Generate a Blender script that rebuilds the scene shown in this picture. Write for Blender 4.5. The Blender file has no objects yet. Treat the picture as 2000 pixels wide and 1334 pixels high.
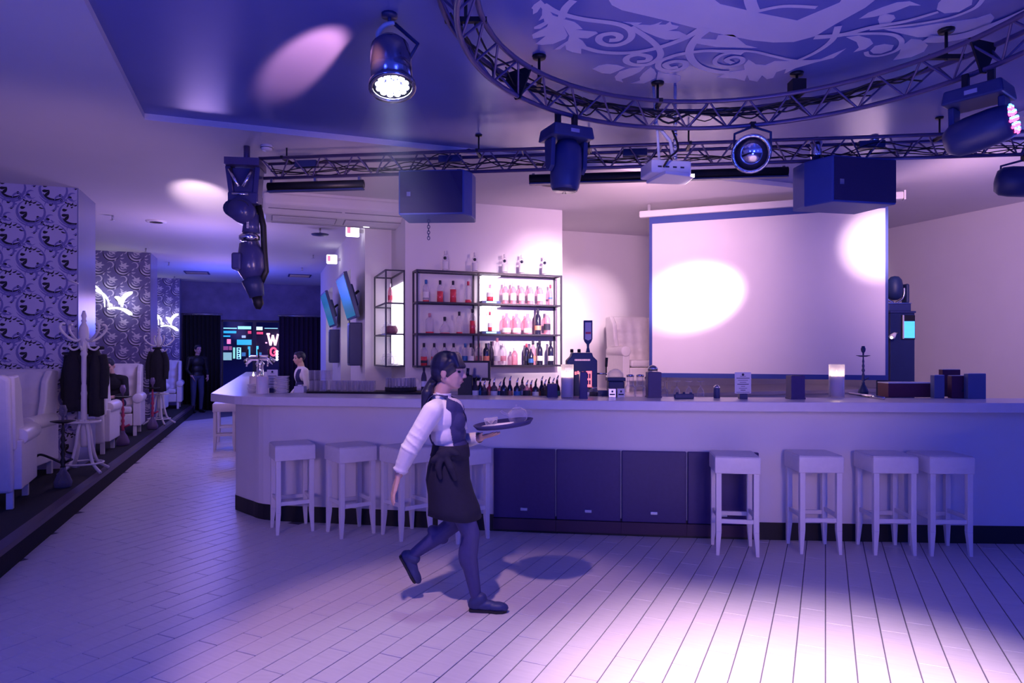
import bpy, bmesh, math, random
import numpy as np
from mathutils import Vector, Matrix

random.seed(7)
PI = math.pi
SC = bpy.context.scene
COL = SC.collection
FPX = 1325.0           # focal length in pixels of a 2000 px wide frame
EYE = 1.60
HOR = 690.0
TH = math.atan(0.366)  # the room grid is turned by this against the camera axis
CT, ST = math.cos(TH), math.sin(TH)


def at(px, py, Y):
    return Vector(((px - 1000) * Y / FPX, Y, EYE - (py - HOR) * Y / FPX))


def onz(px, py, z):
    return at(px, py, (EYE - z) * FPX / (py - HOR))


def W(p, q, z=0.0):
    """room grid (p across, q along the hall) -> world"""
    return Vector((p * CT - q * ST, p * ST + q * CT, z))


def pq(v):
    return v[0] * CT + v[1] * ST, -v[0] * ST + v[1] * CT


def ray_q(px, q):
    k = (px - 1000) / FPX
    Y = q / (-k * ST + CT)
    return Vector((k * Y, Y, 0))


def ray_p(px, p):
    k = (px - 1000) / FPX
    Y = p / (k * CT + ST)
    return Vector((k * Y, Y, 0))


# ------------------------------------------------------------------ camera, world, exposure
cam_d = bpy.data.cameras.new('camera')
cam = bpy.data.objects.new('camera', cam_d)
COL.objects.link(cam)
cam.location = (0, 0, EYE)
cam.rotation_euler = (PI / 2, 0, 0)
cam_d.sensor_width = 36
cam_d.lens = 36 * FPX / 2000
cam_d.shift_y = (HOR - 667) / 2000
cam_d.clip_start = 0.05
SC.camera = cam

vs = SC.view_settings
vs.view_transform = 'Standard'
vs.look = 'None'
vs.exposure = 0.0
vs.gamma = 1.0
vs.use_curve_mapping = False

wd = bpy.data.worlds.new('world')
SC.world = wd
wd.use_nodes = True
wd.node_tree.nodes['Background'].inputs[0].default_value = (0.06, 0.09, 1.0, 1)
wd.node_tree.nodes['Background'].inputs[1].default_value = 0.84

try:
    SC.cycles.max_bounces = 6
    SC.cycles.transmission_bounces = 6
    SC.cycles.transparent_max_bounces = 8
    SC.cycles.sample_clamp_indirect = 4.0
    SC.cycles.caustics_reflective = False
    SC.cycles.caustics_refractive = False
except Exception:
    pass


def light(name, kind, loc, target, power, color, size=0.2, size_y=None, spot=40, blend=0.3):
    d = bpy.data.lights.new(name, kind)
    d.energy = power
    d.color = color
    if kind == 'AREA':
        d.size = size
        if size_y:
            d.shape = 'RECTANGLE'
            d.size_y = size_y
    else:
        d.shadow_soft_size = size
    if kind == 'SPOT':
        d.spot_size = math.radians(spot)
        d.spot_blend = blend
    o = bpy.data.objects.new(name, d)
    COL.objects.link(o)
    o.location = loc
    if target is not None:
        o.rotation_euler = (Vector(target) - Vector(loc)).to_track_quat('-Z', 'Y').to_euler()
    return o


BLUE = (0.055, 0.095, 1.0)
PINK = (1.0, 0.58, 0.74)
VIOL = (0.75, 0.42, 0.95)
WARM = (1.0, 0.72, 0.86)
# unseen blue fill lights, added as ambient light for the room
for k, (p_, q_, z_, e_) in enumerate(((1.5, 0.5, 2.2, 95), (-0.9, 12.0, 2.4, 40), (-0.9, 17.5, 2.4, 110), (3.0, -2.5, 2.0, 30), (-2.0, 0.5, 2.0, 135), (7.6, 3.6, 2.3, 55))):
    light('blue_fill_%d' % k, 'POINT', W(p_, q_, z_), None, e_, BLUE, 0.35)
# pink fill lights without fixtures, added to brighten bar, hall and back walls
light('bar_fill_left', 'SPOT', (-2.4, 0.5, 1.6), (-2.0, 6.5, 0.8), 160, PINK, 0.5, spot=46, blend=1.0)
light('bar_fill_right', 'SPOT', (1.9, -0.5, 1.8), (1.9, 5.8, 0.62), 260, PINK, 0.5, spot=34, blend=1.0)
light('back_fill', 'SPOT', (1.4, 6.8, 3.1), (1.8, 10.2, 2.3), 320, PINK, 0.25, spot=120, blend=1.0)
light('left_fill', 'SPOT', (-0.9, 5.0, 2.3), (-2.6, 10.0, 3.2), 140, PINK, 0.3, spot=70, blend=1.0)
light('paper_fill', 'SPOT', W(-0.6, 4.5, 1.9), W(-2.6, 9.6, 2.9), 105, PINK, 0.3, spot=75, blend=1.0)
for k, (p_, q_, e_) in enumerate(((-0.9, 11.5, 28), (-0.9, 16.0, 15))):
    light('hall_fill_%d' % k, 'POINT', W(p_, q_, 2.5), None, e_, PINK, 0.3)
# spots of the truss
light('floor_spot', 'SPOT', (1.3, 2.1, 3.3), (1.4, 2.9, 0), 1500, WARM, 0.08, spot=54, blend=1.0)
light('tray_spot', 'SPOT', (-0.72, 2.78, 3.35), (-0.25, 3.65, 0), 230, PINK, 0.05, spot=54, blend=0.5)
light('screen_spot', 'SPOT', (4.3, 5.2, 3.1), (2.43, 8.97, 2.35), 2400, WARM, 0.05, spot=14, blend=0.65)
light('screen_corner_spot', 'SPOT', (3.6, 5.0, 2.9), (4.45, 8.2, 2.9), 900, WARM, 0.05, spot=18, blend=0.9)
light('rack_spot', 'SPOT', (1.5, 4.9, 2.95), (0.5, 9.2, 2.3), 2600, WARM, 0.04, spot=28, blend=1.0)
light('alcove_spot', 'SPOT', (1.0, 5.6, 2.95), (1.28, 11.3, 2.40), 1150, WARM, 0.05, spot=15, blend=0.9)
light('ceiling_spot', 'SPOT', (-3.3, 6.4, 2.7), onz(395, 380, 3.62), 800, WARM, 0.05, spot=20, blend=0.9)
light('film_spot', 'SPOT', (-0.45, 3.4, 3.15), (-1.40, 4.73, 3.67), 1700, (1.0, 0.36, 0.26), 0.04, spot=15, blend=0.6)
light('right_wall_fill', 'SPOT', (4.2, 6.4, 3.1), (7.0, 9.5, 2.3), 190, PINK, 0.25, spot=115, blend=1.0)  # pink fill light added to brighten the right wall

light('projector_spot', 'SPOT', (0.2, 3.0, 3.1), (1.25, 5.25, 3.2), 60, WARM, 0.05, spot=14, blend=0.8)
light('can_beam', 'SPOT', (-0.72, 4.05, 3.14), (-0.55, 3.6, 1.0), 70, (0.7, 0.75, 1.0), 0.08, spot=42, blend=0.9)
light('led_beam', 'SPOT', (2.98, 4.01, 3.0), (3.59, 3.24, 3.17), 120, (0.25, 0.35, 1.0), 0.05, spot=34, blend=0.6)

light('blue_ceiling_fill_1', 'SPOT', W(-2.6, 2.0, 1.0), W(-3.2, 4.5, 3.6), 130, BLUE, 0.3, spot=110, blend=1.0)  # unseen blue fills added below to brighten the ceiling
light('blue_ceiling_fill_2', 'SPOT', W(1.5, 1.5, 1.2), W(2.5, 4.0, 3.6), 90, BLUE, 0.3, spot=120, blend=1.0)


# ------------------------------------------------------------------ materials
MATS = {}


def mat(name, col, rough=0.5, metal=0.0, var=0.08, scale=6.0, trans=0.0, emit=0.0, ecol=None, bump=0.0, coat=0.0, ior=1.45, stretch=None, spec=0.5):
    if name in MATS:
        return MATS[name]
    m = bpy.data.materials.new(name)
    m.use_nodes = True
    nt = m.node_tree
    b = nt.nodes['Principled BSDF']
    b.inputs['Roughness'].default_value = rough
    b.inputs['Metallic'].default_value = metal
    b.inputs['IOR'].default_value = ior
    b.inputs['Specular IOR Level'].default_value = spec
    if trans:
        b.inputs['Transmission Weight'].default_value = trans
    if coat:
        b.inputs['Coat Weight'].default_value = coat
        b.inputs['Coat Roughness'].default_value = 0.1
    tc = nt.nodes.new('ShaderNodeTexCoord')
    mp = nt.nodes.new('ShaderNodeMapping')
    if stretch:
        mp.inputs['Scale'].default_value = stretch
    ns = nt.nodes.new('ShaderNodeTexNoise')
    ns.inputs['Scale'].default_value = scale
    ns.inputs['Detail'].default_value = 4
    nt.links.new(tc.outputs['Object'], mp.inputs['Vector'])
    nt.links.new(mp.outputs['Vector'], ns.inputs['Vector'])
    mx = nt.nodes.new('ShaderNodeMix')
    mx.data_type = 'RGBA'
    c = Vector(col[:3])
    mx.inputs[6].default_value = (*(c * (1 - var)), 1)
    mx.inputs[7].default_value = (*[min(1, x * (1 + var)) for x in c], 1)
    nt.links.new(ns.outputs['Fac'], mx.inputs['Factor'])
    nt.links.new(mx.outputs[2], b.inputs['Base Color'])
    if bump:
        bp = nt.nodes.new('ShaderNodeBump')
        bp.inputs['Strength'].default_value = bump
        bp.inputs['Distance'].default_value = 0.01
        nt.links.new(ns.outputs['Fac'], bp.inputs['Height'])
        nt.links.new(bp.outputs['Normal'], b.inputs['Normal'])
    if emit:
        b.inputs['Emission Strength'].default_value = emit
        b.inputs['Emission Color'].default_value = (*(ecol or col), 1)
    MATS[name] = m
    return m


M_WALL = mat('white_plaster', (0.78, 0.74, 0.76), 0.75, var=0.03, scale=3)
M_CEIL = mat('white_ceiling_paint', (0.74, 0.70, 0.74), 0.7, var=0.03, scale=2)
M_FILM = mat('dark_stretch_ceiling_film', (0.13, 0.16, 0.50), 0.24, var=0.1, scale=1.2, spec=0.6)
M_PRINT = mat('pale_ceiling_print', (0.86, 0.78, 0.86), 0.35, var=0.03)
M_PLANK = mat('pale_plank_tile', (0.66, 0.60, 0.62), 0.38, var=0.13, scale=5, stretch=(1, 9, 1), bump=0.06)
M_GROUT = mat('dark_grout', (0.12, 0.11, 0.15), 0.9)
M_CARPET = mat('black_carpet', (0.012, 0.012, 0.014), 0.95, var=0.4, scale=120, bump=0.3)
M_BLACK = mat('black_paint', (0.012, 0.012, 0.016), 0.45)
M_TRUSS = mat('dark_truss_paint', (0.12, 0.09, 0.20), 0.32, var=0.15, metal=0.3)
M_GEAR = mat('blue_tinted_plastic', (0.03, 0.04, 0.14), 0.4, var=0.2)  # blue of the room light is put into this dark plastic's base colour
M_CHROME = mat('chrome', (0.85, 0.82, 0.86), 0.12, metal=1.0, var=0.03)
M_STEEL = mat('brushed_steel', (0.55, 0.54, 0.58), 0.28, metal=1.0)
M_WHITE = mat('white_lacquer', (0.80, 0.76, 0.78), 0.32, var=0.03)
M_BARW = mat('white_bar_panel', (0.76, 0.72, 0.74), 0.5, var=0.03)
M_TOP = mat('pale_stone_counter', (0.74, 0.69, 0.72), 0.28, var=0.06, scale=14)
M_LEATH = mat('white_leather', (0.76, 0.72, 0.74), 0.36, var=0.06, scale=25, bump=0.08)
M_WOODW = mat('white_painted_wood', (0.78, 0.74, 0.75), 0.4, var=0.05, scale=12)
M_PAD = mat('dark_purple_padding', (0.04, 0.025, 0.14), 0.45, var=0.15, scale=30)


def thin_glass(name, tint, body, amt, edge=0.55):
    """thin-walled glass: clear when seen straight on, denser and glossier towards the rim"""
    m = bpy.data.materials.new(name)
    m.use_nodes = True
    nt = m.node_tree
    nt.nodes.clear()
    out = nt.nodes.new('ShaderNodeOutputMaterial')
    tr = nt.nodes.new('ShaderNodeBsdfTransparent')
    tr.inputs[0].default_value = (*tint, 1)
    pb = nt.nodes.new('ShaderNodeBsdfPrincipled')
    pb.inputs['Base Color'].default_value = (*body, 1)
    pb.inputs['Roughness'].default_value = 0.08
    lw = nt.nodes.new('ShaderNodeLayerWeight')
    lw.inputs['Blend'].default_value = 0.35
    mr = nt.nodes.new('ShaderNodeMapRange')
    mr.inputs['To Min'].default_value = amt
    mr.inputs['To Max'].default_value = edge
    nt.links.new(lw.outputs['Facing'], mr.inputs['Value'])
    mx = nt.nodes.new('ShaderNodeMixShader')
    nt.links.new(mr.outputs['Result'], mx.inputs[0])
    nt.links.new(tr.outputs[0], mx.inputs[1])
    nt.links.new(pb.outputs[0], mx.inputs[2])
    nt.links.new(mx.outputs[0], out.inputs[0])
    MATS[name] = m
    return m


M_GLASS = thin_glass('clear_glass', (0.95, 0.94, 0.97), (0.85, 0.83, 0.90), 0.03, 0.62)
M_TINT = thin_glass('smoky_glass', (0.35, 0.33, 0.45), (0.10, 0.09, 0.14), 0.35, 0.8)
M_PAPER = mat('white_paper', (0.80, 0.76, 0.78), 0.7, var=0.03)
M_INK = mat('dark_ink', (0.03, 0.03, 0.06), 0.7)
M_WAX = mat('cream_wax', (0.88, 0.82, 0.80), 0.5, var=0.04)
M_WAX.node_tree.nodes['Principled BSDF'].inputs['Subsurface Weight'].default_value = 0.8
M_WAX.node_tree.nodes['Principled BSDF'].inputs['Subsurface Radius'].default_value = (0.08, 0.06, 0.05)
M_FLAME = mat('flame', (1, 0.8, 0.5), 0.5, emit=9.0, ecol=(1, 0.72, 0.5))
M_LAMPW = mat('lit_white_glass', (0.9, 0.9, 1.0), 0.4, emit=2.2, ecol=(0.86, 0.86, 1.0))
M_LENS = mat('lit_lens', (1, 1, 1), 0.3, emit=14.0, ecol=(1.0, 0.93, 1.0))
M_SKIN = mat('skin', (0.62, 0.38, 0.31), 0.5, var=0.06, scale=18)
M_HAIR = mat('dark_hair', (0.018, 0.017, 0.05), 0.42, var=0.5, scale=60, stretch=(1, 1, 0.15))
M_SHIRT = mat('white_shirt_cotton', (0.76, 0.71, 0.73), 0.75, var=0.05, scale=20)
M_VEST = mat('dark_vest_cloth', (0.035, 0.032, 0.13), 0.8, var=0.2, scale=40)
M_SKIRT = mat('black_apron_cloth', (0.012, 0.010, 0.034), 0.85, var=0.3, scale=40)
M_TIGHT = mat('dark_tights', (0.045, 0.04, 0.16), 0.6, var=0.15, scale=30)
M_SHOE = mat('dark_shoe_leather', (0.035, 0.04, 0.14), 0.5)
M_DARKC = mat('dark_coat_cloth', (0.018, 0.017, 0.024), 0.9, var=0.3, scale=30)
M_JEANS = mat('blue_jeans', (0.06, 0.07, 0.14), 0.85, var=0.2, scale=40)
M_CURT = mat('black_curtain_cloth', (0.012, 0.011, 0.016), 0.95, var=0.3, scale=40)
M_CURT2 = mat('dark_purple_curtain_cloth', (0.032, 0.018, 0.05), 0.95, var=0.3, scale=40)
M_RED = mat('red_spirit', (0.75, 0.06, 0.10), 0.15, var=0.1, coat=0.5)
M_PINKG = thin_glass('pink_spirit_glass', (0.96, 0.66, 0.73), (0.80, 0.42, 0.52), 0.28, 0.65)
M_DARKG = mat('dark_bottle_glass', (0.02, 0.02, 0.05), 0.1, var=0.1, coat=0.6)
M_BLUEL = mat('blue_label', (0.04, 0.16, 0.45), 0.5)
M_REDL = mat('red_label', (0.65, 0.06, 0.12), 0.5)
M_ORNL = mat('orange_label', (0.85, 0.30, 0.18), 0.5)
M_WINEB = mat('wine_red_board', (0.11, 0.025, 0.06), 0.6)
M_BLUEB = mat('slate_blue_board', (0.12, 0.15, 0.28), 0.6)


# ------------------------------------------------------------------ mesh builder
class MB:
    def __init__(self):
        self.v, self.f, self.mi, self.sm = [], [], [], []

    def add(self, verts, faces, mi=0, smooth=False, M=None):
        o = len(self.v)
        for p in verts:
            p = Vector(p)
            self.v.append(M @ p if M is not None else p)
        for f in faces:
            self.f.append([i + o for i in f])
            self.mi.append(mi)
            self.sm.append(smooth)
        return self

    def box(self, c, s, M=None, mi=0, taper=1.0):
        x, y, z = s[0] / 2, s[1] / 2, s[2] / 2
        t = taper
        vs_ = [(-x, -y, -z), (x, -y, -z), (x, y, -z), (-x, y, -z), (-x * t, -y * t, z), (x * t, -y * t, z), (x * t, y * t, z), (-x * t, y * t, z)]
        vs_ = [(a + c[0], b + c[1], d + c[2]) for a, b, d in vs_]
        return self.add(vs_, [(0, 3, 2, 1), (4, 5, 6, 7), (0, 1, 5, 4), (1, 2, 6, 5), (2, 3, 7, 6), (3, 0, 4, 7)], mi, False, M)

    def bx(self, x0, x1, y0, y1, z0, z1, M=None, mi=0):
        return self.box(((x0 + x1) / 2, (y0 + y1) / 2, (z0 + z1) / 2), (x1 - x0, y1 - y0, z1 - z0), M, mi)

    def tube(self, pts, r, n=8, M=None, mi=0, caps=True, closed=False, flat=1.0):
        pts = [Vector(p) for p in pts]
        k = len(pts)
        rs = r if isinstance(r, (list, tuple)) else [r] * k
        verts, faces = [], []
        up = None
        for i, p in enumerate(pts):
            if closed:
                d = pts[(i + 1) % k] - pts[i - 1]
            else:
                d = pts[min(i + 1, k - 1)] - pts[max(i - 1, 0)]
            d.normalize()
            if up is None:
                a = Vector((0, 0, 1)) if abs(d.z) < 0.9 else Vector((1, 0, 0))
                up = (a - d * a.dot(d)).normalized()
            else:
                up = (up - d * up.dot(d))
                if up.length < 1e-6:
                    up = d.orthogonal()
                up.normalize()
            sd = d.cross(up)
            for j in range(n):
                t = 2 * PI * j / n
                verts.append(p + (up * math.cos(t) * flat + sd * math.sin(t)) * rs[i])
        for i in range(k if closed else k - 1):
            a, b = i * n, ((i + 1) % k) * n
            for j in range(n):
                faces.append((a + j, a + (j + 1) % n, b + (j + 1) % n, b + j))
        if caps and not closed:
            faces.append(tuple(range(n - 1, -1, -1)))
            faces.append(tuple(range((k - 1) * n, k * n)))
        return self.add(verts, faces, mi, n > 5, M)

    def lathe(self, prof, n=14, M=None, mi=0, c=(0, 0, 0), caps=True):
        verts, faces = [], []
        k = len(prof)
        for r, z in prof:
            for j in range(n):
                t = 2 * PI * j / n
                verts.append((c[0] + r * math.cos(t), c[1] + r * math.sin(t), c[2] + z))
        for i in range(k - 1):
            for j in range(n):
                faces.append((i * n + j, i * n + (j + 1) % n, (i + 1) * n + (j + 1) % n, (i + 1) * n + j))
        if caps:
            faces.append(tuple(range(n - 1, -1, -1)))
            faces.append(tuple(range((k - 1) * n, k * n)))
        return self.add(verts, faces, mi, True, M)

    def ball(self, c, r, n=12, m=8, M=None, mi=0):
        if not isinstance(r, (list, tuple)):
            r = (r, r, r)
        prof = [(max(1e-4, math.sin(PI * i / m)), -math.cos(PI * i / m)) for i in range(m + 1)]
        verts, faces = [], []
        for a, z in prof:
            for j in range(n):
                t = 2 * PI * j / n
                verts.append((c[0] + r[0] * a * math.cos(t), c[1] + r[1] * a * math.sin(t), c[2] + r[2] * z))
        for i in range(m):
            for j in range(n):
                faces.append((i * n + j, i * n + (j + 1) % n, (i + 1) * n + (j + 1) % n, (i + 1) * n + j))
        return self.add(verts, faces, mi, True, M)

    def prism(self, poly, z0, z1, M=None, mi=0):
        n = len(poly)
        verts = [(x, y, z0) for x, y in poly] + [(x, y, z1) for x, y in poly]
        faces = [tuple(range(n - 1, -1, -1)), tuple(range(n, 2 * n))]
        for i in range(n):
            j = (i + 1) % n
            faces.append((i, j, n + j, n + i))
        return self.add(verts, faces, mi, False, M)

    def build(self, name, mats, parent=None, loc=None, rz=0.0, bevel=0.0, seg=2, sub=0, solid=0.0, rot=None):
        me = bpy.data.meshes.new(name)
        me.from_pydata([tuple(p) for p in self.v], [], self.f)
        for m in (mats if isinstance(mats, (list, tuple)) else [mats]):
            me.materials.append(m)
        me.polygons.foreach_set('material_index', self.mi)
        me.polygons.foreach_set('use_smooth', self.sm)
        bm = bmesh.new()
        bm.from_mesh(me)
        bmesh.ops.recalc_face_normals(bm, faces=bm.faces)
        bm.to_mesh(me)
        bm.free()
        o = bpy.data.objects.new(name, me)
        COL.objects.link(o)
        if parent is not None:
            o.parent = parent
        if loc is not None:
            o.location = loc
        o.rotation_euler = rot if rot is not None else (0, 0, rz)
        if solid:
            md = o.modifiers.new('solid', 'SOLIDIFY')
            md.thickness = solid
        if bevel:
            md = o.modifiers.new('bevel', 'BEVEL')
            md.width = bevel
            md.segments = seg
            md.limit_method = 'ANGLE'
        if sub:
            md = o.modifiers.new('sub', 'SUBSURF')
            md.levels = sub
            md.render_levels = sub
        return o


def tag(o, label=None, cat=None, group=None, kind=None):
    if label:
        o['label'] = label
    if cat:
        o['category'] = cat
    if group:
        o['group'] = group
    if kind:
        o['kind'] = kind
    return o


def thing(name, label, cat, loc=(0, 0, 0), rz=0.0, group=None, rot=None):
    o = bpy.data.objects.new(name, None)
    o.empty_display_size = 0.1
    COL.objects.link(o)
    o.location = loc
    o.rotation_euler = rot if rot is not None else (0, 0, rz)
    return tag(o, label, cat, group)


def struct(mb, name, mats, label, rz=0.0, loc=None, bevel=0.0):
    return tag(mb.build(name, mats, None, loc, rz, bevel), label, None, None, 'structure')


def dup(root, loc, rz=0.0, label=None, group=None, rot=None, scale=None):
    r = root.copy()
    COL.objects.link(r)
    r.location = loc
    r.rotation_euler = rot if rot is not None else (0, 0, rz)
    if scale:
        r.scale = (scale, scale, scale)
    if label:
        r['label'] = label
    if group:
        r['group'] = group
    for ch in list(root.children):
        c = ch.copy()
        COL.objects.link(c)
        c.parent = r
        for g in list(ch.children):
            d = g.copy()
            COL.objects.link(d)
            d.parent = c
    return r


ORD = ['first', 'second', 'third', 'fourth', 'fifth', 'sixth', 'seventh', 'eighth', 'ninth', 'tenth', 'eleventh', 'twelfth', 'thirteenth',
       'fourteenth', 'fifteenth', 'sixteenth', 'seventeenth', 'eighteenth', 'nineteenth', 'twentieth']


def aim(d, roll=0.0):
    """rotation taking local +z to direction d"""
    return (Vector(d).to_track_quat('Z', 'Y').to_matrix() @ Matrix.Rotation(roll, 3, 'Z')).to_euler()


_cyl = None


def rod(a, b, r, m, name, parent):
    """one straight bar as its own object; all share a unit cylinder per material"""
    key = 'rod_' + m.name
    me = bpy.data.meshes.get(key)
    if me is None:
        o = MB().tube([(0, 0, 0), (0, 0, 1)], 1.0, 8).build(key, m)
        me = o.data
        me.name = key
        bpy.data.objects.remove(o)
    o = bpy.data.objects.new(name, me)
    COL.objects.link(o)
    o.parent = parent
    a, b = Vector(a), Vector(b)
    o.location = a
    o.rotation_euler = (b - a).to_track_quat('Z', 'Y').to_euler()
    o.scale = (r, r, (b - a).length)
    return o


def bez(pts, n=8):
    """Catmull-Rom through pts"""
    P = [Vector(p) for p in pts]
    out = []
    for i in range(len(P) - 1):
        a, b, c, d = P[max(i - 1, 0)], P[i], P[i + 1], P[min(i + 2, len(P) - 1)]
        for k in range(n):
            t = k / n
            out.append(0.5 * ((2 * b) + (c - a) * t + (2 * a - 5 * b + 4 * c - d) * t * t + (3 * b - a - 3 * c + d) * t ** 3))
    out.append(P[-1])
    return out


def offset(poly, d):
    out = []
    n = len(poly)
    for i in range(n):
        a = Vector(poly[max(i - 1, 0)]).to_2d()
        b = Vector(poly[i]).to_2d()
        c = Vector(poly[min(i + 1, n - 1)]).to_2d()
        n1 = (b - a).normalized() if i else (c - b).normalized()
        n2 = (c - b).normalized() if i < n - 1 else n1
        m1, m2 = Vector((-n1.y, n1.x)), Vector((-n2.y, n2.x))
        m = (m1 + m2).normalized()
        out.append(tuple(b + m * d / max(0.4, m.dot(m1))))
    return out

# ================================================================== ROOM SHELL
ZC = 3.62    # plaster ceiling
ZF = 3.675   # stretch film in the recess

# ---- floor: a grouted slab and plank tiles laid at 45 degrees to the hall
floor = struct(MB().bx(-12, 9.8, -2.5, 22.5, -0.06, -0.004), 'floor', M_GROUT, 'pale plank tile floor laid diagonally through the lounge and bar')
DX = Vector((0.462, 1.0)).normalized()
EX = Vector((DX.y, -DX.x))
PW, PL, GAP = 0.144, 0.585, 0.0030


def floor_ok(c):
    a = c.x + 0.366 * c.y
    p, q = pq((c.x, c.y))
    if a < -2.05 or c.y > 20.5 or c.y < 1.0 or p > 9.45:
        return False
    if c.y > 7.2 and p > 0.2:
        return False
    if c.x > -2.2 and c.y > 6.6 - 0.15 * max(0, c.x):
        return False
    return abs(c.x) < 0.83 * c.y + 1.6


cells = []
for i in range(-95, 75):
    jit = (0.5 if i % 2 else 0.0) + random.Random(i).uniform(-0.12, 0.12)
    for k in range(-30, 50):
        c = EX * ((i + 0.5) * PW) + DX * ((k + jit) * PL)
        if floor_ok(c):
            vis = abs((c.x) / c.y) < 0.755 and c.y > 3.2
            cells.append((0 if vis else 1, c.y, c))
cells.sort(key=lambda t: (t[0], t[1]))
hw, hl = PW / 2 - GAP, PL / 2 - GAP
pm = None
for n_, (nv, y_, c) in enumerate(cells[:300]):
    if pm is None:
        o = MB().box((0, 0, -0.004), (2 * hw, 2 * hl, 0.010)).build('plank', M_PLANK, floor, bevel=0.002, seg=1)
        pm = o
    else:
        o = pm.copy()
        COL.objects.link(o)
    o.location = (c.x, c.y, random.uniform(-0.0006, 0.0006))
    o.rotation_euler = (0, 0, -math.atan2(0.462, 1.0))
mb = MB()
RZ = Matrix.Rotation(-math.atan2(0.462, 1.0), 4, 'Z')
for nv, y_, c in cells[300:]:
    mb.box((0, 0, -0.004), (2 * hw, 2 * hl, 0.010), Matrix.Translation((c.x, c.y, random.uniform(-0.0006, 0.0006))) @ RZ)
o = mb.build('distant_planks', M_PLANK, floor)
o['kind'] = 'stuff'

# ---- raised carpeted platform along the left wall
PE, PH = -1.759, 0.20
mb = MB().bx(-6.0, PE, -3, 20.6, 0.0, PH - 0.012)
plat = struct(mb, 'trim_1', M_CARPET, 'black carpeted platform carrying the armchair booths along the left wall', TH)
MB().bx(PE - 0.09, PE + 0.006, -3, 20.6, PH - 0.045, PH).build('edge_strip', mat('violet_edge_strip', (0.05, 0.028, 0.06), 0.4), plat)
MB().bx(-6.0, PE - 0.09, -3, 20.6, PH - 0.012, PH).build('carpet', M_CARPET, plat)

# ---- ceiling with a rectangular recess (p 0..)
RP0, RP1, RQ0, RQ1 = -0.967, 6.1, -4.0, 6.60
mb = MB()
mb.bx(-6, RP0, -5, 22.5, ZC, ZC + 0.3)
mb.bx(RP0, RP1, RQ1, 22.5, ZC, ZC + 0.3)
mb.bx(RP1, 12, -5, 22.5, ZC, ZC + 0.3)
ceil = struct(mb, 'ceiling', M_CEIL, 'white plaster ceiling with a dark rectangular recess above the dance floor', TH)
MB().bx(RP0 - 0.0, RP1, RQ0, RQ1, ZF, ZF + 0.2).build('stretch_film', M_FILM, ceil)

# ---- printed ornament on the film (flat print at its real place)
ZP = ZF - 0.0015
orn = tag(bpy.data.objects.new('ceiling_ornament', None), 'pale floral scroll and broad letter printed on the dark recessed ceiling', 'ceiling print')
COL.objects.link(orn)
orn.location = (1.4, 4.0, ZP)


def flat_poly(px_poly, smooth=0):
    pts = [onz(x, y, ZP) for x, y in px_poly]
    return [(p.x - 1.4, p.y - 4.0) for p in pts]


def leaf_part(polys, name):
    mb = MB()
    for poly in polys:
        w = flat_poly(poly)
        mb.prism(w, 0, 0.001)
    mb.build(name, M_PRINT, orn)


_sk = 0


def stroke(mb, pts, w0, w1=None, n=7):
    """tapering ribbon through pixel points, widths in metres"""
    w1 = w0 if w1 is None else w1
    global _sk
    _sk += 1
    P = bez([Vector((a.x - 1.4, a.y - 4.0, -0.0006 - 0.0004 * _sk)) for a in [onz(x, y, ZP) for x, y in pts]], n)
    vs_, fs = [], []
    k = len(P)
    for i, p in enumerate(P):
        d = (P[min(i + 1, k - 1)] - P[max(i - 1, 0)]).normalized()
        nn = Vector((-d.y, d.x, 0)) * ((w0 + (w1 - w0) * i / (k - 1)) / 2)
        vs_ += [p + nn, p - nn]
    for i in range(k - 1):
        fs.append((2 * i, 2 * i + 1, 2 * i + 3, 2 * i + 2))
    mb.add(vs_, fs)


def crop(pts, ox, oy, s):
    return [(ox + x / s, oy + y / s) for x, y in pts]


A5 = lambda p: crop(p, 1000, 0, 5.0)
B3 = lambda p: crop(p, 1380, 0, 3.2258)
# the broad V-shaped letter
V = [(1189, -60), (1189, 0), (1195, 10), (1215, 20), (1300, 40), (1390, 63), (1470, 79), (1510, 83), (1550, 82), (1592, 71), (1632, 47), (1690, 15), (1760, -40), (1670, -40), (1640, 5),
     (1557, 40), (1480, 25), (1407, 8), (1396, 0), (1330, -60)]
leaf_part([V], 'letter')
# two bars of the letter running out of the frame
mb = MB()
stroke(mb, [(1463, -40), (1465, 0), (1474, 25)], 0.07)
stroke(mb, [(1478, 22), (1530, 12), (1595, 14)], 0.035)
mb.build('letter_stroke', M_PRINT, orn)
leaf1 = A5([(280, 0), (215, 45), (190, 80), (205, 90), (205, 140), (245, 120), (280, 70), (295, 90), (292, 150), (258, 205), (310, 180), (315, 215), (215, 265), (215, 285), (275, 280), (355, 230),
            (340, 262), (195, 340), (205, 380), (330, 350), (280, 390), (230, 430), (290, 440), (400, 430), (520, 380), (545, 345), (500, 250), (560, 350), (545, 400), (480, 440), (405, 487),
            (470, 480), (520, 440), (530, 485), (590, 510), (675, 525), (675, 480), (730, 455), (690, 400), (645, 370), (740, 375), (840, 325), (820, 308), (770, 305), (610, 290), (690, 285),
            (650, 245), (610, 215), (500, 185), (400, 150), (310, 30)])
leaf_part([leaf1], 'leaf')
leaf2 = A5([(1080, 215), (1160, 235), (1290, 310), (1400, 355), (1500, 388), (1580, 388), (1670, 365), (1705, 340), (1630, 305), (1525, 300), (1610, 280), (1630, 255), (1560, 240), (1545, 210),
            (1500, 240), (1430, 240), (1465, 212), (1400, 235), (1350, 245), (1230, 240), (1270, 222)])
leaf_part([leaf2], 'leaf')
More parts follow.
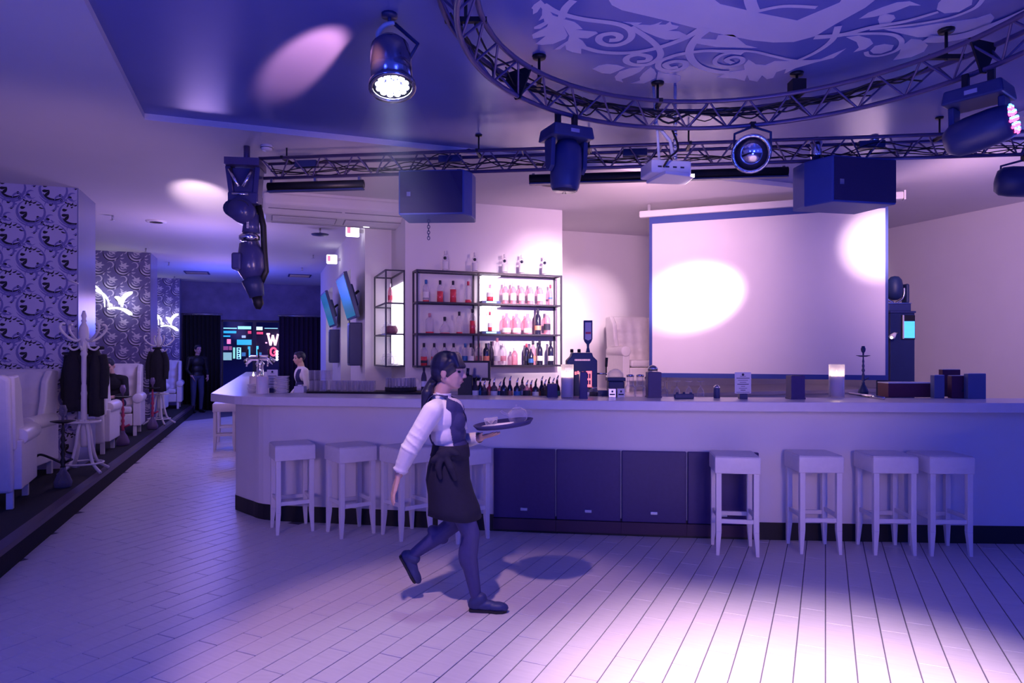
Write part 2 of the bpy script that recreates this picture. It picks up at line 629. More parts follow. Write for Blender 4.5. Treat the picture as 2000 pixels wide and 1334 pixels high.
for pl in ([(785, 675), (850, 640), (930, 625), (1030, 635), (1105, 658), (1040, 690), (960, 722), (880, 715)],
           [(1300, 650), (1150, 665), (1050, 700), (1003, 750), (1015, 785), (1085, 805), (1070, 775), (1180, 735), (1250, 700)],
           [(1355, 655), (1280, 715), (1245, 760), (1250, 785), (1160, 815), (1290, 815), (1390, 770), (1410, 720), (1390, 680)],
           [(1425, 700), (1410, 790), (1500, 810), (1610, 810), (1650, 780), (1640, 740), (1560, 725), (1470, 715)]):
    leaf_part([A5(pl)], 'leaf')
mb = MB()
stroke(mb, A5([(600, 0), (520, 80), (480, 180)]), 0.05, 0.05)
stroke(mb, A5([(310, 40), (450, 120), (700, 185), (1000, 225), (1130, 270), (1170, 330), (1140, 390), (1040, 435), (920, 435), (850, 395), (870, 345), (980, 325), (1050, 350), (1030, 385), (950, 390)]), 0.045, 0.05)
stroke(mb, A5([(1160, 260), (1300, 350), (1400, 430), (1450, 510), (1430, 570), (1330, 625), (1200, 630), (1120, 600), (1130, 555), (1230, 530), (1335, 550), (1320, 590), (1220, 600)]), 0.045, 0.05)
stroke(mb, A5([(690, 455), (850, 500), (1050, 515), (1250, 500), (1450, 455), (1650, 385), (1760, 330), (1850, 270)]), 0.045, 0.05)
stroke(mb, A5([(2250, 520), (1950, 490), (1700, 515), (1550, 550), (1440, 600), (1440, 665), (1560, 690), (1680, 655), (1690, 605), (1590, 595), (1500, 625), (1540, 660), (1620, 650)]), 0.04, 0.05)
stroke(mb, A5([(1920, 275), (1800, 370), (1735, 480), (1750, 570), (1840, 650), (2000, 695), (2120, 700)]), 0.06, 0.05)
mb.build('tendril', M_PRINT, orn)
leaf3 = B3([(-60, 275), (-90, 240), (60, 250), (75, 220), (170, 218), (200, 245), (250, 285), (320, 302), (200, 300), (60, 295)])
leaf_part([leaf3], 'leaf')
leaf4 = B3([(65, 488), (140, 455), (240, 440), (235, 410), (265, 375), (310, 405), (370, 410), (430, 385), (520, 385), (600, 385), (720, 372), (870, 310), (880, 305), (800, 365), (680, 395), (560, 430),
            (490, 465), (500, 435), (440, 455), (420, 490), (380, 500), (350, 475), (320, 515), (270, 505), (255, 470), (240, 510), (180, 495)])
leaf_part([leaf4], 'leaf')
mb = MB()
stroke(mb, B3([(-60, 320), (80, 315), (280, 320), (420, 350), (560, 378), (720, 378)]), 0.03, 0.03)
stroke(mb, B3([(830, 160), (790, 250), (680, 330), (550, 388)]), 0.045, 0.03)
stroke(mb, B3([(250, 318), (120, 335), (60, 365), (60, 400), (140, 415), (215, 395), (225, 365), (170, 355), (125, 375), (165, 395)]), 0.03, 0.04)
stroke(mb, B3([(680, 230), (850, 215), (1050, 165), (1250, 130), (1460, 70)]), 0.06, 0.03)
stroke(mb, B3([(1030, 180), (1300, 150), (1520, 110), (1680, 50), (1740, -10)]), 0.03, 0.03)
stroke(mb, B3([(850, 215), (1050, 205), (1180, 215), (1230, 255), (1200, 310), (1100, 345), (1020, 345), (1005, 320)]), 0.035, 0.03)
stroke(mb, B3([(2100, 30), (1950, 100), (1800, 160), (1640, 215), (1500, 240), (1380, 240)]), 0.10, 0.10)
mb.build('tendril', M_PRINT, orn)
for pl in ([(880, 235), (960, 225), (1030, 245), (1050, 275), (1000, 310), (925, 330), (960, 300), (945, 265)],
           [(1030, 320), (1060, 290), (1120, 278), (1180, 285), (1165, 315), (1100, 338), (1050, 338)],
           [(1290, 245), (1350, 250), (1395, 285), (1370, 325), (1290, 360), (1175, 380), (1215, 335), (1230, 290)],
           [(1080, 125), (1090, 100), (1130, 88), (1180, 95), (1190, 115), (1150, 150), (1090, 155)],
           [(960, 120), (1020, 80), (1110, 45), (1200, 15), (1280, 8), (1350, 35), (1280, 35), (1180, 75), (1060, 105)],
           [(1450, 60), (1460, 20), (1500, -20), (1600, -40), (1680, -20), (1670, 30), (1590, 75), (1500, 85)],
           [(1120, 185), (1300, 175), (1450, 150), (1600, 130), (1700, 115), (1790, 85), (1815, 110), (1780, 160), (1620, 205), (1480, 230), (1330, 235), (1200, 205)]):
    leaf_part([B3(pl)], 'leaf')

# ---- walls
struct(MB().bx(-6.2, -5.2, -4, 22.5, 0, ZC), 'wall_left', M_WALL, 'pale wall behind the booths along the left side of the hall', TH)
struct(MB().bx(9.5, 9.8, -4, 11.6, 0, ZC), 'wall_right', M_WALL, 'plain pale wall on the right behind the bar', TH)
SQ = 8.754
struct(MB().bx(1.727, 3.96, SQ, 10.2, 0, ZC), 'wall_back', M_WALL, 'pale wall carrying the wide lit bottle rack', TH)
struct(MB().bx(3.96, 9.8, 10.2, 10.5, 0, ZC), 'wall_alcove', M_WALL, 'pale alcove wall behind the projection screen', TH)
struct(MB().bx(1.727, 2.1, 10.2, 21.3, 0, ZC), 'wall_inner', M_WALL, 'pale side wall of the bar island with niches', TH)
for i, (q0, q1) in enumerate([(9.77, 11.45), (13.0, 14.6), (16.2, 17.8)]):
    struct(MB().bx(1.352, 1.727, q0, q1, 0, ZC), 'pillar', M_WALL, ['pale pillar between the narrow glowing rack and the first niche', 'pale pillar beyond the first niche of the bar wall',
                                                                    'farthest pale pillar of the bar wall'][i], TH)
    if i < 2:
        struct(MB().bx(1.352, 1.727, q1, q1 + 1.6, 3.0, ZC), 'beam', M_WALL, ['pale lintel over the first niche of the bar wall', 'pale lintel over the second niche of the bar wall'][i], TH)
# far end wall with the entrance opening
FQ = 21.0
M_FARW = mat('violet_wallpaper', (0.20, 0.18, 0.32), 0.8, var=0.5, scale=3.0)
OP0, OP1, OPZ = -1.14, 0.47, 2.56
mb = MB().bx(-6, OP0, FQ, FQ + 0.2, 0, ZC).bx(OP1, 2.1, FQ, FQ + 0.2, 0, ZC).bx(OP0, OP1, FQ, FQ + 0.2, OPZ, ZC)
struct(mb, 'wall_far', M_FARW, 'violet papered wall around the entrance at the far end of the hall', TH)

# ---- patterned partitions between the booths, and the scrolls printed on their paper
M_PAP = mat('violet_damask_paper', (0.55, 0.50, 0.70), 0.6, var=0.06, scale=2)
M_PAPD = mat('black_damask_print', (0.012, 0.011, 0.02), 0.6)
M_PAPM = mat('blue_damask_print', (0.20, 0.18, 0.46), 0.6)
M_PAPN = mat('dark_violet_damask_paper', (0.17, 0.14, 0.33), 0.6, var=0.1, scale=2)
M_PAPL = mat('pale_damask_print', (0.62, 0.55, 0.70), 0.6)
M_ENDS = mat('glossy_violet_panel', (0.22, 0.22, 0.42), 0.22, var=0.08, scale=1.5)


def crescent(mb, cx, cz, r, a0, a1, w, mi, n=12):
    vs_, fs = [], []
    for i in range(n + 1):
        t = i / n
        a = a0 + (a1 - a0) * t
        ww = w * math.sin(PI * min(1, max(0.02, t ** 0.8))) + 0.0006
        for s in (-1, 1):
            rr = r + s * ww / 2
            vs_.append((cx + rr * math.cos(a), 0, cz + rr * math.sin(a)))
    for i in range(n):
        fs.append((2 * i, 2 * i + 1, 2 * i + 3, 2 * i + 2))
    mb.add(vs_, fs, mi)


def comma(mb, x, z, ang, L, w, mi, curl=0.8, n=7):
    vs_, fs = [], []
    px_, pz_, a = x, z, ang
    for i in range(n + 1):
        t = i / n
        ww = w * math.sin(PI * (0.08 + 0.90 * t ** 0.7))
        nx, nz = -math.sin(a), math.cos(a)
        vs_ += [(px_ + nx * ww / 2, 0, pz_ + nz * ww / 2), (px_ - nx * ww / 2, 0, pz_ - nz * ww / 2)]
        px_ += math.cos(a) * L / n
        pz_ += math.sin(a) * L / n
        a += curl / n
    for i in range(n):
        fs.append((2 * i, 2 * i + 1, 2 * i + 3, 2 * i + 2))
    mb.add(vs_, fs, mi)


def swirl(mb, cx, cz, s):
    R = math.radians
    # blue scroll ring and the smaller scrolls that link the medallions
    crescent(mb, cx, cz, 0.142 * s, R(-250), R(95), 0.034 * s, 1, 22)
    crescent(mb, cx, cz, 0.172 * s, R(-150), R(-10), 0.020 * s, 1, 14)
    crescent(mb, cx + 0.20 * s, cz + 0.085 * s, 0.060 * s, R(-90), R(200), 0.026 * s, 1, 14)
    crescent(mb, cx + 0.205 * s, cz - 0.075 * s, 0.048 * s, R(60), R(330), 0.024 * s, 1, 14)
    crescent(mb, cx - 0.13 * s, cz + 0.155 * s, 0.055 * s, R(10), R(220), 0.022 * s, 1, 12)
    for k in range(4):
        a = R(150 - 20 * k)
        comma(mb, cx + 0.16 * s * math.cos(a), cz + 0.16 * s * math.sin(a), a + 0.5, 0.05 * s, 0.018 * s, 1, 0.8)
    # black lower crescent and three claws from the left
    crescent(mb, cx + 0.005 * s, cz, 0.122 * s, R(205), R(318), 0.026 * s, 0, 14)
    for k, (a, L) in enumerate(((158, 0.055), (190, 0.075), (222, 0.088))):
        a = R(a)
        comma(mb, cx + 0.118 * s * math.cos(a), cz + 0.118 * s * math.sin(a), a + PI + (0.1, -0.35, -0.1)[k], L * s, 0.036 * s, 0, 0.9)
    comma(mb, cx + 0.075 * s, cz - 0.05 * s, R(-120), 0.035 * s, 0.030 * s, 0, 1.2)
    comma(mb, cx - 0.02 * s, cz + 0.075 * s, R(10), 0.03 * s, 0.018 * s, 0, 1.0)
    # feather strokes along the top
    for k in range(5):
        a = R(128 - 23 * k)
        comma(mb, cx + 0.10 * s * math.cos(a), cz + 0.10 * s * math.sin(a), a - 1.25, 0.058 * s, 0.017 * s, 0, 0.9)
    # black eyes of the linking scrolls
    comma(mb, cx + 0.185 * s, cz + 0.10 * s, R(-20), 0.045 * s, 0.034 * s, 0, 1.8)
    comma(mb, cx + 0.19 * s, cz - 0.085 * s, R(160), 0.05 * s, 0.030 * s, 0, 1.6)
    comma(mb, cx + 0.225 * s, cz + 0.015 * s, R(70), 0.05 * s, 0.026 * s, 0, -1.3)
    comma(mb, cx - 0.10 * s, cz + 0.165 * s, R(200), 0.045 * s, 0.028 * s, 0, 1.5)
    for k in range(3):
        comma(mb, cx + (0.12 + 0.03 * k) * s, cz - (0.135 + 0.016 * k) * s, R(-60 + 22 * k), 0.045 * s, 0.016 * s, 0, 0.9)


def splash(mb, cx, cz, s):
    R = math.radians
    for k, (a, L, w_) in enumerate(((60, .10, .05), (105, .09, .045), (20, .11, .045), (150, .08, .04), (-25, .08, .035))):
        comma(mb, cx, cz + 0.02 * s, R(a), L * s, w_ * s, 2, 0.5 if k % 2 else -0.4)
    crescent(mb, cx, cz, 0.125 * s, R(190), R(320), 0.030 * s, 2, 12)
    crescent(mb, cx, cz + 0.01 * s, 0.080 * s, R(185), R(315), 0.026 * s, 2, 12)
    crescent(mb, cx, cz + 0.02 * s, 0.045 * s, R(185), R(320), 0.022 * s, 2, 10)
    crescent(mb, cx + 0.20 * s, cz + 0.05 * s, 0.06 * s, R(-80), R(150), 0.022 * s, 2, 12)
    for k in range(3):
        comma(mb, cx + 0.15 * s, cz - (0.05 + 0.045 * k) * s, R(20 - 40 * k), 0.075 * s, 0.022 * s, 2, 1.2)
    comma(mb, cx - 0.14 * s, cz + 0.12 * s, R(100), 0.07 * s, 0.028 * s, 2, -1.5)
    crescent(mb, cx, cz, 0.150 * s, R(150), R(350), 0.014 * s, 0, 12)
    crescent(mb, cx, cz, 0.102 * s, R(190), R(330), 0.012 * s, 0, 12)


for i, q0 in enumerate((9.62, 15.3, 20.3)):
    names = ['nearest wallpapered booth partition with large black damask scrolls', 'middle wallpapered booth partition behind the seated man',
             'farthest wallpapered booth partition beside the black curtain']
    q1 = q0 + (0.9, 0.88, 0.4)[i]
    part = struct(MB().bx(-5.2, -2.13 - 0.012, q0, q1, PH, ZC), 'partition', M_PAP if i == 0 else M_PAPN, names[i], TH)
    MB().bx(-2.142, -2.13, q0, q1, PH, ZC).build('end_panel', M_ENDS, part)
    mb = MB()
    s = 1.0
    row = 0
    z = PH + 0.3
    while z < ZC - 0.02:
        x = -2.13 - 0.06 - (0.20 if row % 2 else 0.0)
        while x > -5.0:
            (swirl if i == 0 else splash)(mb, x, z, s)
            x -= 0.43
        z += 0.28
        row += 1
    kv = [(min(v.x, -2.145), v.y, min(max(v.z, PH + 0.002), ZC - 0.002)) for v in mb.v]
    mb.v = [Vector((a, q0 - 0.0012 - 0.0003 * (k % 2), c)) for k, (a, b, c) in enumerate(kv)]
    o = mb.build('damask_print', [M_PAPD, M_PAPM, M_PAPL], part)
    o['kind'] = 'stuff'

# ================================================================== BAR
FRONT = [(-2.83, 6.95), (-2.58, 6.70), (-2.31, 6.50), (-1.55, 6.36), (-0.75, 6.215), (0.2, 6.06), (1.72, 5.86), (3.0, 5.765), (4.3, 5.69), (6.7, 5.60)]
FRONT = [tuple(v)[:2] for v in bez([(*p, 0) for p in FRONT], 5)]
LQ1 = 15.6


def bar_outline(out, inn, pouter, pinner):
    f = offset(FRONT, -out)
    b = offset(FRONT, inn)
    # front path runs left to right; its left normal (offset +) points to the back
    poly = [tuple(W(pouter, LQ1))[:2]] + f + b[::-1]
    # inner corner of the left arm
    ci = min(range(len(b)), key=lambda i: abs(pq(b[i])[0] - pinner))
    poly = [tuple(W(pouter, LQ1))[:2]] + f + b[ci:][::-1] + [tuple(W(pinner, LQ1))[:2]]
    return poly


bar = thing('bar_counter', 'long white bar with a black plinth and dark padded panels facing the room', 'bar')
mb = MB().prism(bar_outline(0, 0.30, -0.269, 0.05), 0.15, 1.12)
mb.build('body', M_BARW, bar)
mb = MB().prism(bar_outline(0.006, 0.28, -0.276, 0.03), 0.0, 0.15)
mb.build('plinth', M_BLACK, bar)


def front_y(x):
    for a, b in zip(FRONT, FRONT[1:]):
        if a[0] <= x <= b[0]:
            t = (x - a[0]) / (b[0] - a[0])
            return a[1] + (b[1] - a[1]) * t
    return FRONT[-1][1]


xs = [(px - 1000) / FPX * front_y((px - 1000) / FPX * 6.0) for px in (964, 1086, 1213, 1341, 1482)]
M_HANDLE = mat('bright_latch', (0.5, 0.55, 0.7), 0.3, metal=0.8)
for i in range(4):
    x0, x1 = xs[i], xs[i + 1]
    a, b = Vector((x0, front_y(x0), 0)), Vector((x1, front_y(x1), 0))
    ang = math.atan2(b.y - a.y, b.x - a.x)
    L = (b - a).length
    d = MB().box((L / 2, -0.02, 0.44), (L - 0.012, 0.034, 0.62)).build('door', M_PAD, bar, a, ang, bevel=0.008)
    hnd = MB().box((L / 2, -0.046, 0.215), (0.062, 0.02, 0.026)).build('handle', M_HANDLE, d, bevel=0.004)
    MB().box((L / 2, -0.02, 0.075), (L - 0.002, 0.03, 0.10)).build('kick_strip', mat('dark_purple_strip', (0.05, 0.022, 0.06), 0.5), d)

ctop = tag(MB().prism(bar_outline(0.25, 0.34, -0.36, 0.16), 1.12, 1.20).build('countertop', M_TOP, bevel=0.006),
           'pale stone countertop running along the whole white bar', 'countertop')
# inner work shelf with dark rail
wshelf = thing('work_shelf', 'lower black work shelf behind the countertop', 'shelf')
ins = [p for p in offset(FRONT, 0.36) if p[0] > -1.85]
ins2 = [p for p in offset(FRONT, 0.78) if p[0] > -1.85]
MB().prism(ins + ins2[::-1], 1.12, 1.165).build('board', M_BLACK, wshelf)
MB().prism(ins + ins2[::-1], 0.0, 0.10).build('foot_board', M_BLACK, wshelf)
MB().prism(offset(ins2[::3], -0.02) + ins2[::3][::-1], 0.10, 1.12).build('back_panel', M_GEAR, wshelf)
WS = 1.165


def on_counter(px, py):
    return onz(px, py, 1.20)


# ------------------------------------------------------------------ stools
def make_stool(label):
    t = thing('bar_stool', label, 'bar stool', group='white bar stools along the bar')
    s = MB().box((0, 0, 0.715), (0.35, 0.35, 0.13)).box((0, 0, 0.785), (0.35, 0.35, 0.012), taper=0.93).build('seat', M_LEATH, t, bevel=0.018, seg=3)
    s.data.polygons.foreach_set('use_smooth', [True] * len(s.data.polygons))
    for sx in (-1, 1):
        for sy in (-1, 1):
            L = MB()
            x, y = sx * 0.143, sy * 0.143
            L.box((x, y, 0.42), (0.042, 0.042, 0.46))
            vs_ = []
            for z, h, k in ((0.19, 0.021, 1.0), (0.0, 0.0125, 1.06)):
                for a, b in ((-1, -1), (1, -1), (1, 1), (-1, 1)):
                    vs_.append((x * k + a * h, y * k + b * h, z))
            L.add(vs_, [(0, 1, 2, 3), (7, 6, 5, 4), (0, 4, 5, 1), (1, 5, 6, 2), (2, 6, 7, 3), (3, 7, 4, 0)])
            L.build('leg', M_WOODW, t, bevel=0.003)
    for k, (z, ax) in enumerate([(0.27, 0), (0.27, 0), (0.30, 1), (0.30, 1)]):
        sg = -1 if k % 2 else 1
        if ax == 0:
            MB().box((0, sg * 0.143, z), (0.25, 0.02, 0.034)).build('stretcher', M_WOODW, t, bevel=0.003)
        else:
            MB().box((sg * 0.143, 0, z), (0.02, 0.25, 0.034)).build('stretcher', M_WOODW, t, bevel=0.003)
    return t


STOOLS = [
    # front-left leg px, front-right leg px  -> pose
    ((545, 1043), 28, 'fl', 'leftmost white stool in front of the bar, near its rounded corner'),
    ((669, 1050), 37, 'fl', 'second white stool from the bar corner, turned corner-on'),
    ((785, 1055), 41, 'fl', 'third white stool from the bar corner, beside the walking waitress'),
    ((895, 1060), 36, 'fl', 'white stool half hidden behind the walking waitress'),
    ((1398, 1081), -9, 'fl', 'white stool in front of the dark padded bar panels'),
    ((1560, 1079), -3, 'fl', 'second white stool right of the dark padded panels'),
    ((1703, 1081), -3, 'fl', 'third white stool right of the dark padded panels'),
    ((1812, 1083), -2, 'fl', 'rightmost white stool standing in blue shade at the bar'),
]
first = None
for (px, py), deg, k, lab in STOOLS:
    f = onz(px, py, 0)
    r = math.radians(deg)
    off = Vector((-0.152, -0.152, 0))
    off.rotate(Matrix.Rotation(r, 3, 'Z'))
    loc = f - off + Vector((0, -0.045, 0))
    if first is None:
        first = make_stool(lab)
        first.location, first.rotation_euler = loc, (0, 0, r)
    else:
        dup(first, loc, r, lab)
p = W(-0.62, 12.1)
dup(first, (p.x + 0.02, p.y, 0), math.radians(20), 'white stool far back on the hall side of the bar')
p = W(-0.62, 13.4)
dup(first, p, math.radians(20), 'white stool farthest back on the hall side of the bar, mostly hidden')

# ================================================================== BOTTLES
def bprof(kind):
    k = {
        'std': [(0.036, 0), (0.037, 0.004), (0.037, 0.165), (0.033, 0.185), (0.014, 0.215), (0.0125, 0.255)],
        'wide': [(0.046, 0), (0.047, 0.004), (0.047, 0.14), (0.042, 0.165), (0.016, 0.195), (0.014, 0.23)],
        'round': [(0.035, 0), (0.058, 0.02), (0.062, 0.05), (0.045, 0.085), (0.018, 0.12), (0.014, 0.19)],
        'slim': [(0.030, 0), (0.031, 0.004), (0.031, 0.15), (0.027, 0.18), (0.013, 0.225), (0.012, 0.28)],
        'wine': [(0.036, 0), (0.037, 0.004), (0.037, 0.18), (0.031, 0.205), (0.014, 0.232), (0.0135, 0.29)],
        'tall': [(0.038, 0), (0.039, 0.004), (0.039, 0.20), (0.030, 0.235), (0.015, 0.27), (0.0135, 0.32)],
        'flask': [(0.034, 0), (0.036, 0.004), (0.036, 0.13), (0.024, 0.155), (0.012, 0.175), (0.012, 0.20)],
    }[kind]
    return k


BH = {}


def make_bottle(kind, glass, liquid, cap, labelm, label, s=1.0, capm=None, emblem=False, fill=0.6, lh=(0.06, 0.12)):
    t = thing('bottle', label, 'bottle')
    pr = [(r * s, z * s) for r, z in bprof(kind)]
    top = pr[-1][1]
    if liquid is not None:
        # liquid fills the lower part of the vessel
        lim = pr[2][1] * fill
        MB().lathe([(pr[1][0] * 1.002, 0.0), (pr[1][0] * 1.002, lim)], 12).build('liquid', liquid, t)
        body = [(pr[1][0], lim)] + [q for q in pr[2:]]
        if kind == 'round':
            MB_ = [(pr[0][0], 0.001), (pr[1][0] * 1.003, pr[1][1])]
            body = pr[1:]
        MB().lathe(body, 12).build('glass', glass, t)
    else:
        MB().lathe(pr, 12).build('glass', glass, t)
    MB().lathe([(pr[-1][0] * 1.15, top - 0.045 * s), (pr[-1][0] * 1.2, top), (pr[-1][0] * 1.0, top + 0.004)], 10).build('cap', cap, t)
    if labelm is not None:
        r = pr[1][0] * 1.02
        MB().lathe([(r, lh[0] * s), (r, lh[1] * s)], 12, caps=False).build('label_band', labelm, t)
    if emblem:
        MB().lathe([(0.0005, 0), (0.02 * s, 0.0), (0.02 * s, 0.006), (0.0005, 0.006)], 12, Matrix.Translation((0, -pr[1][0] * 1.05, 0.165 * s)) @ Matrix.Rotation(PI / 2, 4, 'X'), caps=False).build('medallion', M_DARKG, t)
    return t


# ------------------------------------------------------------------ wide rack on the back wall
RACKP, RACKQ = 1.829, 8.489
RACKO = W(RACKP, RACKQ)
Z0, Z1, Z2, Z3 = 1.431, 1.847, 2.249, 2.655
rack = thing('bottle_rack', 'wide black steel rack of bottles on the lit back wall', 'shelf', RACKO, TH)
M_RACK = mat('black_rack_steel', (0.03, 0.028, 0.05), 0.4)
M_SHGL = mat('smoked_shelf_board', (0.10, 0.09, 0.15), 0.2, coat=0.3)
RL, RD, rr = 2.0, 0.26, 0.011
for x in (0.0, 0.815, RL):
    for y in (0.012, RD - 0.015):
        MB().bx(x - rr, x + rr, y - rr, y + rr, Z0 - 0.012, Z3 + 0.012).build('upright', M_RACK, rack)
for z in (Z0, Z1, Z2, Z3):
    for y in (0.012, RD - 0.015):
        MB().bx(-rr, RL + rr, y - rr - 0.001, y + rr - 0.001, z - rr, z + rr).build('rail', M_RACK, rack)
    for x in (0.0, RL):
        MB().bx(x - rr - 0.001, x + rr - 0.001, 0.02, RD - 0.02, z - rr, z + rr).build('rail', M_RACK, rack)
    MB().bx(0.01, RL - 0.01, 0.02, RD - 0.025, z + 0.001, z + 0.009).build('shelf_board', M_SHGL if z < Z3 else M_GLASS, rack)


def rackx(px, yl):
    v = ray_q(px, RACKQ + yl)
    return pq(v)[0] - RACKP


def rack_world(px, yl, z):
    v = ray_q(px, RACKQ + yl)
    return Vector((v.x, v.y, z))


SHELF_TOP = 0.0093
PROTO = {}


def put(kind, px, z, label, s=1.0, yl=0.13, **kw):
    key = (kind, s, tuple(sorted((k, getattr(v, 'name', v)) for k, v in kw.items())))
    loc = rack_world(px, yl, z + SHELF_TOP)
    s = s * 1.13
    if key not in PROTO:
        t = make_bottle(kind, label=label, s=s, **kw)
        t.location = loc
        t['group'] = 'bottles on the wide rack'
        PROTO[key] = t
        return t
    return dup(PROTO[key], loc, 0, label, 'bottles on the wide rack')


for i, px in enumerate((869.7, 927.6, 985.7, 1019, 1063.6)):
    put('std', px, Z3, f'clear white-labelled bottle with dark medallion, {ORD[i]} from left on the rack top', 0.93, glass=M_GLASS, liquid=None, cap=M_PAPER, labelm=M_PAPER, emblem=True, lh=(0.03, 0.125))
R1 = 'upper rack shelf'
row1 = [(832, 'std', M_GLASS, M_RED, M_BLUEL, M_BLUEL, 0.15), (859.5, 'std', M_GLASS, M_RED, M_INK, M_REDL, 0.8), (885, 'std', M_GLASS, M_RED, M_INK, M_REDL, 0.95), (914.5, 'std', M_GLASS, M_RED, M_REDL, M_PINKG, 0.25)]
dsc = ['blue-capped bottle with a little red liquor', 'dark-capped bottle of red liquor', 'dark-capped bottle full of red liquor', 'red-capped bottle with a low red filling']
for i, (px, kd, g, lq, cp, lb, fl) in enumerate(row1):
    put(kd, px, Z2, f'{dsc[i]}, {ORD[i]} from the left on the {R1}', 1.0, glass=g, liquid=lq, cap=cp, labelm=M_PAPER if i < 1 else None, fill=fl, lh=(0.05, 0.12))
for i, px in enumerate((987, 1002.5, 1019, 1036, 1055)):
    put('std', px, Z2, f'pink white-labelled bottle, {ORD[i]} right of the glowing box on the {R1}', 1.0, glass=M_PINKG, liquid=None, cap=M_PAPER, labelm=M_PAPER, lh=(0.05, 0.135))
put('slim', 1075, Z2, 'slim pink bottle with a blue band at the right end of the upper rack shelf', 0.9, glass=M_PINKG, liquid=None, cap=M_REDL, labelm=M_BLUEL, lh=(0.09, 0.11))
R2 = 'middle rack shelf'
put('wide', 839, Z1, f'broad clear bottle with red dregs at the left end of the {R2}', 1.0, glass=M_GLASS, liquid=M_RED, cap=M_PINKG, labelm=None, fill=0.14)
put('round', 868.7, Z1, f'round decanter with a tall stopper on the {R2}', 1.0, glass=M_GLASS, liquid=M_RED, cap=M_INK, labelm=None, fill=0.2)
put('std', 897, Z1, f'clear black-capped bottle with red dregs on the {R2}', 1.0, glass=M_GLASS, liquid=M_RED, cap=M_INK, labelm=None, fill=0.12)
put('tall', 923, Z1, f'tall black-capped bottle of red liquor beside the divider of the {R2}', 0.9, glass=M_GLASS, liquid=M_RED, cap=M_INK, labelm=M_REDL, fill=0.85, lh=(0.09, 0.11))
for i, px in enumerate((989.5, 1009, 1030.5)):
    put('wide', px, Z1, f'broad pale pink bottle, {ORD[i]} right of the glowing box on the {R2}', 1.08, glass=M_PINKG, liquid=None, cap=M_GLASS, labelm=M_PAPER, lh=(0.02, 0.07))
put('wine', 1050.5, Z1, f'slender dark bottle with an orange label on the {R2}', 1.08, glass=M_DARKG, liquid=None, cap=M_INK, labelm=M_ORNL, lh=(0.05, 0.10))
put('std', 1068.5, Z1, f'pink bottle with a dark emblem at the right end of the {R2}', 1.1, glass=M_PINKG, liquid=None, cap=M_PAPER, labelm=M_INK, lh=(0.05, 0.12))
R3 = 'lowest rack shelf'
for i, px in enumerate((828, 848, 868, 886)):
    put('std', px, Z0, f'black-capped red liquor bottle, {ORD[i]} from left on the {R3}', 1.0, glass=M_GLASS, liquid=M_RED, cap=M_INK, labelm=M_INK, fill=0.62, lh=(0.03, 0.06))
row3 = [(908.6, 'std', M_GLASS, M_BLUEL, M_BLUEL, 'clear blue-capped bottle with a blue label'), (919.5, 'std', M_GLASS, M_INK, M_PAPER, 'clear bottle with a pale label'),
        (935, 'std', M_GLASS, M_REDL, M_PINKG, 'clear red-capped bottle with a pinkish label'), (949.6, 'std', M_DARKG, M_INK, M_ORNL, 'dark square-shouldered bottle with an orange label'),
        (959.5, 'slim', M_TINT, M_INK, None, 'slim smoky bottle'), (971, 'tall', M_GLASS, M_PINKG, M_PAPER, 'tallest clear bottle'),
        (983, 'std', M_GLASS, M_PAPER, M_PINKG, 'clear bottle with a round pink label'), (1005, 'flask', M_PINKG, M_PAPER, None, 'small plain pale flask'),
        (1028.5, 'std', M_DARKG, M_REDL, M_INK, 'dark bottle with a red neck ring'), (1041, 'wine', M_PINKG, M_INK, M_ORNL, 'amber bottle with a dark cap'),
        (1054, 'wine', M_DARKG, M_INK, M_PAPER, 'dark bottle with a large white label, left of two alike'), (1075.5, 'wine', M_DARKG, M_INK, M_PAPER, 'dark bottle with a large white label at the right end')]
for i, (px, kd, g, cp, lb, ds) in enumerate(row3):
    put(kd, px, Z0, f'{ds} on the {R3}', 1.0, yl=0.09 if i % 2 else 0.17, glass=g, liquid=None, cap=cp, labelm=lb, lh=(0.05, 0.11))
put('flask', 1037, Z0, 'short dark flask in front of the amber bottle on the lowest rack shelf', 0.95, yl=0.075, glass=M_DARKG, liquid=None, cap=M_INK, labelm=M_BLUEL, lh=(0.03, 0.08))

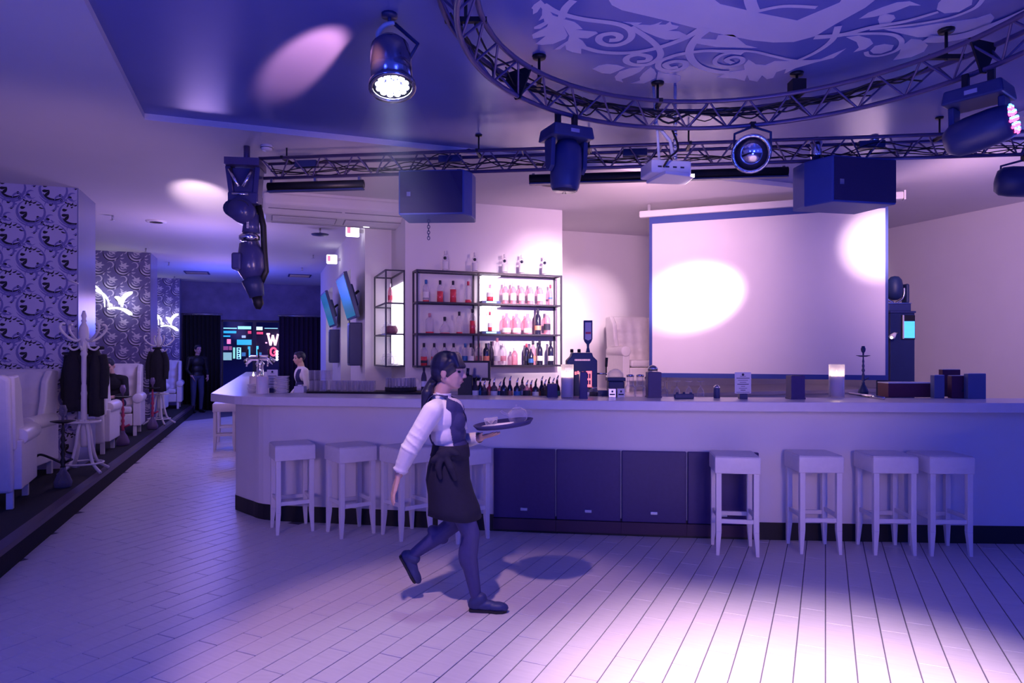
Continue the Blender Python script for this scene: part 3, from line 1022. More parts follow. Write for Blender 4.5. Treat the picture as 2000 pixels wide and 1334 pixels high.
# glowing display boxes in the middle bay
M_GLOW = mat('glowing_acrylic', (0.9, 0.88, 0.95), 0.4, emit=0.9, ecol=(0.96, 0.93, 1.0))
M_BASEB = mat('blue_display_base', (0.03, 0.06, 0.22), 0.4)
M_TEALG = mat('glowing_teal_plate', (0.3, 0.9, 0.9), 0.4, emit=1.2, ecol=(0.35, 0.9, 0.9))
for i, z in enumerate((Z2, Z1)):
    x0, x1 = rackx(939, 0.1), rackx(975, 0.1)
    pos = W(RACKP + (x0 + x1) / 2, RACKQ + 0.135, z + SHELF_TOP)
    nm = ['glowing bottle display box on the upper rack shelf', 'glowing bottle display box on the middle rack shelf'][i]
    t = thing('display_box', nm, 'display box', pos, TH, 'glowing display boxes in the rack')
    w = (x1 - x0) / 2
    MB().bx(-w, w, -0.09, 0.09, 0, 0.035).build('base', M_BASEB, t)
    MB().bx(-w * 0.55, w * 0.55, -0.094, -0.0905, 0.008, 0.028).build('name_plate', M_TEALG, t)
    MB().bx(-w, w, 0.062, 0.088, 0.036, 0.37).build('light_panel', M_GLOW, t)
    MB().bx(-w, w, -0.088, 0.06, 0.36, 0.37).build('top_panel', M_GLOW, t)
    for k in range(8):
        xk = -w + (k + 0.5) * 2 * w / 8
        MB().bx(xk - 0.002, xk + 0.002, 0.058, 0.062, 0.24 if i == 0 else 0.25, 0.36).build('rib', M_STEEL, t)
    if i == 0:
        b = make_bottle('wide', M_GLASS, M_RED, M_PINKG, M_PAPER, 'squat pink bottle standing in the upper glowing display box', 0.95, fill=0.55)
    else:
        b = make_bottle('slim', M_GLASS, M_RED, M_REDL, M_PAPER, 'slim red-topped bottle standing in the lower glowing display box', 0.92, fill=0.7)
    b.location = W(RACKP + (x0 + x1) / 2, RACKQ + 0.105, z + SHELF_TOP + 0.0355)

# ------------------------------------------------------------------ narrow racks on the side wall
M_PANELL = mat('backlit_panel', (0.9, 0.86, 0.92), 0.5, emit=1.6, ecol=(0.95, 0.88, 1.0))


def tower(q0, L, label, lit=True):
    t = thing('narrow_rack', label, 'shelf', W(1.482, q0), TH, 'narrow racks on the side wall')
    w = 0.24
    for x in (0.0, w):
        for y in (0.0, L):
            MB().bx(x - 0.010, x + 0.010, y - 0.010, y + 0.010, Z0 - 0.01, Z3 + 0.03).build('upright', M_RACK, t)
    for z in (Z0, Z1, Z2, Z3 + 0.02):
        for x in (0.0, w):
            MB().bx(x - 0.009, x + 0.009, 0.0, L, z - 0.010, z + 0.010).build('rail', M_RACK, t)
        for y in (0.0, L):
            MB().bx(0.0, w, y - 0.009, y + 0.009, z - 0.009, z + 0.009).build('rail', M_RACK, t)
        if z in (Z0, Z1):
            MB().bx(0.005, w - 0.015, 0.01, L - 0.01, z + 0.001, z + 0.008).build('shelf_board', M_SHGL, t)
        elif z == Z2:
            MB().bx(0.005, w - 0.015, 0.01, L - 0.01, z + 0.001, z + 0.008).build('shelf_board', M_GLASS, t)
    MB().bx(w - 0.012, w - 0.006, 0.05, L - 0.05, Z0 + 0.02, Z3 - 0.12).build('light_panel', M_PANELL if lit else M_WALL, t)
    return t


tower(8.79, 0.94, 'narrow glowing rack at the corner beside the wide bottle rack')
tower(11.55, 1.2, 'narrow rack in the first niche behind the tilted screen')
tower(14.7, 1.2, 'narrow rack in the farthest niche, only a sliver visible')
b = make_bottle('slim', M_PINKG, None, M_PAPER, M_REDL, 'slender pink bottle on the upper shelf of the narrow corner rack', 1.0)
b.location = W(1.60, 9.15, Z2 + 0.0085)


def jar(loc, s, label, m, dome=True):
    t = thing('glass_jar', label, 'jar', loc)
    MB().lathe([(0.06 * s, 0), (0.085 * s, 0.02 * s), (0.09 * s, 0.06 * s), (0.075 * s, 0.10 * s), (0.06 * s, 0.115 * s)], 16).build('bowl', m, t)
    MB().lathe([(0.066 * s, 0.116 * s), (0.06 * s, 0.135 * s), (0.012 * s, 0.15 * s), (0.014 * s, 0.17 * s)], 14).build('lid', M_GLASS, t)
    return t


jar(W(1.585, 8.95, Z1 + 0.0085), 0.92, 'glass jar of dark beans on the middle shelf of the corner rack', mat('dark_beans', (0.25, 0.10, 0.16), 0.6, var=0.5, scale=50))
jar(W(1.59, 9.3, Z1 + 0.0085), 1.0, 'empty lidded glass jar behind the bean jar on the corner rack', M_GLASS)
for k, (q_, n_) in enumerate(((9.0, 'shallow clear glass dish stacked at the front of the corner rack'), (9.3, 'clear glass pot at the back of the corner rack'))):
    jar(W(1.59, q_, Z0 + 0.0085), 1.1, n_ + ' bottom shelf', M_GLASS)
nb = 0
for z, lst in ((Z1, ((11.75, M_PAPER), (12.0, M_DARKG), (12.3, M_PAPER))), (Z0, ((11.8, M_RED), (12.05, M_RED), (12.35, M_PINKG)))):
    for k, (q_, m_) in enumerate(lst):
        b = make_bottle('std', m_, None, M_INK, None, ['white bottle nearest the front on the middle shelf of the niche rack', 'dark bottle on the middle shelf of the niche rack', 'white bottle at the back of the niche rack middle shelf',
                                                      'red bottle nearest the front on the bottom shelf of the niche rack', 'second red bottle on the bottom shelf of the niche rack', 'pale pink bottle at the back of the niche rack bottom shelf'][nb], 0.95)
        b.location = W(1.60, q_, z + 0.0085)
        nb += 1

# ------------------------------------------------------------------ tilted screens on the pillars
M_TVS = mat('teal_lit_screen', (0.03, 0.15, 0.3), 0.2, var=0.5, scale=3, emit=0.28, ecol=(0.02, 0.32, 0.62))


def tv(p, q, z, w, h, tilt, label):
    t = thing('tv_screen', label, 'television', W(p, q, z), 0, 'tilted televisions on the bar wall', (0, 0, 0))
    # local: x along hall, y towards wall, screen faces -y, leaning forward
    t.rotation_euler = (Matrix.Rotation(TH + PI / 2 + PI, 3, 'Z') @ Matrix.Rotation(tilt, 3, 'X')).to_euler()
    MB().box((0, 0.03, 0), (w, 0.05, h)).build('housing', M_GEAR, t, bevel=0.006)
    MB().box((0, 0.002, 0), (w * 0.93, 0.008, h * 0.9)).build('screen', M_TVS, t)
    MB().box((0, 0.09, 0), (w * 0.4, 0.08, h * 0.5)).build('back_cover', M_GEAR, t, bevel=0.02)
    MB().tube([(0, 0.10, 0), (0, 0.22, 0.05)], 0.02, 8).build('wall_arm', M_BLACK, t)
    return t


tv(1.13, 10.25, 2.42, 1.1, 0.66, math.radians(16), 'nearer tilted television glowing teal on the bar pillar')
tv(1.13, 13.3, 2.42, 1.1, 0.66, math.radians(16), 'farther tilted television glowing teal on the second pillar')
for k, (q, zt) in enumerate(((10.2, 2.05), (13.3, 2.05))):
    t = thing('dark_column', ['tall dark column hanging under the nearer tilted television', 'tall dark column hanging under the farther tilted television'][k], 'speaker', W(1.26, q, 0), TH)  # plain dark upright below each television
    MB().bx(-0.09, 0.09, -0.12, 0.12, 1.42, zt).build('cabinet', M_GEAR, t, bevel=0.01)
    MB().bx(-0.095, -0.0905, -0.10, 0.10, 1.45, zt - 0.04).build('grille', M_TVS if False else M_BLACK, t)

# lit exit boxes
M_EXIT = mat('lit_exit_panel', (0.95, 0.9, 1.0), 0.4, emit=4.0, ecol=(0.93, 0.9, 1.0))
M_EXITR = mat('red_exit_mark', (0.8, 0.1, 0.2), 0.4, emit=1.0, ecol=(1.0, 0.25, 0.45))
for k, q in enumerate((9.95, 13.1)):
    t = thing('exit_light', ['lit white exit box with a red mark on the nearer pillar', 'lit white exit box with a red mark on the second pillar'][k], 'exit sign', W(1.20, q, 3.36), TH, 'lit exit boxes')
    MB().box((0, 0, 0), (0.19, 0.05, 0.17)).build('light_panel', M_EXIT, t, bevel=0.015)
    MB().box((-0.055, -0.028, 0.01), (0.05, 0.006, 0.10)).build('exit_mark', M_EXITR, t)
    MB().box((0.12, 0, 0), (0.06, 0.04, 0.05)).build('bracket', M_STEEL, t)

# ================================================================== THINGS ON THE BAR
def lathe_thing(name, label, cat, loc, parts, group=None, n=16):
    t = thing(name, label, cat, loc, 0, group)
    for nm, prof, m in parts:
        MB().lathe(prof, n, caps=nm[0] != '~').build(nm.strip('~'), m, t)
    return t


def candle(px, py, rpx, hpx, gpx, label):
    c = on_counter(px, py)
    s = c.y / FPX
    r, h, g = rpx * s, hpx * s, gpx * s
    c.y += r
    t = thing('glass_candle', label, 'candle', c, 0, 'candles in glass cylinders on the bar')
    MB().lathe([(r, 0.0), (r, 0.006), (r, g), (r - 0.003, g), (r - 0.003, 0.007), (0.002, 0.007)], 20, caps=False).build('glass_cylinder', M_GLASS, t)
    w = MB().lathe([(r - 0.005, 0.008), (r - 0.005, h - 0.006), (r * 0.75, h), (0.003, h - 0.012)], 18).build('wax', M_WAX, t)
    MB().lathe([(0.001, h - 0.012), (0.012, h + 0.006), (0.009, h + 0.022), (0.001, h + 0.05)], 10).build('flame', M_FLAME, t)
    light('candle_flame', 'POINT', c + Vector((0, 0, h + 0.03)), None, 3.0, (1, 0.7, 0.5), 0.02)
    return t


candle(1109, 778, 12.5, 42, 66, 'thick white candle in a glass cylinder beside the beer tap')
candle(1641, 777, 14.5, 43, 65, 'thick lit white candle in a glass cylinder left of the tabletop hookah')
c = on_counter(512, 769)
t = thing('candle', 'broad white pillar candle at the left end of the bar', 'candle', c)
MB().lathe([(0.055, 0), (0.056, 0.004), (0.056, 0.165), (0.05, 0.172), (0.004, 0.165)], 20).build('wax', M_WAX, t)
MB().tube([(0, 0, 0.16), (0, 0, 0.18)], 0.003, 6).build('wick', M_INK, t)
c = on_counter(495, 756)
t = thing('candle', 'lit narrow candle behind the broad pillar candle', 'candle', c)
MB().lathe([(0.045, 0), (0.046, 0.004), (0.046, 0.13), (0.004, 0.125)], 18).build('wax', M_WAX, t)
MB().lathe([(0.001, 0.124), (0.013, 0.14), (0.009, 0.155), (0.001, 0.18)], 10).build('flame', M_FLAME, t)

# saucers, plates, menus at the left end
def plates(px, py, n, r, dz, what, group):
    c = on_counter(px, py)
    for k in range(n):
        lab = f'white {what} in the stack, ' + ('topmost' if k == n - 1 else ('bottom one' if k == 0 else f'{ORD[k]} from the bottom'))
        t = tag(MB().lathe([(r * 0.55, 0), (r * 0.6, 0.002), (r, dz * 0.95), (r * 0.98, dz * 0.999), (r * 0.55, 0.005)], 20, caps=True).build('plate', M_WHITE, None, c + Vector((0.003 * math.sin(k * 2), 0, k * dz))), lab, 'plate', group)


plates(550, 768, 11, 0.075, 0.0155, 'plate beside the menu holder', 'stack of plates right of the menu holder')
plates(492, 767, 6, 0.05, 0.0145, 'saucer left of the broad candle', 'stack of saucers left of the broad candle')


def menu_holder(px, py, wpx, hpx, label, lines=7):
    c = on_counter(px, py)
    s = c.y / FPX
    w, h = wpx * s, hpx * s
    t = thing('menu_stand', label, 'menu stand', c)
    MB().bx(-w * 0.24, w * 0.24, -0.025, 0.035, 0, h * 0.2).build('foot', M_GEAR, t, bevel=0.005)
    sh = MB().bx(-w / 2, w / 2, -0.002, 0.002, h * 0.2 + 0.0005, h).build('sheet', M_PAPER, t)
    MB().lathe([(0.0005, 0), (0.011, 0), (0.011, 0.001), (0.0005, 0.001)], 12, Matrix.Translation((0, -0.002, h * 0.91)) @ Matrix.Rotation(PI / 2, 4, 'X'), caps=False).build('emblem', M_INK, sh)
    wd_ = [0.35, 0.8, 0.6, 0.4, 0.7, 0.25, 0.5, 0.3, 0.8]
    for k in range(lines):
        z = h * (0.84 - 0.60 * k / (lines - 1))
        MB().bx(-w / 2 * wd_[k % 9], w / 2 * wd_[k % 9], -0.0034, -0.0021, z, z + 0.004 * (1.3 if k % 3 == 1 else 0.8)).build('text_line', M_INK, sh)
    return t


menu_holder(1451, 779, 32, 52, 'small white printed menu stand on a dark foot at the middle of the bar', 9)
menu_holder(532, 767, 21, 45, 'tall narrow printed menu stand between candle and plates', 6)
c = on_counter(583, 768)
t = thing('napkin_box', 'small pale napkin box right of the plate stack', 'box', c + Vector((0, 0.06, 0)))
MB().bx(-0.05, 0.05, -0.05, 0.05, 0, 0.07).build('box', M_PAPER, t, bevel=0.006)
MB().bx(-0.02, 0.02, -0.02, 0.02, 0.07, 0.082).build('napkin', M_WHITE, t)
# chrome espresso-like ornament far along the left arm
c = on_counter(508, 741)
t = thing('chrome_tap', 'gleaming chrome beer tap far along the left arm of the bar', 'beer tap', c)
MB().lathe([(0.10, 0), (0.10, 0.02), (0.06, 0.03), (0.05, 0.20), (0.07, 0.24), (0.05, 0.27), (0.01, 0.29)], 16).build('column', M_CHROME, t)
MB().tube([(-0.22, 0, 0.26), (-0.12, -0.02, 0.33), (0.12, -0.02, 0.33), (0.22, 0, 0.26)], 0.045, 10).build('cross_tube', M_CHROME, t)
for x in (-0.16, 0.0, 0.16):
    h = MB().tube([(x, -0.05, 0.30), (x, -0.11, 0.29), (x, -0.12, 0.20)], 0.014, 8).build('spout', M_CHROME, t)
    MB().tube([(x, -0.06, 0.33), (x, -0.08, 0.46)], [0.010, 0.016], 8).build('tap_handle', M_BLACK, t)

# ------------------------------------------------------------------ glasses on the work shelf
def make_glass(label, r=0.034, h=0.10, kind='tumbler'):
    t = thing('drinking_glass', label, 'glass')
    if kind == 'tumbler':
        MB().lathe([(r * 0.9, 0), (r, 0.01), (r, h), (r - 0.003, h), (r * 0.85, 0.012), (0.002, 0.012)], 12, caps=False).lathe([(0.001, 0), (r * 0.9, 0)], 12, caps=False).build('bowl', M_GLASS, t)
    else:
        # stemmed glass standing upside down on its rim
        MB().lathe([(r, 0), (r * 1.12, 0.03), (r * 0.9, 0.065), (0.010, 0.085)], 14, caps=False).build('bowl', M_GLASS, t)
        MB().lathe([(0.010, 0.085), (0.004, 0.10), (0.004, 0.135)], 8, caps=False).build('stem', M_GLASS, t)
        MB().lathe([(0.004, 0.1351), (0.03, 0.142), (0.033, 0.146), (0.001, 0.147)], 14, caps=False).build('foot', M_GLASS, t)
    return t


def shelf_pt(px, d, z=WS):
    """point over the work shelf, d metres behind the bar front"""
    lo, hi = 5.0, 8.5
    for _ in range(40):
        m = (lo + hi) / 2
        x = (px - 1000) / FPX * m
        if m - front_y(x) > d:
            hi = m
        else:
            lo = m
    return Vector(((px - 1000) / FPX * m, m, z))


# black glass tray raised on the work shelf so that the glasses show above the counter
tray_mat = mat('dark_rubber_mat', (0.015, 0.015, 0.022), 0.8)
mt = MB()
a_ = [shelf_pt(px, 0.40) for px in (600, 680, 760, 840)]
b_ = [shelf_pt(px, 0.75) for px in (600, 680, 760, 840)]
mt.prism([(v.x, v.y) for v in a_] + [(v.x, v.y) for v in b_[::-1]], WS + 0.0005, 1.215)
tag(mt.build('glass_tray', tray_mat), 'raised black tray full of clear glasses behind the bar', 'tray')
GB = 1.2155
g0 = None
n = 0
gl = 'clear tumbler among many alike standing in the glass tray behind the bar'
for row, d in enumerate((0.46, 0.58)):
    for k in range(12):
        px = 610 + k * 10.4 + row * 3
        if 640 < px < 648:
            continue
        pt = shelf_pt(px, d, GB)
        gl = f'clear tumbler, {ORD[k]} place from the left in the ' + ('front' if row == 0 else 'back') + ' row of the glass tray'
        if g0 is None:
            g0 = make_glass(gl, 0.033, 0.105)
            g0.location = pt
            g0['group'] = 'tumblers in the glass tray'
            g0['label'] = gl
        else:
            dup(g0, pt, 0, gl, 'tumblers in the glass tray')
for k in range(4):
    dup(g0, shelf_pt(609 + k * 11, 0.48, GB + 0.106), 0, f'clear tumbler stacked upside down on the left of the tray, {ORD[k]} from the left', 'stacked tumblers at the left end of the tray')
cp = thing('crate', 'round dark crate of upturned glasses at the right end of the glass tray', 'crate', shelf_pt(783, 0.58, GB))
MB().lathe([(0.155, 0), (0.16, 0.005), (0.16, 0.045), (0.155, 0.045), (0.15, 0.006), (0.002, 0.006)], 24, caps=False).build('basket', tray_mat, cp)
g1 = None
for k in range(11):
    a = PI + PI * k / 10
    pt = Vector(cp.location) + Vector((0.125 * math.cos(a), 0.12 * math.sin(a), 0.0065))
    lab = f'clear glass in the round dark crate behind the bar, {ORD[k]} from the left'
    if g1 is None:
        g1 = make_glass(lab, 0.03, 0.13)
        g1.location = pt
        g1['group'] = 'glasses in the round crate'
    else:
        dup(g1, pt, 0, lab, 'glasses in the round crate')
# white folded cloth on the back worktop under the racks
t = thing('worktop', 'pale worktop under the bottle racks', 'worktop', W(1.70, 8.28), TH)
MB().bx(-0.15, 2.3, 0.0, 0.46, 1.08, 1.12).build('top', M_TOP, t)
MB().bx(-0.12, 2.28, 0.05, 0.45, 0.0, 1.08).build('cabinet', M_BARW, t)
t = thing('cloth_bundle', 'white folded cloth bundle on the worktop under the narrow rack', 'cloth', W(1.72, 8.5, 1.12), TH)
MB().ball((0, 0, 0.09), (0.16, 0.12, 0.09), 16, 10).ball((0.12, 0.02, 0.06), (0.12, 0.11, 0.06), 14, 8).build('cloth', M_PAPER, t)
b = make_bottle('slim', M_TINT, None, M_INK, M_PAPER, 'dark-capped slim bottle standing at the right end of the glass tray', 0.9)
b.location = shelf_pt(828, 0.5, GB)
# folded cashier screen behind the waitress
t = thing('till_screen', 'dark folded till screen behind the head of the waitress', 'till', shelf_pt(925, 0.66), math.radians(-8))
MB().bx(-0.17, 0.17, -0.02, 0.02, 0.16, 0.36).build('screen_frame', M_BLACK, t, bevel=0.006)
MB().bx(-0.15, 0.15, -0.024, -0.021, 0.19, 0.34).build('screen', mat('grey_screen', (0.25, 0.22, 0.3), 0.2), t)
MB().bx(-0.12, 0.12, -0.08, 0.08, 0, 0.02).build('foot', M_GEAR, t)
MB().bx(-0.03, 0.03, 0.0, 0.03, 0.02, 0.17).build('stem', M_GEAR, t)
# black holder block behind the waitress
t = thing('straw_holder', 'tall black holder block just behind the face of the waitress', 'holder', shelf_pt(909, 0.45))
MB().bx(-0.07, 0.07, -0.06, 0.06, 0, 0.22).build('box', M_BLACK, t, bevel=0.008)
MB().tube([(0.02, 0, 0.2), (0.025, 0, 0.29)], 0.016, 8).build('bottle_neck', M_DARKG, t)

# ------------------------------------------------------------------ speed rail bottles
RP = [('std', M_DARKG, 'dark'), ('std', M_TINT, 'smoky'), ('slim', M_DARKG, 'slim dark'), ('std', M_RED, 'red'), ('wine', M_DARKG, 'dark long-necked'), ('flask', M_TINT, 'short smoky'), ('flask', M_PINKG, 'pink short')]
M_SPOUT = M_CHROME
seq = [(928, 1, 1.0), (938, 0, .95), (946, 1, .8), (956, 3, .85), (965, 1, .95), (976, 6, .9), (984, 0, .98), (996, 2, .95), (1010, 0, .95), (1020, 1, 1.0), (1029, 6, 1.05), (1037, 3, .8), (1046, 0, .9), (1058, 2, .95), (1064, 5, 1.1), (1072, 1, 1.0), (1080, 0, .95), (1088, 2, 1.0)]
protos = {}
for i, (px, kd, s) in enumerate(seq):
    kind, m, nm = RP[kd]
    pt = shelf_pt(px, 0.44 + 0.07 * (i % 2), WS)
    lab = f'{nm} pourer bottle, {ORD[i]} from the waitress in the bar speed rail'
    key = (kd, s)
    if key in protos:
        dup(protos[key], pt, 0, lab, 'pourer bottles in the speed rail')
    else:
        b = thing('pourer_bottle', lab, 'bottle', pt, 0, 'pourer bottles in the speed rail')
        sc_ = s * 0.62
        pr = [(r * s * 0.95, z * sc_) for r, z in bprof(kind)]
        MB().lathe(pr, 12).build('glass', m, b)
        top = pr[-1][1]
        MB().tube([(0, 0, top - 0.01), (0, 0, top + 0.015), (0.014, 0, top + 0.05)], [0.011, 0.009, 0.005], 8).build('spout', M_SPOUT if i % 3 else M_BLACK, b)
        MB().lathe([(pr[1][0] * 1.02, 0.03 * s), (pr[1][0] * 1.02, 0.075 * s)], 12, caps=False).build('label_band', [M_PAPER, M_BLUEL, M_INK, M_ORNL][i % 4], b)
        protos[key] = b

# ------------------------------------------------------------------ beer tap machine
c = shelf_pt(1135, 0.56)
t = thing('beer_machine', 'dark blue beer dispenser with a tall oval badge and glowing red lettering', 'beer machine', c)
s = c.y / FPX
M_MACH = mat('dark_blue_machine_lacquer', (0.014, 0.028, 0.12), 0.5)
zt = EYE - (700 - HOR) * s - WS
w = 29 * s
body = [(-w, 0), (w, 0), (w, zt - 0.02), (w * 0.72, zt + 0.02), (w * 0.65, zt + 0.055), (-w * 0.65, zt + 0.055), (-w * 0.72, zt + 0.02), (-w, zt - 0.02)]
MB().prism(body, -0.11, 0.11, Matrix.Rotation(PI / 2, 4, 'X')).build('body', M_MACH, t, bevel=0.008)
for x in (-0.09, -0.02):
    MB().lathe([(0.016, 0), (0.016, 0.03), (0.012, 0.034)], 10, c=(x, 0, zt + 0.056)).build('knob', M_BLACK, t)
badge = [(-0.042, 0.13), (-0.042, 0.31), (0.042, 0.31), (0.042, 0.13), (0.03, 0.10), (0.012, 0.08), (0.009, 0.05), (0.02, 0.0), (-0.02, 0.0), (-0.009, 0.05), (-0.012, 0.08), (-0.03, 0.10)]
bd = MB().prism(badge[::-1], -0.02, 0.02, Matrix.Translation((w * 0.46, 0, zt + 0.057)) @ Matrix.Rotation(PI / 2, 4, 'X')).build('badge', M_MACH, t, bevel=0.004)
MB().prism([(-0.03, 0.13), (-0.03, 0.29), (0.03, 0.29), (0.03, 0.13), (0.0, 0.115)][::-1], 0.0205, 0.023, Matrix.Translation((w * 0.46, 0, zt + 0.057)) @ Matrix.Rotation(PI / 2, 4, 'X')).build('badge_face', mat('pale_badge_print', (0.55, 0.48, 0.6), 0.4), bd)
MB().bx(w * 0.46 - 0.026, w * 0.46 + 0.026, -0.0255, -0.0232, zt + 0.235, zt + 0.255).build('badge_stripe', M_REDL, bd)
M_REDG = mat('glowing_red_letter', (0.9, 0.2, 0.25), 0.4, emit=1.5, ecol=(1.0, 0.18, 0.22))
M_PINKL = mat('pink_letter', (0.9, 0.5, 0.6), 0.4, emit=0.5, ecol=(1.0, 0.5, 0.6))
rnd = random.Random(3)
x = -w * 0.5
k = 0
while x < w * 0.48:
    ww = 0.008 + 0.004 * (k % 3 == 1)
    MB().bx(x, x + ww, -0.114, -0.1105, zt - 0.022, zt - 0.006).build('small_letter', M_PINKL, t)
    x += ww + 0.003
    k += 1
for k, (x0, x1, z0, z1) in enumerate([(-.5, -.38, .40, .45), (-.34, -.22, .41, .46), (-.18, -.05, .38, .44), (-.02, .08, .39, .45), (.12, .22, .38, .44), (.26, .30, .20, .46), (.26, .62, .42, .46), (.40, .44, .2, .42),
                                      (.55, .62, .22, .46), (.26, .62, .2, .24), (.30, .58, .31, .34)]):
    MB().bx(w * x0, w * x1, -0.114 - 0.0004 * (k % 2), -0.1105, zt * z0 * 1.5, zt * z1 * 1.5).build('red_letter', M_REDG, t)
sp = MB().tube([(w, -0.03, zt * 0.62), (w + 0.10, -0.03, zt * 0.62)], 0.008, 8).build('tap_arm', M_CHROME, t)
MB().tube([(w + 0.095, -0.03, zt * 0.58), (w + 0.095, -0.03, zt * 0.78), (w + 0.095, -0.03, zt * 0.80), (w + 0.10, -0.03, zt * 1.02)], [0.006, 0.006, 0.012, 0.014], 8).build('tap_lever', M_BLACK, sp)
# small printed card behind the candle
t = thing('table_card', 'small dark upright card with red print behind the candle', 'card', shelf_pt(1109, 0.385))
MB().bx(-0.06, 0.06, -0.02, 0.02, 0, 0.02).bx(-0.055, 0.055, -0.003, 0.003, 0.02, 0.33).build('card', M_MACH, t)
MB().bx(-0.03, 0.045, -0.0048, -0.0031, 0.27, 0.30).build('print', M_PINKL, t)
MB().bx(-0.005, 0.045, -0.0048, -0.0031, 0.17, 0.23).build('red_print', M_REDG, t)

# dark leather tumblers / boxes on the counter edge
def dark_box(px, py, wpx, hpx, label, m=M_GEAR, flare=1.0):
    c = on_counter(px, py)
    s = c.y / FPX
    w, h = wpx * s, hpx * s
    t = thing('cutlery_box', label, 'holder', c + Vector((0, w / 2, 0)))
    MB().box((0, 0, h / 2), (w, w, h), taper=flare).build('box', m, t, bevel=0.004)
    MB().box((0, 0, h + 0.001), (w * 0.8, w * 0.8, 0.002)).build('lining', M_BLACK, t)
    MB().bx(-w * 0.53, w * 0.53, -w * 0.53, w * 0.53, 0, 0.014).build('foot', m, t)
    return t


dark_box(1140, 779, 15, 52, 'tall narrow dark box right of the candle on the bar', M_PAD)
dark_box(1079, 776, 20, 26, 'short dark box left of the candle on the bar', M_PAD)
dark_box(1279, 777, 26, 50, 'dark tumbler box under the hanging screen corner', M_PAD)
dark_box(1559, 780, 27, 46, 'dark tapered box standing alone right of the menu stand', M_PAD)
# shaker glass behind the box
c = shelf_pt(1275, 0.50)
lathe_thing('mixing_glass', 'tall ribbed mixing glass with a metal lid behind the dark tumbler box', 'glass', c,
            [('bowl', [(0.035, 0), (0.04, 0.01), (0.045, 0.27), (0.042, 0.27)], M_GLASS), ('lid', [(0.046, 0.2705), (0.046, 0.30), (0.03, 0.315), (0.012, 0.325)], M_STEEL)])
# small grinder / shaker
c = on_counter(1402, 778)
lathe_thing('sugar_shaker', 'small dark shaker with a silver cone lid on the bar', 'shaker', c + Vector((0, 0.03, 0)),
            [('body', [(0.027, 0), (0.029, 0.004), (0.028, 0.085), (0.026, 0.09)], M_GEAR), ('lid', [(0.030, 0.0905), (0.030, 0.10), (0.012, 0.115), (0.004, 0.118)], M_CHROME)])
# upturned stemmed glasses
wg = None
for i, px in enumerate((1301, 1325, 1349, 1372)):
    pt = on_counter(px, 776)
    pt.y += 0.06
    lab = f'upturned stemmed glass, {ORD[i]} from the left in the row of four on the bar'
    if wg is None:
        wg = make_glass(lab, 0.030, kind='stem')
        wg.location = pt
        wg['group'] = 'upturned stemmed glasses on the bar'
    else:
        dup(wg, pt, 0, lab, 'upturned stemmed glasses on the bar')
t = thing('bar_caddy', 'low dark caddy between the upturned stemmed glasses', 'caddy', on_counter(1337, 779) + Vector((0, 0.02, 0)))
MB().bx(-0.085, 0.085, -0.02, 0.02, 0, 0.045).build('tray', M_GEAR, t, bevel=0.008)
for x in (-0.06, 0.0, 0.06):
    MB().lathe([(0.012, 0.0455), (0.014, 0.05), (0.008, 0.058)], 8, c=(x, 0, 0)).build('knob', M_GEAR, t)
# carafes and jars, right of the machine
def carafe(px, d, label, s=1.0):
    return lathe_thing('glass_jar', label, 'jar', shelf_pt(px, d),
                       [('bowl', [(0.05 * s, 0), (0.055 * s, 0.01), (0.055 * s, 0.10 * s), (0.035 * s, 0.14 * s)], M_GLASS), ('neck', [(0.035 * s, 0.1405 * s), (0.033 * s, 0.15 * s), (0.034 * s, 0.215 * s)], M_GLASS),
                        ('lid', [(0.036 * s, 0.2155 * s), (0.036 * s, 0.235 * s), (0.01 * s, 0.24 * s)], M_CHROME)], 'lidded jars on the bar')


carafe(1231, 0.42, 'left of two tall clear jars with silver lids on the bar')
carafe(1250, 0.42, 'right of two tall clear jars with silver lids on the bar')
carafe(1265, 0.62, 'squat clear jar behind the right silver-lidded jar', 0.9)
for i, (px, m) in enumerate(((1144, M_PAPER), (1159, M_TINT))):
    lathe_thing('storage_jar', ['clip-top jar with a printed label right of the tall dark box', 'clip-top jar left of the coffee grinder'][i], 'jar', shelf_pt(px, 0.40),
                [('bowl', [(0.036, 0), (0.04, 0.005), (0.04, 0.09), (0.034, 0.10)], M_GLASS), ('lid', [(0.037, 0.1005), (0.037, 0.115), (0.01, 0.12)], M_STEEL), ('label_band', [(0.041, 0.03), (0.041, 0.07)], m)])
t = thing('coffee_grinder', 'dark grinder with a clear dome hopper behind the bar', 'grinder', shelf_pt(1202, 0.54))
MB().bx(-0.075, 0.075, -0.07, 0.07, 0.0, 0.17).build('body', M_MACH, t, bevel=0.012)
MB().bx(-0.085, 0.085, -0.08, 0.08, 0.171, 0.205).build('collar', M_MACH, t, bevel=0.006)
MB().lathe([(0.078, 0.206), (0.075, 0.24), (0.055, 0.27), (0.02, 0.285), (0.002, 0.287)], 18).build('hopper', M_GLASS, t)
t = thing('folded_card', 'low dark folded card between jars and grinder', 'card', shelf_pt(1178, 0.47))
MB().bx(-0.06, 0.06, -0.03, 0.03, 0, 0.085).build('card', M_GEAR, t, bevel=0.004)
for i, px in enumerate((1196, 1213)):
    t = thing('small_box', ['small banded tin left of the white card on the bar', 'small white card box with dark emblems on the bar'][i], 'box', on_counter(px, 776) + Vector((0, 0.03, 0)))
    MB().bx(-0.034, 0.034, -0.03, 0.03, 0, 0.078).build('box', M_STEEL if i == 0 else M_PAPER, t, bevel=0.003)
    MB().bx(-0.024, 0.024, -0.0318, -0.0302, 0.02, 0.032).build('print', M_INK, t)
    MB().bx(-0.008, 0.008, -0.0318, -0.0302, 0.044, 0.062).build('emblem', M_INK, t)

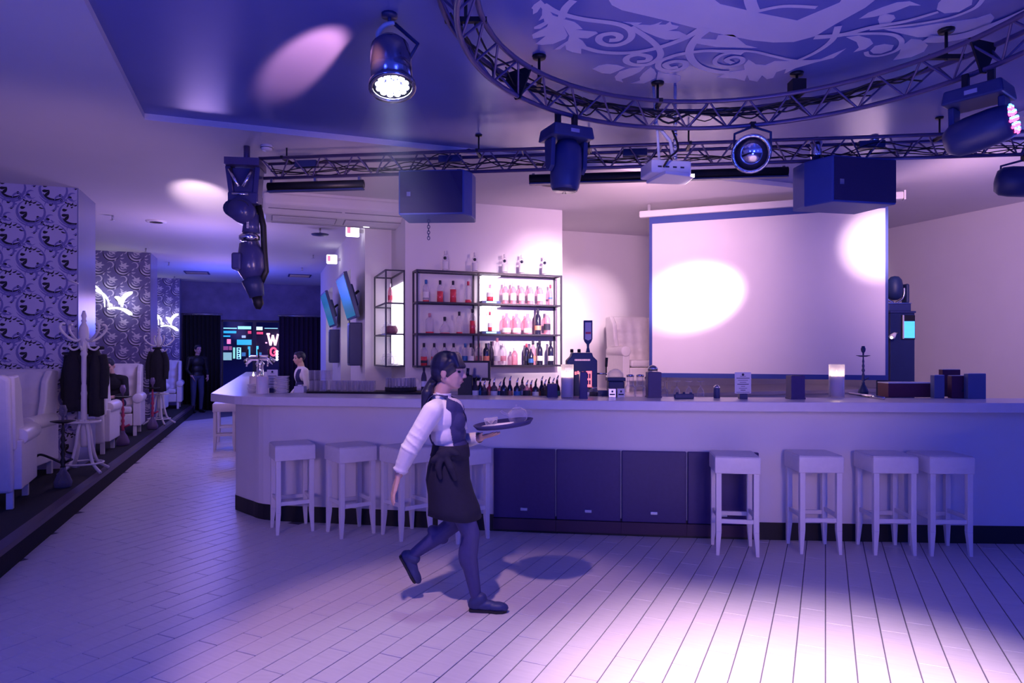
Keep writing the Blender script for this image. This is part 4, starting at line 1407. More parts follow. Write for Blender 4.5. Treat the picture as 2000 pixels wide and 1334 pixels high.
# ------------------------------------------------------------------ right end of the bar
def make_hookah(label, loc, h, m_stem, m_base, cat='hookah', hose=True, smat=None):
    t = thing('hookah', label, cat, loc)
    k = h / 0.9
    MB().lathe([(0.07 * k, 0), (0.085 * k, 0.01 * k), (0.09 * k, 0.06 * k), (0.06 * k, 0.14 * k), (0.03 * k, 0.19 * k), (0.028 * k, 0.22 * k)], 18).build('base', m_base, t)
    prof = [(0.03 * k, 0.221 * k)]
    z = 0.24
    for i, r in enumerate((0.018, 0.03, 0.016, 0.026, 0.014, 0.03, 0.016, 0.024, 0.013, 0.02, 0.012)):
        prof.append((r * k, z * k))
        z += 0.042
    prof.append((0.012 * k, 0.70 * k))
    MB().lathe(prof, 12).build('stem', m_stem, t)
    MB().lathe([(0.012 * k, 0.701 * k), (0.05 * k, 0.702 * k), (0.12 * k, 0.722 * k), (0.12 * k, 0.728 * k), (0.014 * k, 0.712 * k)], 20).build('ash_plate', smat or m_stem, t)
    MB().lathe([(0.014 * k, 0.729 * k), (0.014 * k, 0.77 * k), (0.035 * k, 0.80 * k), (0.042 * k, 0.85 * k), (0.036 * k, 0.86 * k), (0.025 * k, 0.9 * k)], 14).build('bowl', m_base if m_base != M_GLASS else m_stem, t)
    MB().tube([(0.02 * k, 0, 0.27 * k), (0.10 * k, 0, 0.31 * k)], [0.012 * k, 0.016 * k], 8).build('hose_port', m_stem, t)
    if hose:
        MB().tube(bez([(-0.02 * k, 0, 0.27 * k), (-0.12 * k, -0.03, 0.33 * k), (-0.24 * k, -0.02, 0.36 * k), (-0.33 * k, 0.0, 0.30 * k)], 6), 0.013 * k, 8).build('hose', M_BLACK, t)
    return t


c = on_counter(1686, 771)
make_hookah('small dark hookah standing on the right part of the bar', c, 0.47, M_GEAR, M_MACH, hose=False)
a, b = on_counter(1660, 771) + Vector((0, 0, 0.014)), on_counter(1726, 781) + Vector((0, 0, 0.014))
tag(MB().tube([a, b], 0.0135, 14).build('metal_tube', M_CHROME), 'shiny metal tube lying on the bar beside the candle', 'tube')
c = on_counter(1781, 776)
s = c.y / FPX
t = thing('menu_box', 'long low wine-red box lying on the right of the bar', 'box', c + Vector((0, 0.09, 0)))
MB().bx(-46 * s, 46 * s, -0.09, 0.09, 0, 27 * s).build('box', M_WINEB, t, bevel=0.003)
MB().bx(-46 * s, 46 * s, -0.092, 0.092, 27 * s, 29 * s).build('lid', M_PAPER, t)
for px0, px1, top, bot, m, lab, dy in ((1825, 1845, 733, 778, M_BLUEB, 'leftmost blue-grey card box of the upright group on the bar', 0.0), (1841, 1876, 722, 776, M_WINEB, 'tallest wine-red card box of the upright group on the bar', 0.10),
                                       (1859, 1889, 734, 778, M_WINEB, 'wine-red card box with a dark curve in front of the upright group', 0.0), (1891, 1926, 730, 779, M_BLUEB, 'rightmost blue-grey card box of the upright group on the bar', 0.0)):
    c = on_counter((px0 + px1) / 2, bot)
    c.y += dy
    c.x = ((px0 + px1) / 2 - 1000) / FPX * c.y
    s = c.y / FPX
    h = EYE - (top - HOR) * s - 1.20
    w = (px1 - px0) * s / 2
    t = thing('card_box', lab, 'box', c + Vector((0, 0.03, 0)), 0, 'upright card boxes on the bar')
    MB().bx(-w, w, -0.03, 0.03, 0, h).build('box', m, t, bevel=0.003)
    MB().bx(-w + 0.002, w - 0.002, -0.028, 0.028, h, h + 0.003).build('lid', M_PAPER, t)
    if 'curve' in lab:
        mb = MB()
        crescent(mb, 0, h * 0.5, 0.045, math.radians(-70), math.radians(40), 0.02, 0)
        mb.build('curve_print', M_INK, t, (0, -0.0312, 0))

# ------------------------------------------------------------------ back worktop and things behind the bar on the right
bw = thing('back_worktop', 'pale marble worktop along the back under the screen', 'worktop', W(3.98, 8.2), TH)
MB().bx(0.0, 5.5, 0.0, 2.0, 0.98, 1.03).build('top', mat('streaked_marble', (0.66, 0.60, 0.66), 0.3, var=0.3, scale=3, stretch=(0.4, 6, 6)), bw)
MB().bx(0.0, 5.48, 0.05, 1.98, 0.0, 0.98).build('cabinet', M_BARW, bw)
# tufted chair standing behind the bar


def make_armchair(label, group='white tufted wing armchairs', s=1.0):
    """faces local -y"""
    t = thing('wing_armchair', label, 'armchair', group=group)
    MB().bx(-0.30, 0.30, -0.36, 0.30, 0.16, 0.36).build('seat_base', M_LEATH, t, bevel=0.02)
    MB().bx(-0.29, 0.29, -0.38, 0.22, 0.365, 0.47).build('seat_cushion', M_LEATH, t, bevel=0.035, seg=3)
    # tufted back
    n, m = 25, 25
    vs_, fs = [], []
    btn = []
    for j in range(m):
        for i in range(n):
            u, v = i / (n - 1), j / (m - 1)
            x = -0.31 + 0.62 * u
            z = 0.46 + 0.66 * v
            d = 0.030 * (math.cos(PI * (u * 4 + v * 4)) * math.cos(PI * (u * 4 - v * 4)))
            e = max(0, min(1, 8 * min(u, 1 - u, 1 - v)))
            y = 0.235 - 0.035 - d * 0.6 * e + 0.09 * v + 0.05 * (1 - e)
            vs_.append((x, y, z))
    for j in range(m - 1):
        for i in range(n - 1):
            fs.append((j * n + i, j * n + i + 1, (j + 1) * n + i + 1, (j + 1) * n + i))
    MB().add(vs_, fs, 0, True).build('tufted_back', M_LEATH, t)
    for j in range(1, 4):
        for i in range(4):
            u = (i + 0.5) / 4
            v = (j) / 4 + (0.0 if i % 2 else 0.0) + 0.01
            MB().ball((-0.31 + 0.62 * u, 0.225 + 0.09 * v - 0.012, 0.46 + 0.66 * v), (0.014, 0.008, 0.014), 8, 5).build('button', M_LEATH, t)
    bk = MB()
    bk.prism([(-0.36, 0.0), (0.36, 0.0), (0.36, 0.98), (0.31, 1.015), (-0.31, 1.015), (-0.36, 0.98)], -0.04, 0.04,
             Matrix.Translation((0, 0.30, 0.14)) @ Matrix.Rotation(math.radians(-7.5), 4, 'X') @ Matrix.Rotation(PI / 2, 4, 'X'))
    bk.build('backrest', M_LEATH, t, bevel=0.03, seg=3)
    for sx in (-1, 1):
        w = MB().prism([(0.34, 0.5), (0.40, 1.13), (0.22, 1.14), (0.10, 1.02), (0.06, 0.80), (-0.02, 0.62), (-0.05, 0.5)], -0.035, 0.035,
                       Matrix.Translation((sx * 0.345, 0, 0)) @ Matrix(((0, 0, 1, 0), (1, 0, 0, 0), (0, 1, 0, 0), (0, 0, 0, 1))))
        w.build('wing', M_LEATH, t, bevel=0.02, seg=3)
        a = MB().bx(sx * 0.36 - 0.055, sx * 0.36 + 0.055, -0.37, 0.30, 0.16, 0.58)
        a.tube([(sx * 0.37, -0.385, 0.60), (sx * 0.37, 0.22, 0.60)], 0.078, 14)
        a.build('arm', M_LEATH, t, bevel=0.012)
        for sy in (-0.33, 0.29):
            MB().box((sx * 0.33, sy, 0.08), (0.05, 0.05, 0.16)).build('leg', M_WOODW, t, bevel=0.004)
    return t


ch0 = make_armchair('white tufted armchair on the ledge behind the bar left of the screen')
ch0.location = (1.93, 10.35, 1.0305)
ch0.rotation_euler = (0, 0, math.radians(14))
# tall glossy cabinet with a moving head on top, right of the screen
M_GLOSSB = mat('glossy_blue_black_panel', (0.02, 0.03, 0.10), 0.08, coat=0.5, var=0.1)
cb = at(1763, 690, 8.9)
cab = thing('tall_cabinet', 'tall glossy dark cabinet right of the projection screen', 'cabinet', (cb.x, cb.y, 0), math.radians(6))
MB().bx(-0.17, 0.17, 0.0, 0.3, 0, 2.13).build('body', M_GLOSSB, cab, bevel=0.006)
MB().bx(-0.18, 0.18, -0.01, 0.31, 2.13, 2.155).build('cap', M_GEAR, cab)
MB().bx(-0.02, 0.165, -0.012, -0.0005, 1.78, 2.10).build('screen_frame', M_BLACK, cab)
M_SCRB = mat('lit_sky_screen', (0.1, 0.4, 0.8), 0.3, var=0.9, scale=7, emit=1.6, ecol=(0.06, 0.42, 0.9), stretch=(0.6, 1, 3))
MB().bx(-0.005, 0.16, -0.0135, -0.0121, 1.80, 2.02).build('screen', M_SCRB, cab)
MB().bx(-0.015, 0.0, -0.03, -0.0136, 1.79, 2.1).build('screen_edge', M_WHITE, cab)
t = thing('gooseneck_lamp', 'small lit white lamp head beside the little sky screen on the cabinet', 'lamp', at(1742, 656, 8.86))
MB().tube([(-0.03, -0.05, -0.02), (0.03, -0.02, 0.03)], [0.04, 0.022], 10).build('lamp_head', M_WHITE, t)
MB().tube([(0.03, -0.02, 0.03), (0.09, 0.02, 0.04)], 0.01, 8).build('arm', M_STEEL, t)
MB().ball((-0.034, -0.053, -0.023), 0.02, 8, 6).build('bulb', M_LAMPW, t)

# ================================================================== TRUSSES AND STAGE GEAR
TZ0, TZ1 = 3.327, 3.495
CCX, CCY, CR = 1.342, 3.58, 1.63
circ = thing('circular_truss', 'dark circular lighting truss hanging under the printed ceiling', 'truss', (CCX, CCY, 0))


def ring(r, z, n=96):
    return [(r * math.cos(2 * PI * i / n), r * math.sin(2 * PI * i / n), z) for i in range(n)]


for r, z in ((CR - 0.10, TZ1), (CR + 0.10, TZ1), (CR, TZ0)):
    MB().tube(ring(r, z), 0.0165, 10, closed=True).build('chord', M_TRUSS, circ)
nb_ = 34
for i in range(nb_):
    a0, a1 = 2 * PI * i / nb_, 2 * PI * (i + 0.5) / nb_
    lo = Vector((CR * math.cos(a1), CR * math.sin(a1), TZ0))
    for r in (CR - 0.10, CR + 0.10):
        for a in (a0, a0 + 2 * PI / nb_):
            if (i + (r > CR)) % 2 and a != a0 and False:
                continue
            rod((r * math.cos(a), r * math.sin(a), TZ1), lo, 0.0075, M_TRUSS, 'brace', circ)
    if i % 2 == 0:
        rod(((CR - .1) * math.cos(a0), (CR - .1) * math.sin(a0), TZ1), ((CR + .1) * math.cos(a0), (CR + .1) * math.sin(a0), TZ1), 0.0075, M_TRUSS, 'brace', circ)
# triangular joint plates
for a in (math.radians(143), math.radians(20), math.radians(262)):
    pts = []
    Mx = Matrix.Rotation(a, 4, 'Z') @ Matrix.Translation((CR, 0, 0)) @ Matrix.Rotation(PI / 2, 4, 'X')
    MB().prism([(-0.12, TZ1 + 0.01), (0.12, TZ1 + 0.01), (0.02, TZ0 - 0.02), (-0.02, TZ0 - 0.02)], -0.006, 0.006, Mx).build('joint_plate', M_BLACK, circ)
# cables laid along the truss
rnd = random.Random(5)
cabs = MB()
for k in range(7):
    pts = []
    r0 = CR + rnd.uniform(-0.06, 0.11)
    a = math.radians(rnd.uniform(25, 50))
    e = math.radians(rnd.uniform(120, 185))
    while a < e:
        pts.append((r0 * math.cos(a) + rnd.uniform(-.02, .02), r0 * math.sin(a) + rnd.uniform(-.02, .02), TZ1 - 0.02 - abs(rnd.gauss(0, 0.035))))
        a += 0.10
    cabs.tube(bez(pts, 4), rnd.uniform(0.004, 0.009), 6)
o = cabs.build('cable_bundle', M_BLACK, circ)
o['kind'] = 'stuff'
for a in (28, 62, 98, 135, 170, -5):
    a = math.radians(a)
    x, y = CR * math.cos(a), CR * math.sin(a)
    h = MB().tube([(x, y, TZ1 - 0.02), (x, y, ZF)], 0.010, 8).lathe([(0.045, ZF - 0.02), (0.05, ZF - 0.002)], 12, c=(x, y, 0))
    h.bx(x - 0.12 if abs(math.sin(a)) < .5 else x - 0.015, x + 0.12 if abs(math.sin(a)) < .5 else x + 0.015, y - 0.015 if abs(math.sin(a)) < .5 else y - 0.12, y + 0.015 if abs(math.sin(a)) < .5 else y + 0.12, TZ1 - 0.012, TZ1 + 0.016)
    h.build('hanger', M_BLACK, circ)
# motor block on the near hanger seen against the ornament
MB().bx(-0.05, 0.05, -0.05, 0.05, TZ1 + 0.02, TZ1 + 0.12).build('winch_block', M_BLACK, circ, (CR * math.cos(math.radians(62)), CR * math.sin(math.radians(62)), 0))

# straight truss over the bar front
SA, SB = Vector((-2.45, 6.70, 0)), Vector((5.2, 5.80, 0))
sdir = (SB - SA).normalized()
snor = Vector((-sdir.y, sdir.x, 0))
strs = thing('straight_truss', 'dark straight truss crossing the room above the bar front', 'truss', SA, math.atan2(sdir.y, sdir.x))
SL = (SB - SA).length
for y, z in ((-0.10, TZ1), (0.10, TZ1), (0.0, TZ0)):
    MB().tube([(0, y, z), (SL, y, z)], 0.0165, 10).build('chord', M_TRUSS, strs)
ns_ = 24
for i in range(ns_):
    x0, x1 = SL * i / ns_, SL * (i + 1) / ns_
    xm = (x0 + x1) / 2
    for y in (-0.10, 0.10):
        rod((x0 + 0.02, y, TZ1), (xm - 0.015, 0, TZ0), 0.0075, M_TRUSS, 'brace', strs)
        rod((xm + 0.015, 0, TZ0), (x1 - 0.02, y, TZ1), 0.0075, M_TRUSS, 'brace', strs)
    if i % 2 == 0:
        rod((x0, -0.10, TZ1), (x0, 0.10, TZ1), 0.0075, M_TRUSS, 'brace', strs)
rnd = random.Random(9)
cabs = MB()
for k in range(5):
    x = 0.1
    pts = []
    while x < SL - 0.1:
        pts.append((x, rnd.uniform(-.08, .08), TZ0 + 0.03 + abs(rnd.gauss(0.0, 0.05))))
        x += 0.28
    cabs.tube(bez(pts, 4), 0.005, 6)
o = cabs.build('cable_bundle', M_BLACK, strs)
o['kind'] = 'stuff'


def s_at(px, dy=0.0):
    """local x on the straight truss seen at picture column px"""
    k = (px - 1000) / FPX
    # SA + t*sdir, x = k*y
    t = (k * SA.y - SA.x) / (sdir.x - k * sdir.y)
    return t


def s_world(px, z, off=0.0):
    t = s_at(px)
    p = SA + sdir * t + snor * off
    return Vector((p.x, p.y, z))


for px in (560, 935, 1150, 1345, 1835):
    x = s_at(px)
    MB().tube([(x, 0, TZ1), (x, 0, ZF)], 0.008, 8).bx(x - 0.012, x + 0.012, -0.12, 0.12, TZ1 - 0.012, TZ1 + 0.016).lathe([(0.03, ZF - 0.015), (0.035, ZF - 0.001)], 10, c=(x, 0, 0)).build('hanger', M_BLACK, strs)
for px in (600, 880, 1240, 1700):
    x = s_at(px)
    MB().bx(x - 0.11, x + 0.11, -0.05, 0.03, TZ0 + 0.09, TZ0 + 0.155).build('power_box', M_GEAR, strs, bevel=0.006)
# crumpled silver tape wrapped on the truss and an ornate hanging chain
MB().lathe([(0.04, 0), (0.055, 0.05), (0.045, 0.10), (0.06, 0.15), (0.03, 0.20)], 9, c=(s_at(1594), 0, TZ0 + 0.01)).build('foil_wrap', M_CHROME, strs)
MB().lathe([(0.03, 0), (0.04, 0.04), (0.03, 0.08)], 9, c=(s_at(1708), 0, TZ1 - 0.03)).build('foil_wrap', M_CHROME, strs)

# ---- speakers hung from the straight truss
M_SPKR = mat('blue_tinted_speaker_shell', (0.05, 0.085, 0.36), 0.45, var=0.1)  # shell colour carries the blue light falling on the dark speakers
M_GRILL = mat('speaker_grille', (0.03, 0.025, 0.10), 0.6, var=0.4, scale=220)
c = s_world(856, 0, 0.02)
sp = thing('hanging_speaker', 'dark speaker lying on its side under the truss left of the screen', 'speaker', (c.x, c.y, 0), math.radians(-4))
MB().prism([(-0.34, -0.22), (0.27, -0.22), (0.335, -0.10), (0.35, 0.05), (0.33, 0.22), (-0.34, 0.20)], 2.89, 3.305).build('cabinet', M_SPKR, sp, bevel=0.012)
MB().bx(-0.325, 0.26, -0.228, -0.2205, 2.905, 3.29).build('grille', M_GRILL, sp)
MB().bx(-0.26, -0.225, -0.232, -0.2285, 3.06, 3.10).build('badge_plate', M_STEEL, sp)
for x in (-0.2, 0.2):
    MB().bx(x - 0.02, x + 0.02, -0.03, 0.03, 3.30, TZ0 + 0.03).build('clamp', M_BLACK, sp)
chn = thing('hanging_chain', 'short chain dangling below the left hanging speaker', 'chain', (c.x - 0.10, c.y + 0.02, 2.89))
for k in range(7):
    mb = MB().tube([(0.012 * math.cos(t), 0, 0.018 * math.sin(t) - 0.018 - k * 0.027) for t in [2 * PI * j / 10 for j in range(10)]], 0.004, 6, closed=True)
    mb.build('link', M_GEAR, chn, rz=(PI / 2 if k % 2 else 0.2))
c = s_world(1652, 0, 0.05)
sp = thing('hanging_speaker', 'dark wedge speaker under the truss in front of the screen corner', 'speaker', (c.x, c.y, 0), math.radians(12))
MB().prism([(-0.30, -0.25), (0.33, -0.25), (0.27, 0.20), (-0.38, 0.20), (-0.40, 0.0)], 2.90, 3.30).build('cabinet', M_SPKR, sp, bevel=0.012)
MB().bx(-0.29, 0.32, -0.258, -0.2505, 2.915, 3.285).build('grille', M_GRILL, sp)
MB().bx(-0.24, -0.20, -0.262, -0.2585, 3.05, 3.095).build('badge_plate', M_STEEL, sp)
for x in (-0.2, 0.2):
    MB().bx(x - 0.02, x + 0.02, -0.07, -0.02, 3.29, TZ0 + 0.03).build('clamp', M_BLACK, sp)


# ---- moving heads
def moving_head(label, loc, s=1.0, rz=0.0, tilt=0.0, hang=None, lens='dark'):
    """hangs from loc (clamp top); head aims down, tilted about local y"""
    t = thing('moving_head', label, 'stage light', loc, rz)
    for x in (-0.07, 0.07):
        MB().bx(x * s - 0.018, x * s + 0.018, -0.02, 0.02, -0.095 * s, 0.022).build('clamp', M_BLACK, t, bevel=0.004)
    MB().box((0, 0, -0.135 * s), (0.34 * s, 0.26 * s, 0.09 * s), taper=0.92).build('base', M_GEAR, t, bevel=0.012)
    MB().bx(-0.035 * s, 0.035 * s, -0.135 * s, -0.128 * s, -0.15 * s, -0.125 * s).build('display', mat('pale_display', (0.35, 0.35, 0.5), 0.3), t)
    for x in (-1, 1):
        MB().prism([(-0.06, 0), (0.06, 0), (0.045, -0.20), (0.0, -0.235), (-0.045, -0.20)], x * 0.135 * s - 0.018 * s, x * 0.135 * s + 0.018 * s,
                   Matrix.Translation((0, 0, -0.182 * s)) @ Matrix.Scale(s, 4) @ Matrix(((0, 0, 1, 0), (1, 0, 0, 0), (0, 1, 0, 0), (0, 0, 0, 1))) if False else
                   Matrix.Translation((0, 0, -0.182 * s)) @ Matrix(((0, 0, 1, 0), (s, 0, 0, 0), (0, s, 0, 0), (0, 0, 0, 1)))).build('yoke_arm', M_GEAR, t, bevel=0.008)
    R = Matrix.Translation((0, 0, -0.36 * s)) @ Matrix.Rotation(tilt, 4, 'Y')
    hd = MB().lathe([(0.01, 0.19), (0.07, 0.18), (0.105, 0.13), (0.115, 0.05), (0.115, -0.08), (0.105, -0.16), (0.092, -0.185)] if s else [], 20, R @ Matrix.Scale(s, 4)).build('head', M_GEAR, t)
    if lens == 'dark':
        MB().lathe([(0.001, -0.188), (0.088, -0.188), (0.088, -0.184)], 18, R @ Matrix.Scale(s, 4), caps=False).build('lens', M_TINT, hd)
    elif lens == 'led':
        MR = mat('red_led', (1, 0.1, 0.2), 0.3, emit=7, ecol=(1.0, 0.05, 0.18))
        MBl = mat('blue_led', (0.2, 0.5, 1), 0.3, emit=5, ecol=(0.10, 0.40, 1.0))
        k = 0
        for (n_, rr_) in ((1, 0.0), (6, 0.04), (12, 0.078)):
            for j in range(n_):
                a = 2 * PI * j / n_ + 0.2
                for q, dx in ((MR, -0.006), (MBl, 0.008)):
                    MB().ball((rr_ * math.cos(a) + dx, rr_ * math.sin(a) + dx * 0.6, -0.187), (0.0115, 0.0115, 0.012), 8, 6, R @ Matrix.Scale(s, 4)).build('red_led_lens' if q is MR else 'blue_led_lens', q, hd)
                k += 1
    return t


p = at(1101, 238, 4.99)
moving_head('dark moving head hanging from the circular truss, lens pointing at the bar', (CCX - 0.95, CCY + math.sqrt(CR ** 2 - 0.95 ** 2), TZ0 - 0.018), 0.98, math.radians(25), math.radians(4))
moving_head('moving head with lit red and blue LEDs on the right of the circular truss', (2.86, 4.16, TZ0 - 0.018), 0.98, math.radians(-52), math.radians(-100), lens='led')


# ---- PAR cans
def par_can(label, loc, d, L=0.30, r=0.13, m=M_CHROME, lit=False, yoke=0.2):
    """body centred at loc, front facing direction d"""
    t = thing('par_can', label, 'stage light', loc)
    R = aim(d).to_matrix().to_4x4()
    b = MB().lathe([(0.02, -L * 0.55), (r * 0.62, -L * 0.52), (r * 0.86, -L * 0.40), (r * 0.93, -L * 0.2), (r * 0.93, L * 0.42)], 24, R).build('can', m, t)
    MB().lathe([(r * 0.94, L * 0.40), (r * 1.06, L * 0.42), (r * 1.06, L * 0.5), (r * 0.88, L * 0.5), (r * 0.88, L * 0.44)], 24, R, caps=False).build('front_ring', m, t)
    if lit:
        ln = MB().lathe([(0.001, L * 0.43), (r * 0.87, L * 0.43), (r * 0.87, L * 0.425)], 24, R, caps=False).build('lens', M_GEAR, t)
        for n_, q in ((1, 0.0), (6, 0.30), (12, 0.62)):
            for j in range(n_):
                a = 2 * PI * j / n_
                MB().ball((q * r * math.cos(a), q * r * math.sin(a), L * 0.445), (r * 0.15, r * 0.15, r * 0.09), 8, 5, R).build('led_lens', M_LENS, ln)
    else:
        MB().lathe([(0.001, L * 0.40), (r * 0.87, L * 0.43), (r * 0.87, L * 0.42)], 24, R, caps=False).build('lens', M_TINT, t)
    return t


# big lit LED can, left of the circular truss
pc = at(764, 128, 4.15)
dp = Vector((0.10, -0.28, -1.0)).normalized()
t = par_can('lit silver LED can hanging left of the circular truss', pc, dp, 0.33, 0.135, mat('dark_chrome', (0.34, 0.34, 0.44), 0.16, metal=0.95), True)
hk = MB().tube(bez([(-0.05, 0.04, 0.14), (-0.085, 0.03, 0.20), (-0.04, 0.0, 0.245), (0.02, 0.0, 0.262)], 6), [0.02 - 0.0004 * i for i in range(19)], 8)
hk.build('hook', M_WHITE, t)
MB().tube([(-0.01, 0.0, 0.255), (-0.01, 0.0, ZF - pc.z)], 0.012, 8).lathe([(0.05, ZF - pc.z - 0.02), (0.05, ZF - pc.z)], 12, c=(-0.01, 0, 0)).build('drop_pole', M_GEAR, t)
MB().tube([(0.10, 0.0, 0.02), (0.16, 0.02, 0.14), (0.02, 0.01, 0.26)], 0.012, 8).build('yoke', M_GEAR, t)
# cans further right
pt = Vector((CCX + 0.48, CCY + math.sqrt(CR ** 2 - 0.48 ** 2), TZ0 - 0.20))
t = par_can('chrome-faced can on the far side of the circular truss right of the projector', pt, (-0.35, -0.8, -0.35), 0.30, 0.135, M_CHROME)
MB().tube([(-0.14, 0, 0), (-0.13, 0.02, 0.14), (0, 0, 0.19), (0.13, -0.02, 0.14), (0.14, 0, 0)], 0.010, 8).build('yoke', M_GEAR, t)
MB().bx(-0.02, 0.02, -0.02, 0.02, 0.18, 0.222).build('clamp', M_BLACK, t)
pt = s_world(1992, 3.09)
t = par_can('dark can under the straight truss at the right edge', pt, (0.8, -0.5, -0.15), 0.34, 0.14, M_GEAR)
MB().tube([(-0.10, 0.10, 0.02), (-0.10, 0.09, 0.16), (0.04, 0.0, 0.19), (0.12, -0.06, 0.16), (0.12, -0.06, 0.05)], 0.010, 8).build('yoke', M_GEAR, t)
MB().bx(0.02, 0.06, -0.02, 0.02, 0.18, 0.245).build('clamp', M_BLACK, t)

# ---- projector on its pole
pj = thing('projector', 'white projector hanging from a pole in front of the screen', 'projector', at(1302, 336, 5.25), math.radians(10))
MB().bx(-0.17, 0.15, -0.12, 0.12, -0.04, 0.06).build('body', M_WHITE, pj, bevel=0.012)
MB().prism([(-0.09, -0.19), (0.17, -0.13), (0.20, 0.10), (-0.12, 0.12)], -0.066, -0.041).build('bottom_plate', M_WHITE, pj, bevel=0.004)
for x in (-0.12, -0.06, 0.0, 0.06):
    MB().bx(x, x + 0.03, -0.123, -0.1205, 0.0, 0.012).build('port', M_INK, pj)
MB().tube(bez([(-0.08, -0.13, 0.0), (-0.05, -0.17, 0.06), (0.05, -0.10, 0.16), (0.04, 0.0, 0.34)], 6), 0.008, 8).build('cable', M_BLACK, pj)
top = ZF - pj.location.z
MB().tube([(0.07, 0, 0.06), (0.07, 0, top)], 0.012, 8).build('pole', M_WHITE, pj)
for k in range(7):
    MB().lathe([(0.017, 0), (0.017, 0.022)], 8, c=(0.07, 0, 0.10 + k * 0.045)).build('pole_ring', M_CHROME, pj)
MB().tube([(-0.06, 0.0, 0.06), (-0.075, 0.0, 0.30), (-0.11, 0, top - 0.0)], 0.011, 8).build('brace', M_WHITE, pj)
MB().tube([(0.05, 0.0, 0.12), (0.03, 0.0, 0.24), (-0.10, 0.0, 0.38)], 0.014, 8).build('conduit', M_WHITE, pj)

# ---- black batten tubes under the straight truss
for (p0, p1, lab, dz, off) in ((524, 710, 'short black blind tube under the left end of the truss', -0.085, 0.0), (1032, 1545, 'long black blind tube under the middle of the truss', -0.06, 0.1)):
    a, b = s_world(p0, TZ0 + dz, off), s_world(p1, TZ0 + dz, off)
    t = thing('blind_tube', lab, 'blind', a, math.atan2((b - a).y, (b - a).x))
    L = (b - a).length
    MB().tube([(0, 0, 0), (L, 0, 0)], 0.042, 14).build('tube', M_BLACK, t)
    MB().bx(0.0, L, -0.03, 0.03, -0.055, -0.042).build('bottom_bar', M_GEAR, t)
    for x in (0.04, L / 2, L - 0.04):
        MB().bx(x - 0.012, x + 0.012, -0.02, 0.02 , 0.03, -dz - 0.012).build('bracket', M_STEEL, t)

# ---- projection screen
A, B = Vector((1.862, 9.2, 0)), Vector((4.53, 8.17, 0))
ang = math.atan2((B - A).y, (B - A).x)
L = (B - A).length
scr = thing('projection_screen', 'large white projection screen with a dark border hanging behind the bar', 'projection screen', A, ang)
zb, zt = 1.275, 3.42
M_SCR = mat('matte_screen_cloth', (0.80, 0.75, 0.78), 0.8, var=0.02)
M_BORD = mat('dark_blue_border', (0.03, 0.06, 0.30), 0.6)
MB().bx(0.04, L - 0.03, -0.004, 0.0, zb + 0.06, zt - 0.07).build('cloth', M_SCR, scr)
MB().bx(0, 0.04, -0.006, 0.002, zb + 0.06, zt).build('border', M_BORD, scr)
MB().bx(L - 0.03, L, -0.006, 0.002, zb + 0.06, zt).build('border', M_BORD, scr)
MB().bx(0, L, -0.0065, 0.002, zt - 0.07, zt + 0.02).build('border', M_BORD, scr)
MB().bx(0, L, -0.014, 0.014, zb, zb + 0.06).build('weight_bar', M_BORD, scr)
MB().bx(-0.13, L + 0.16, -0.05, 0.05, zt + 0.02, zt + 0.11).build('casing', M_WHITE, scr, bevel=0.015)
for x in (0.0, L):
    MB().bx(x - 0.02, x + 0.02, -0.02, 0.02, zt + 0.11, ZC - 0.002).build('bracket', M_STEEL, scr)
MB().bx(L + 0.16, L + 0.18, -0.055, 0.055, zt + 0.01, zt + 0.12).build('end_cap', M_WHITE, scr)

# ---- ceiling air conditioner
pa, pb = W(0.22, 8.05), W(2.0, 8.05)
a = at(514, 690, 8.35)
ac = thing('air_conditioner', 'long white ceiling air conditioner left of the hanging speaker', 'air conditioner', W(pq(a)[0], pq(a)[1], 0), TH)
LA = 1.95
AX = Matrix(((0, 0, 1, 0), (1, 0, 0, 0), (0, 1, 0, 0), (0, 0, 0, 1)))
MB().prism([(0.0, ZC - 0.03), (0.70, ZC - 0.03), (0.70, ZC - 0.20), (0.60, ZC - 0.30), (0.14, ZC - 0.275), (0.0, ZC - 0.16)], 0.0, LA, AX).build('housing', M_WHITE, ac, bevel=0.03, seg=3)
MB().prism([(0.02, ZC), (0.68, ZC), (0.68, ZC - 0.04), (0.02, ZC - 0.04)], 0.05, LA - 0.05, AX).build('ceiling_plate', M_WHITE, ac)
M_GRILLE = mat('grey_grille', (0.30, 0.28, 0.34), 0.5)
SL = Matrix.Translation((0, 0.14, ZC - 0.2775)) @ Matrix.Rotation(math.atan2(-0.025, 0.46), 4, 'X')
for x0, x1 in ((0.10, 0.90), (1.0, 1.80)):
    fr = MB().bx(x0, x1, 0.02, 0.30, -0.004, 0.0, SL).build('intake_grille', M_GRILLE, ac)
    for k in range(6):
        MB().bx(x0 + 0.012, x1 - 0.012, 0.032 + k * 0.044, 0.066 + k * 0.044, -0.010, -0.0042, SL).build('slat', M_WHITE, fr)
for k in range(2):
    MB().bx(0.10, 1.85, 0.36 + k * 0.05, 0.365 + k * 0.05, -0.004, 0.0, SL).build('panel_seam', M_GRILLE, ac)
MB().bx(1.28, 1.36, 0.33, 0.345, -0.008, 0.0, SL).build('status_light', M_LAMPW, ac)
for x0, x1 in ((0.06, 0.95), (0.99, 1.88)):
    MB().bx(x0, x1, -0.006, 0.0, -0.045, -0.035, Matrix.Translation((0, 0.07, ZC - 0.185)) @ Matrix.Rotation(math.radians(-39), 4, 'X')).build('outlet_slot', M_GRILLE, ac)

# ---- dark robotic arm hanging from the corner of the straight truss
M_ROB = mat('dark_robot_shell', (0.05, 0.05, 0.18), 0.28, var=0.2, coat=0.3)
ra = at(482, 318, 6.62)
rob = thing('robot_arm', 'dark articulated robot arm hanging head down from the truss corner', 'robot', (ra.x, ra.y, 0), math.radians(8))
SR = 6.62 / FPX


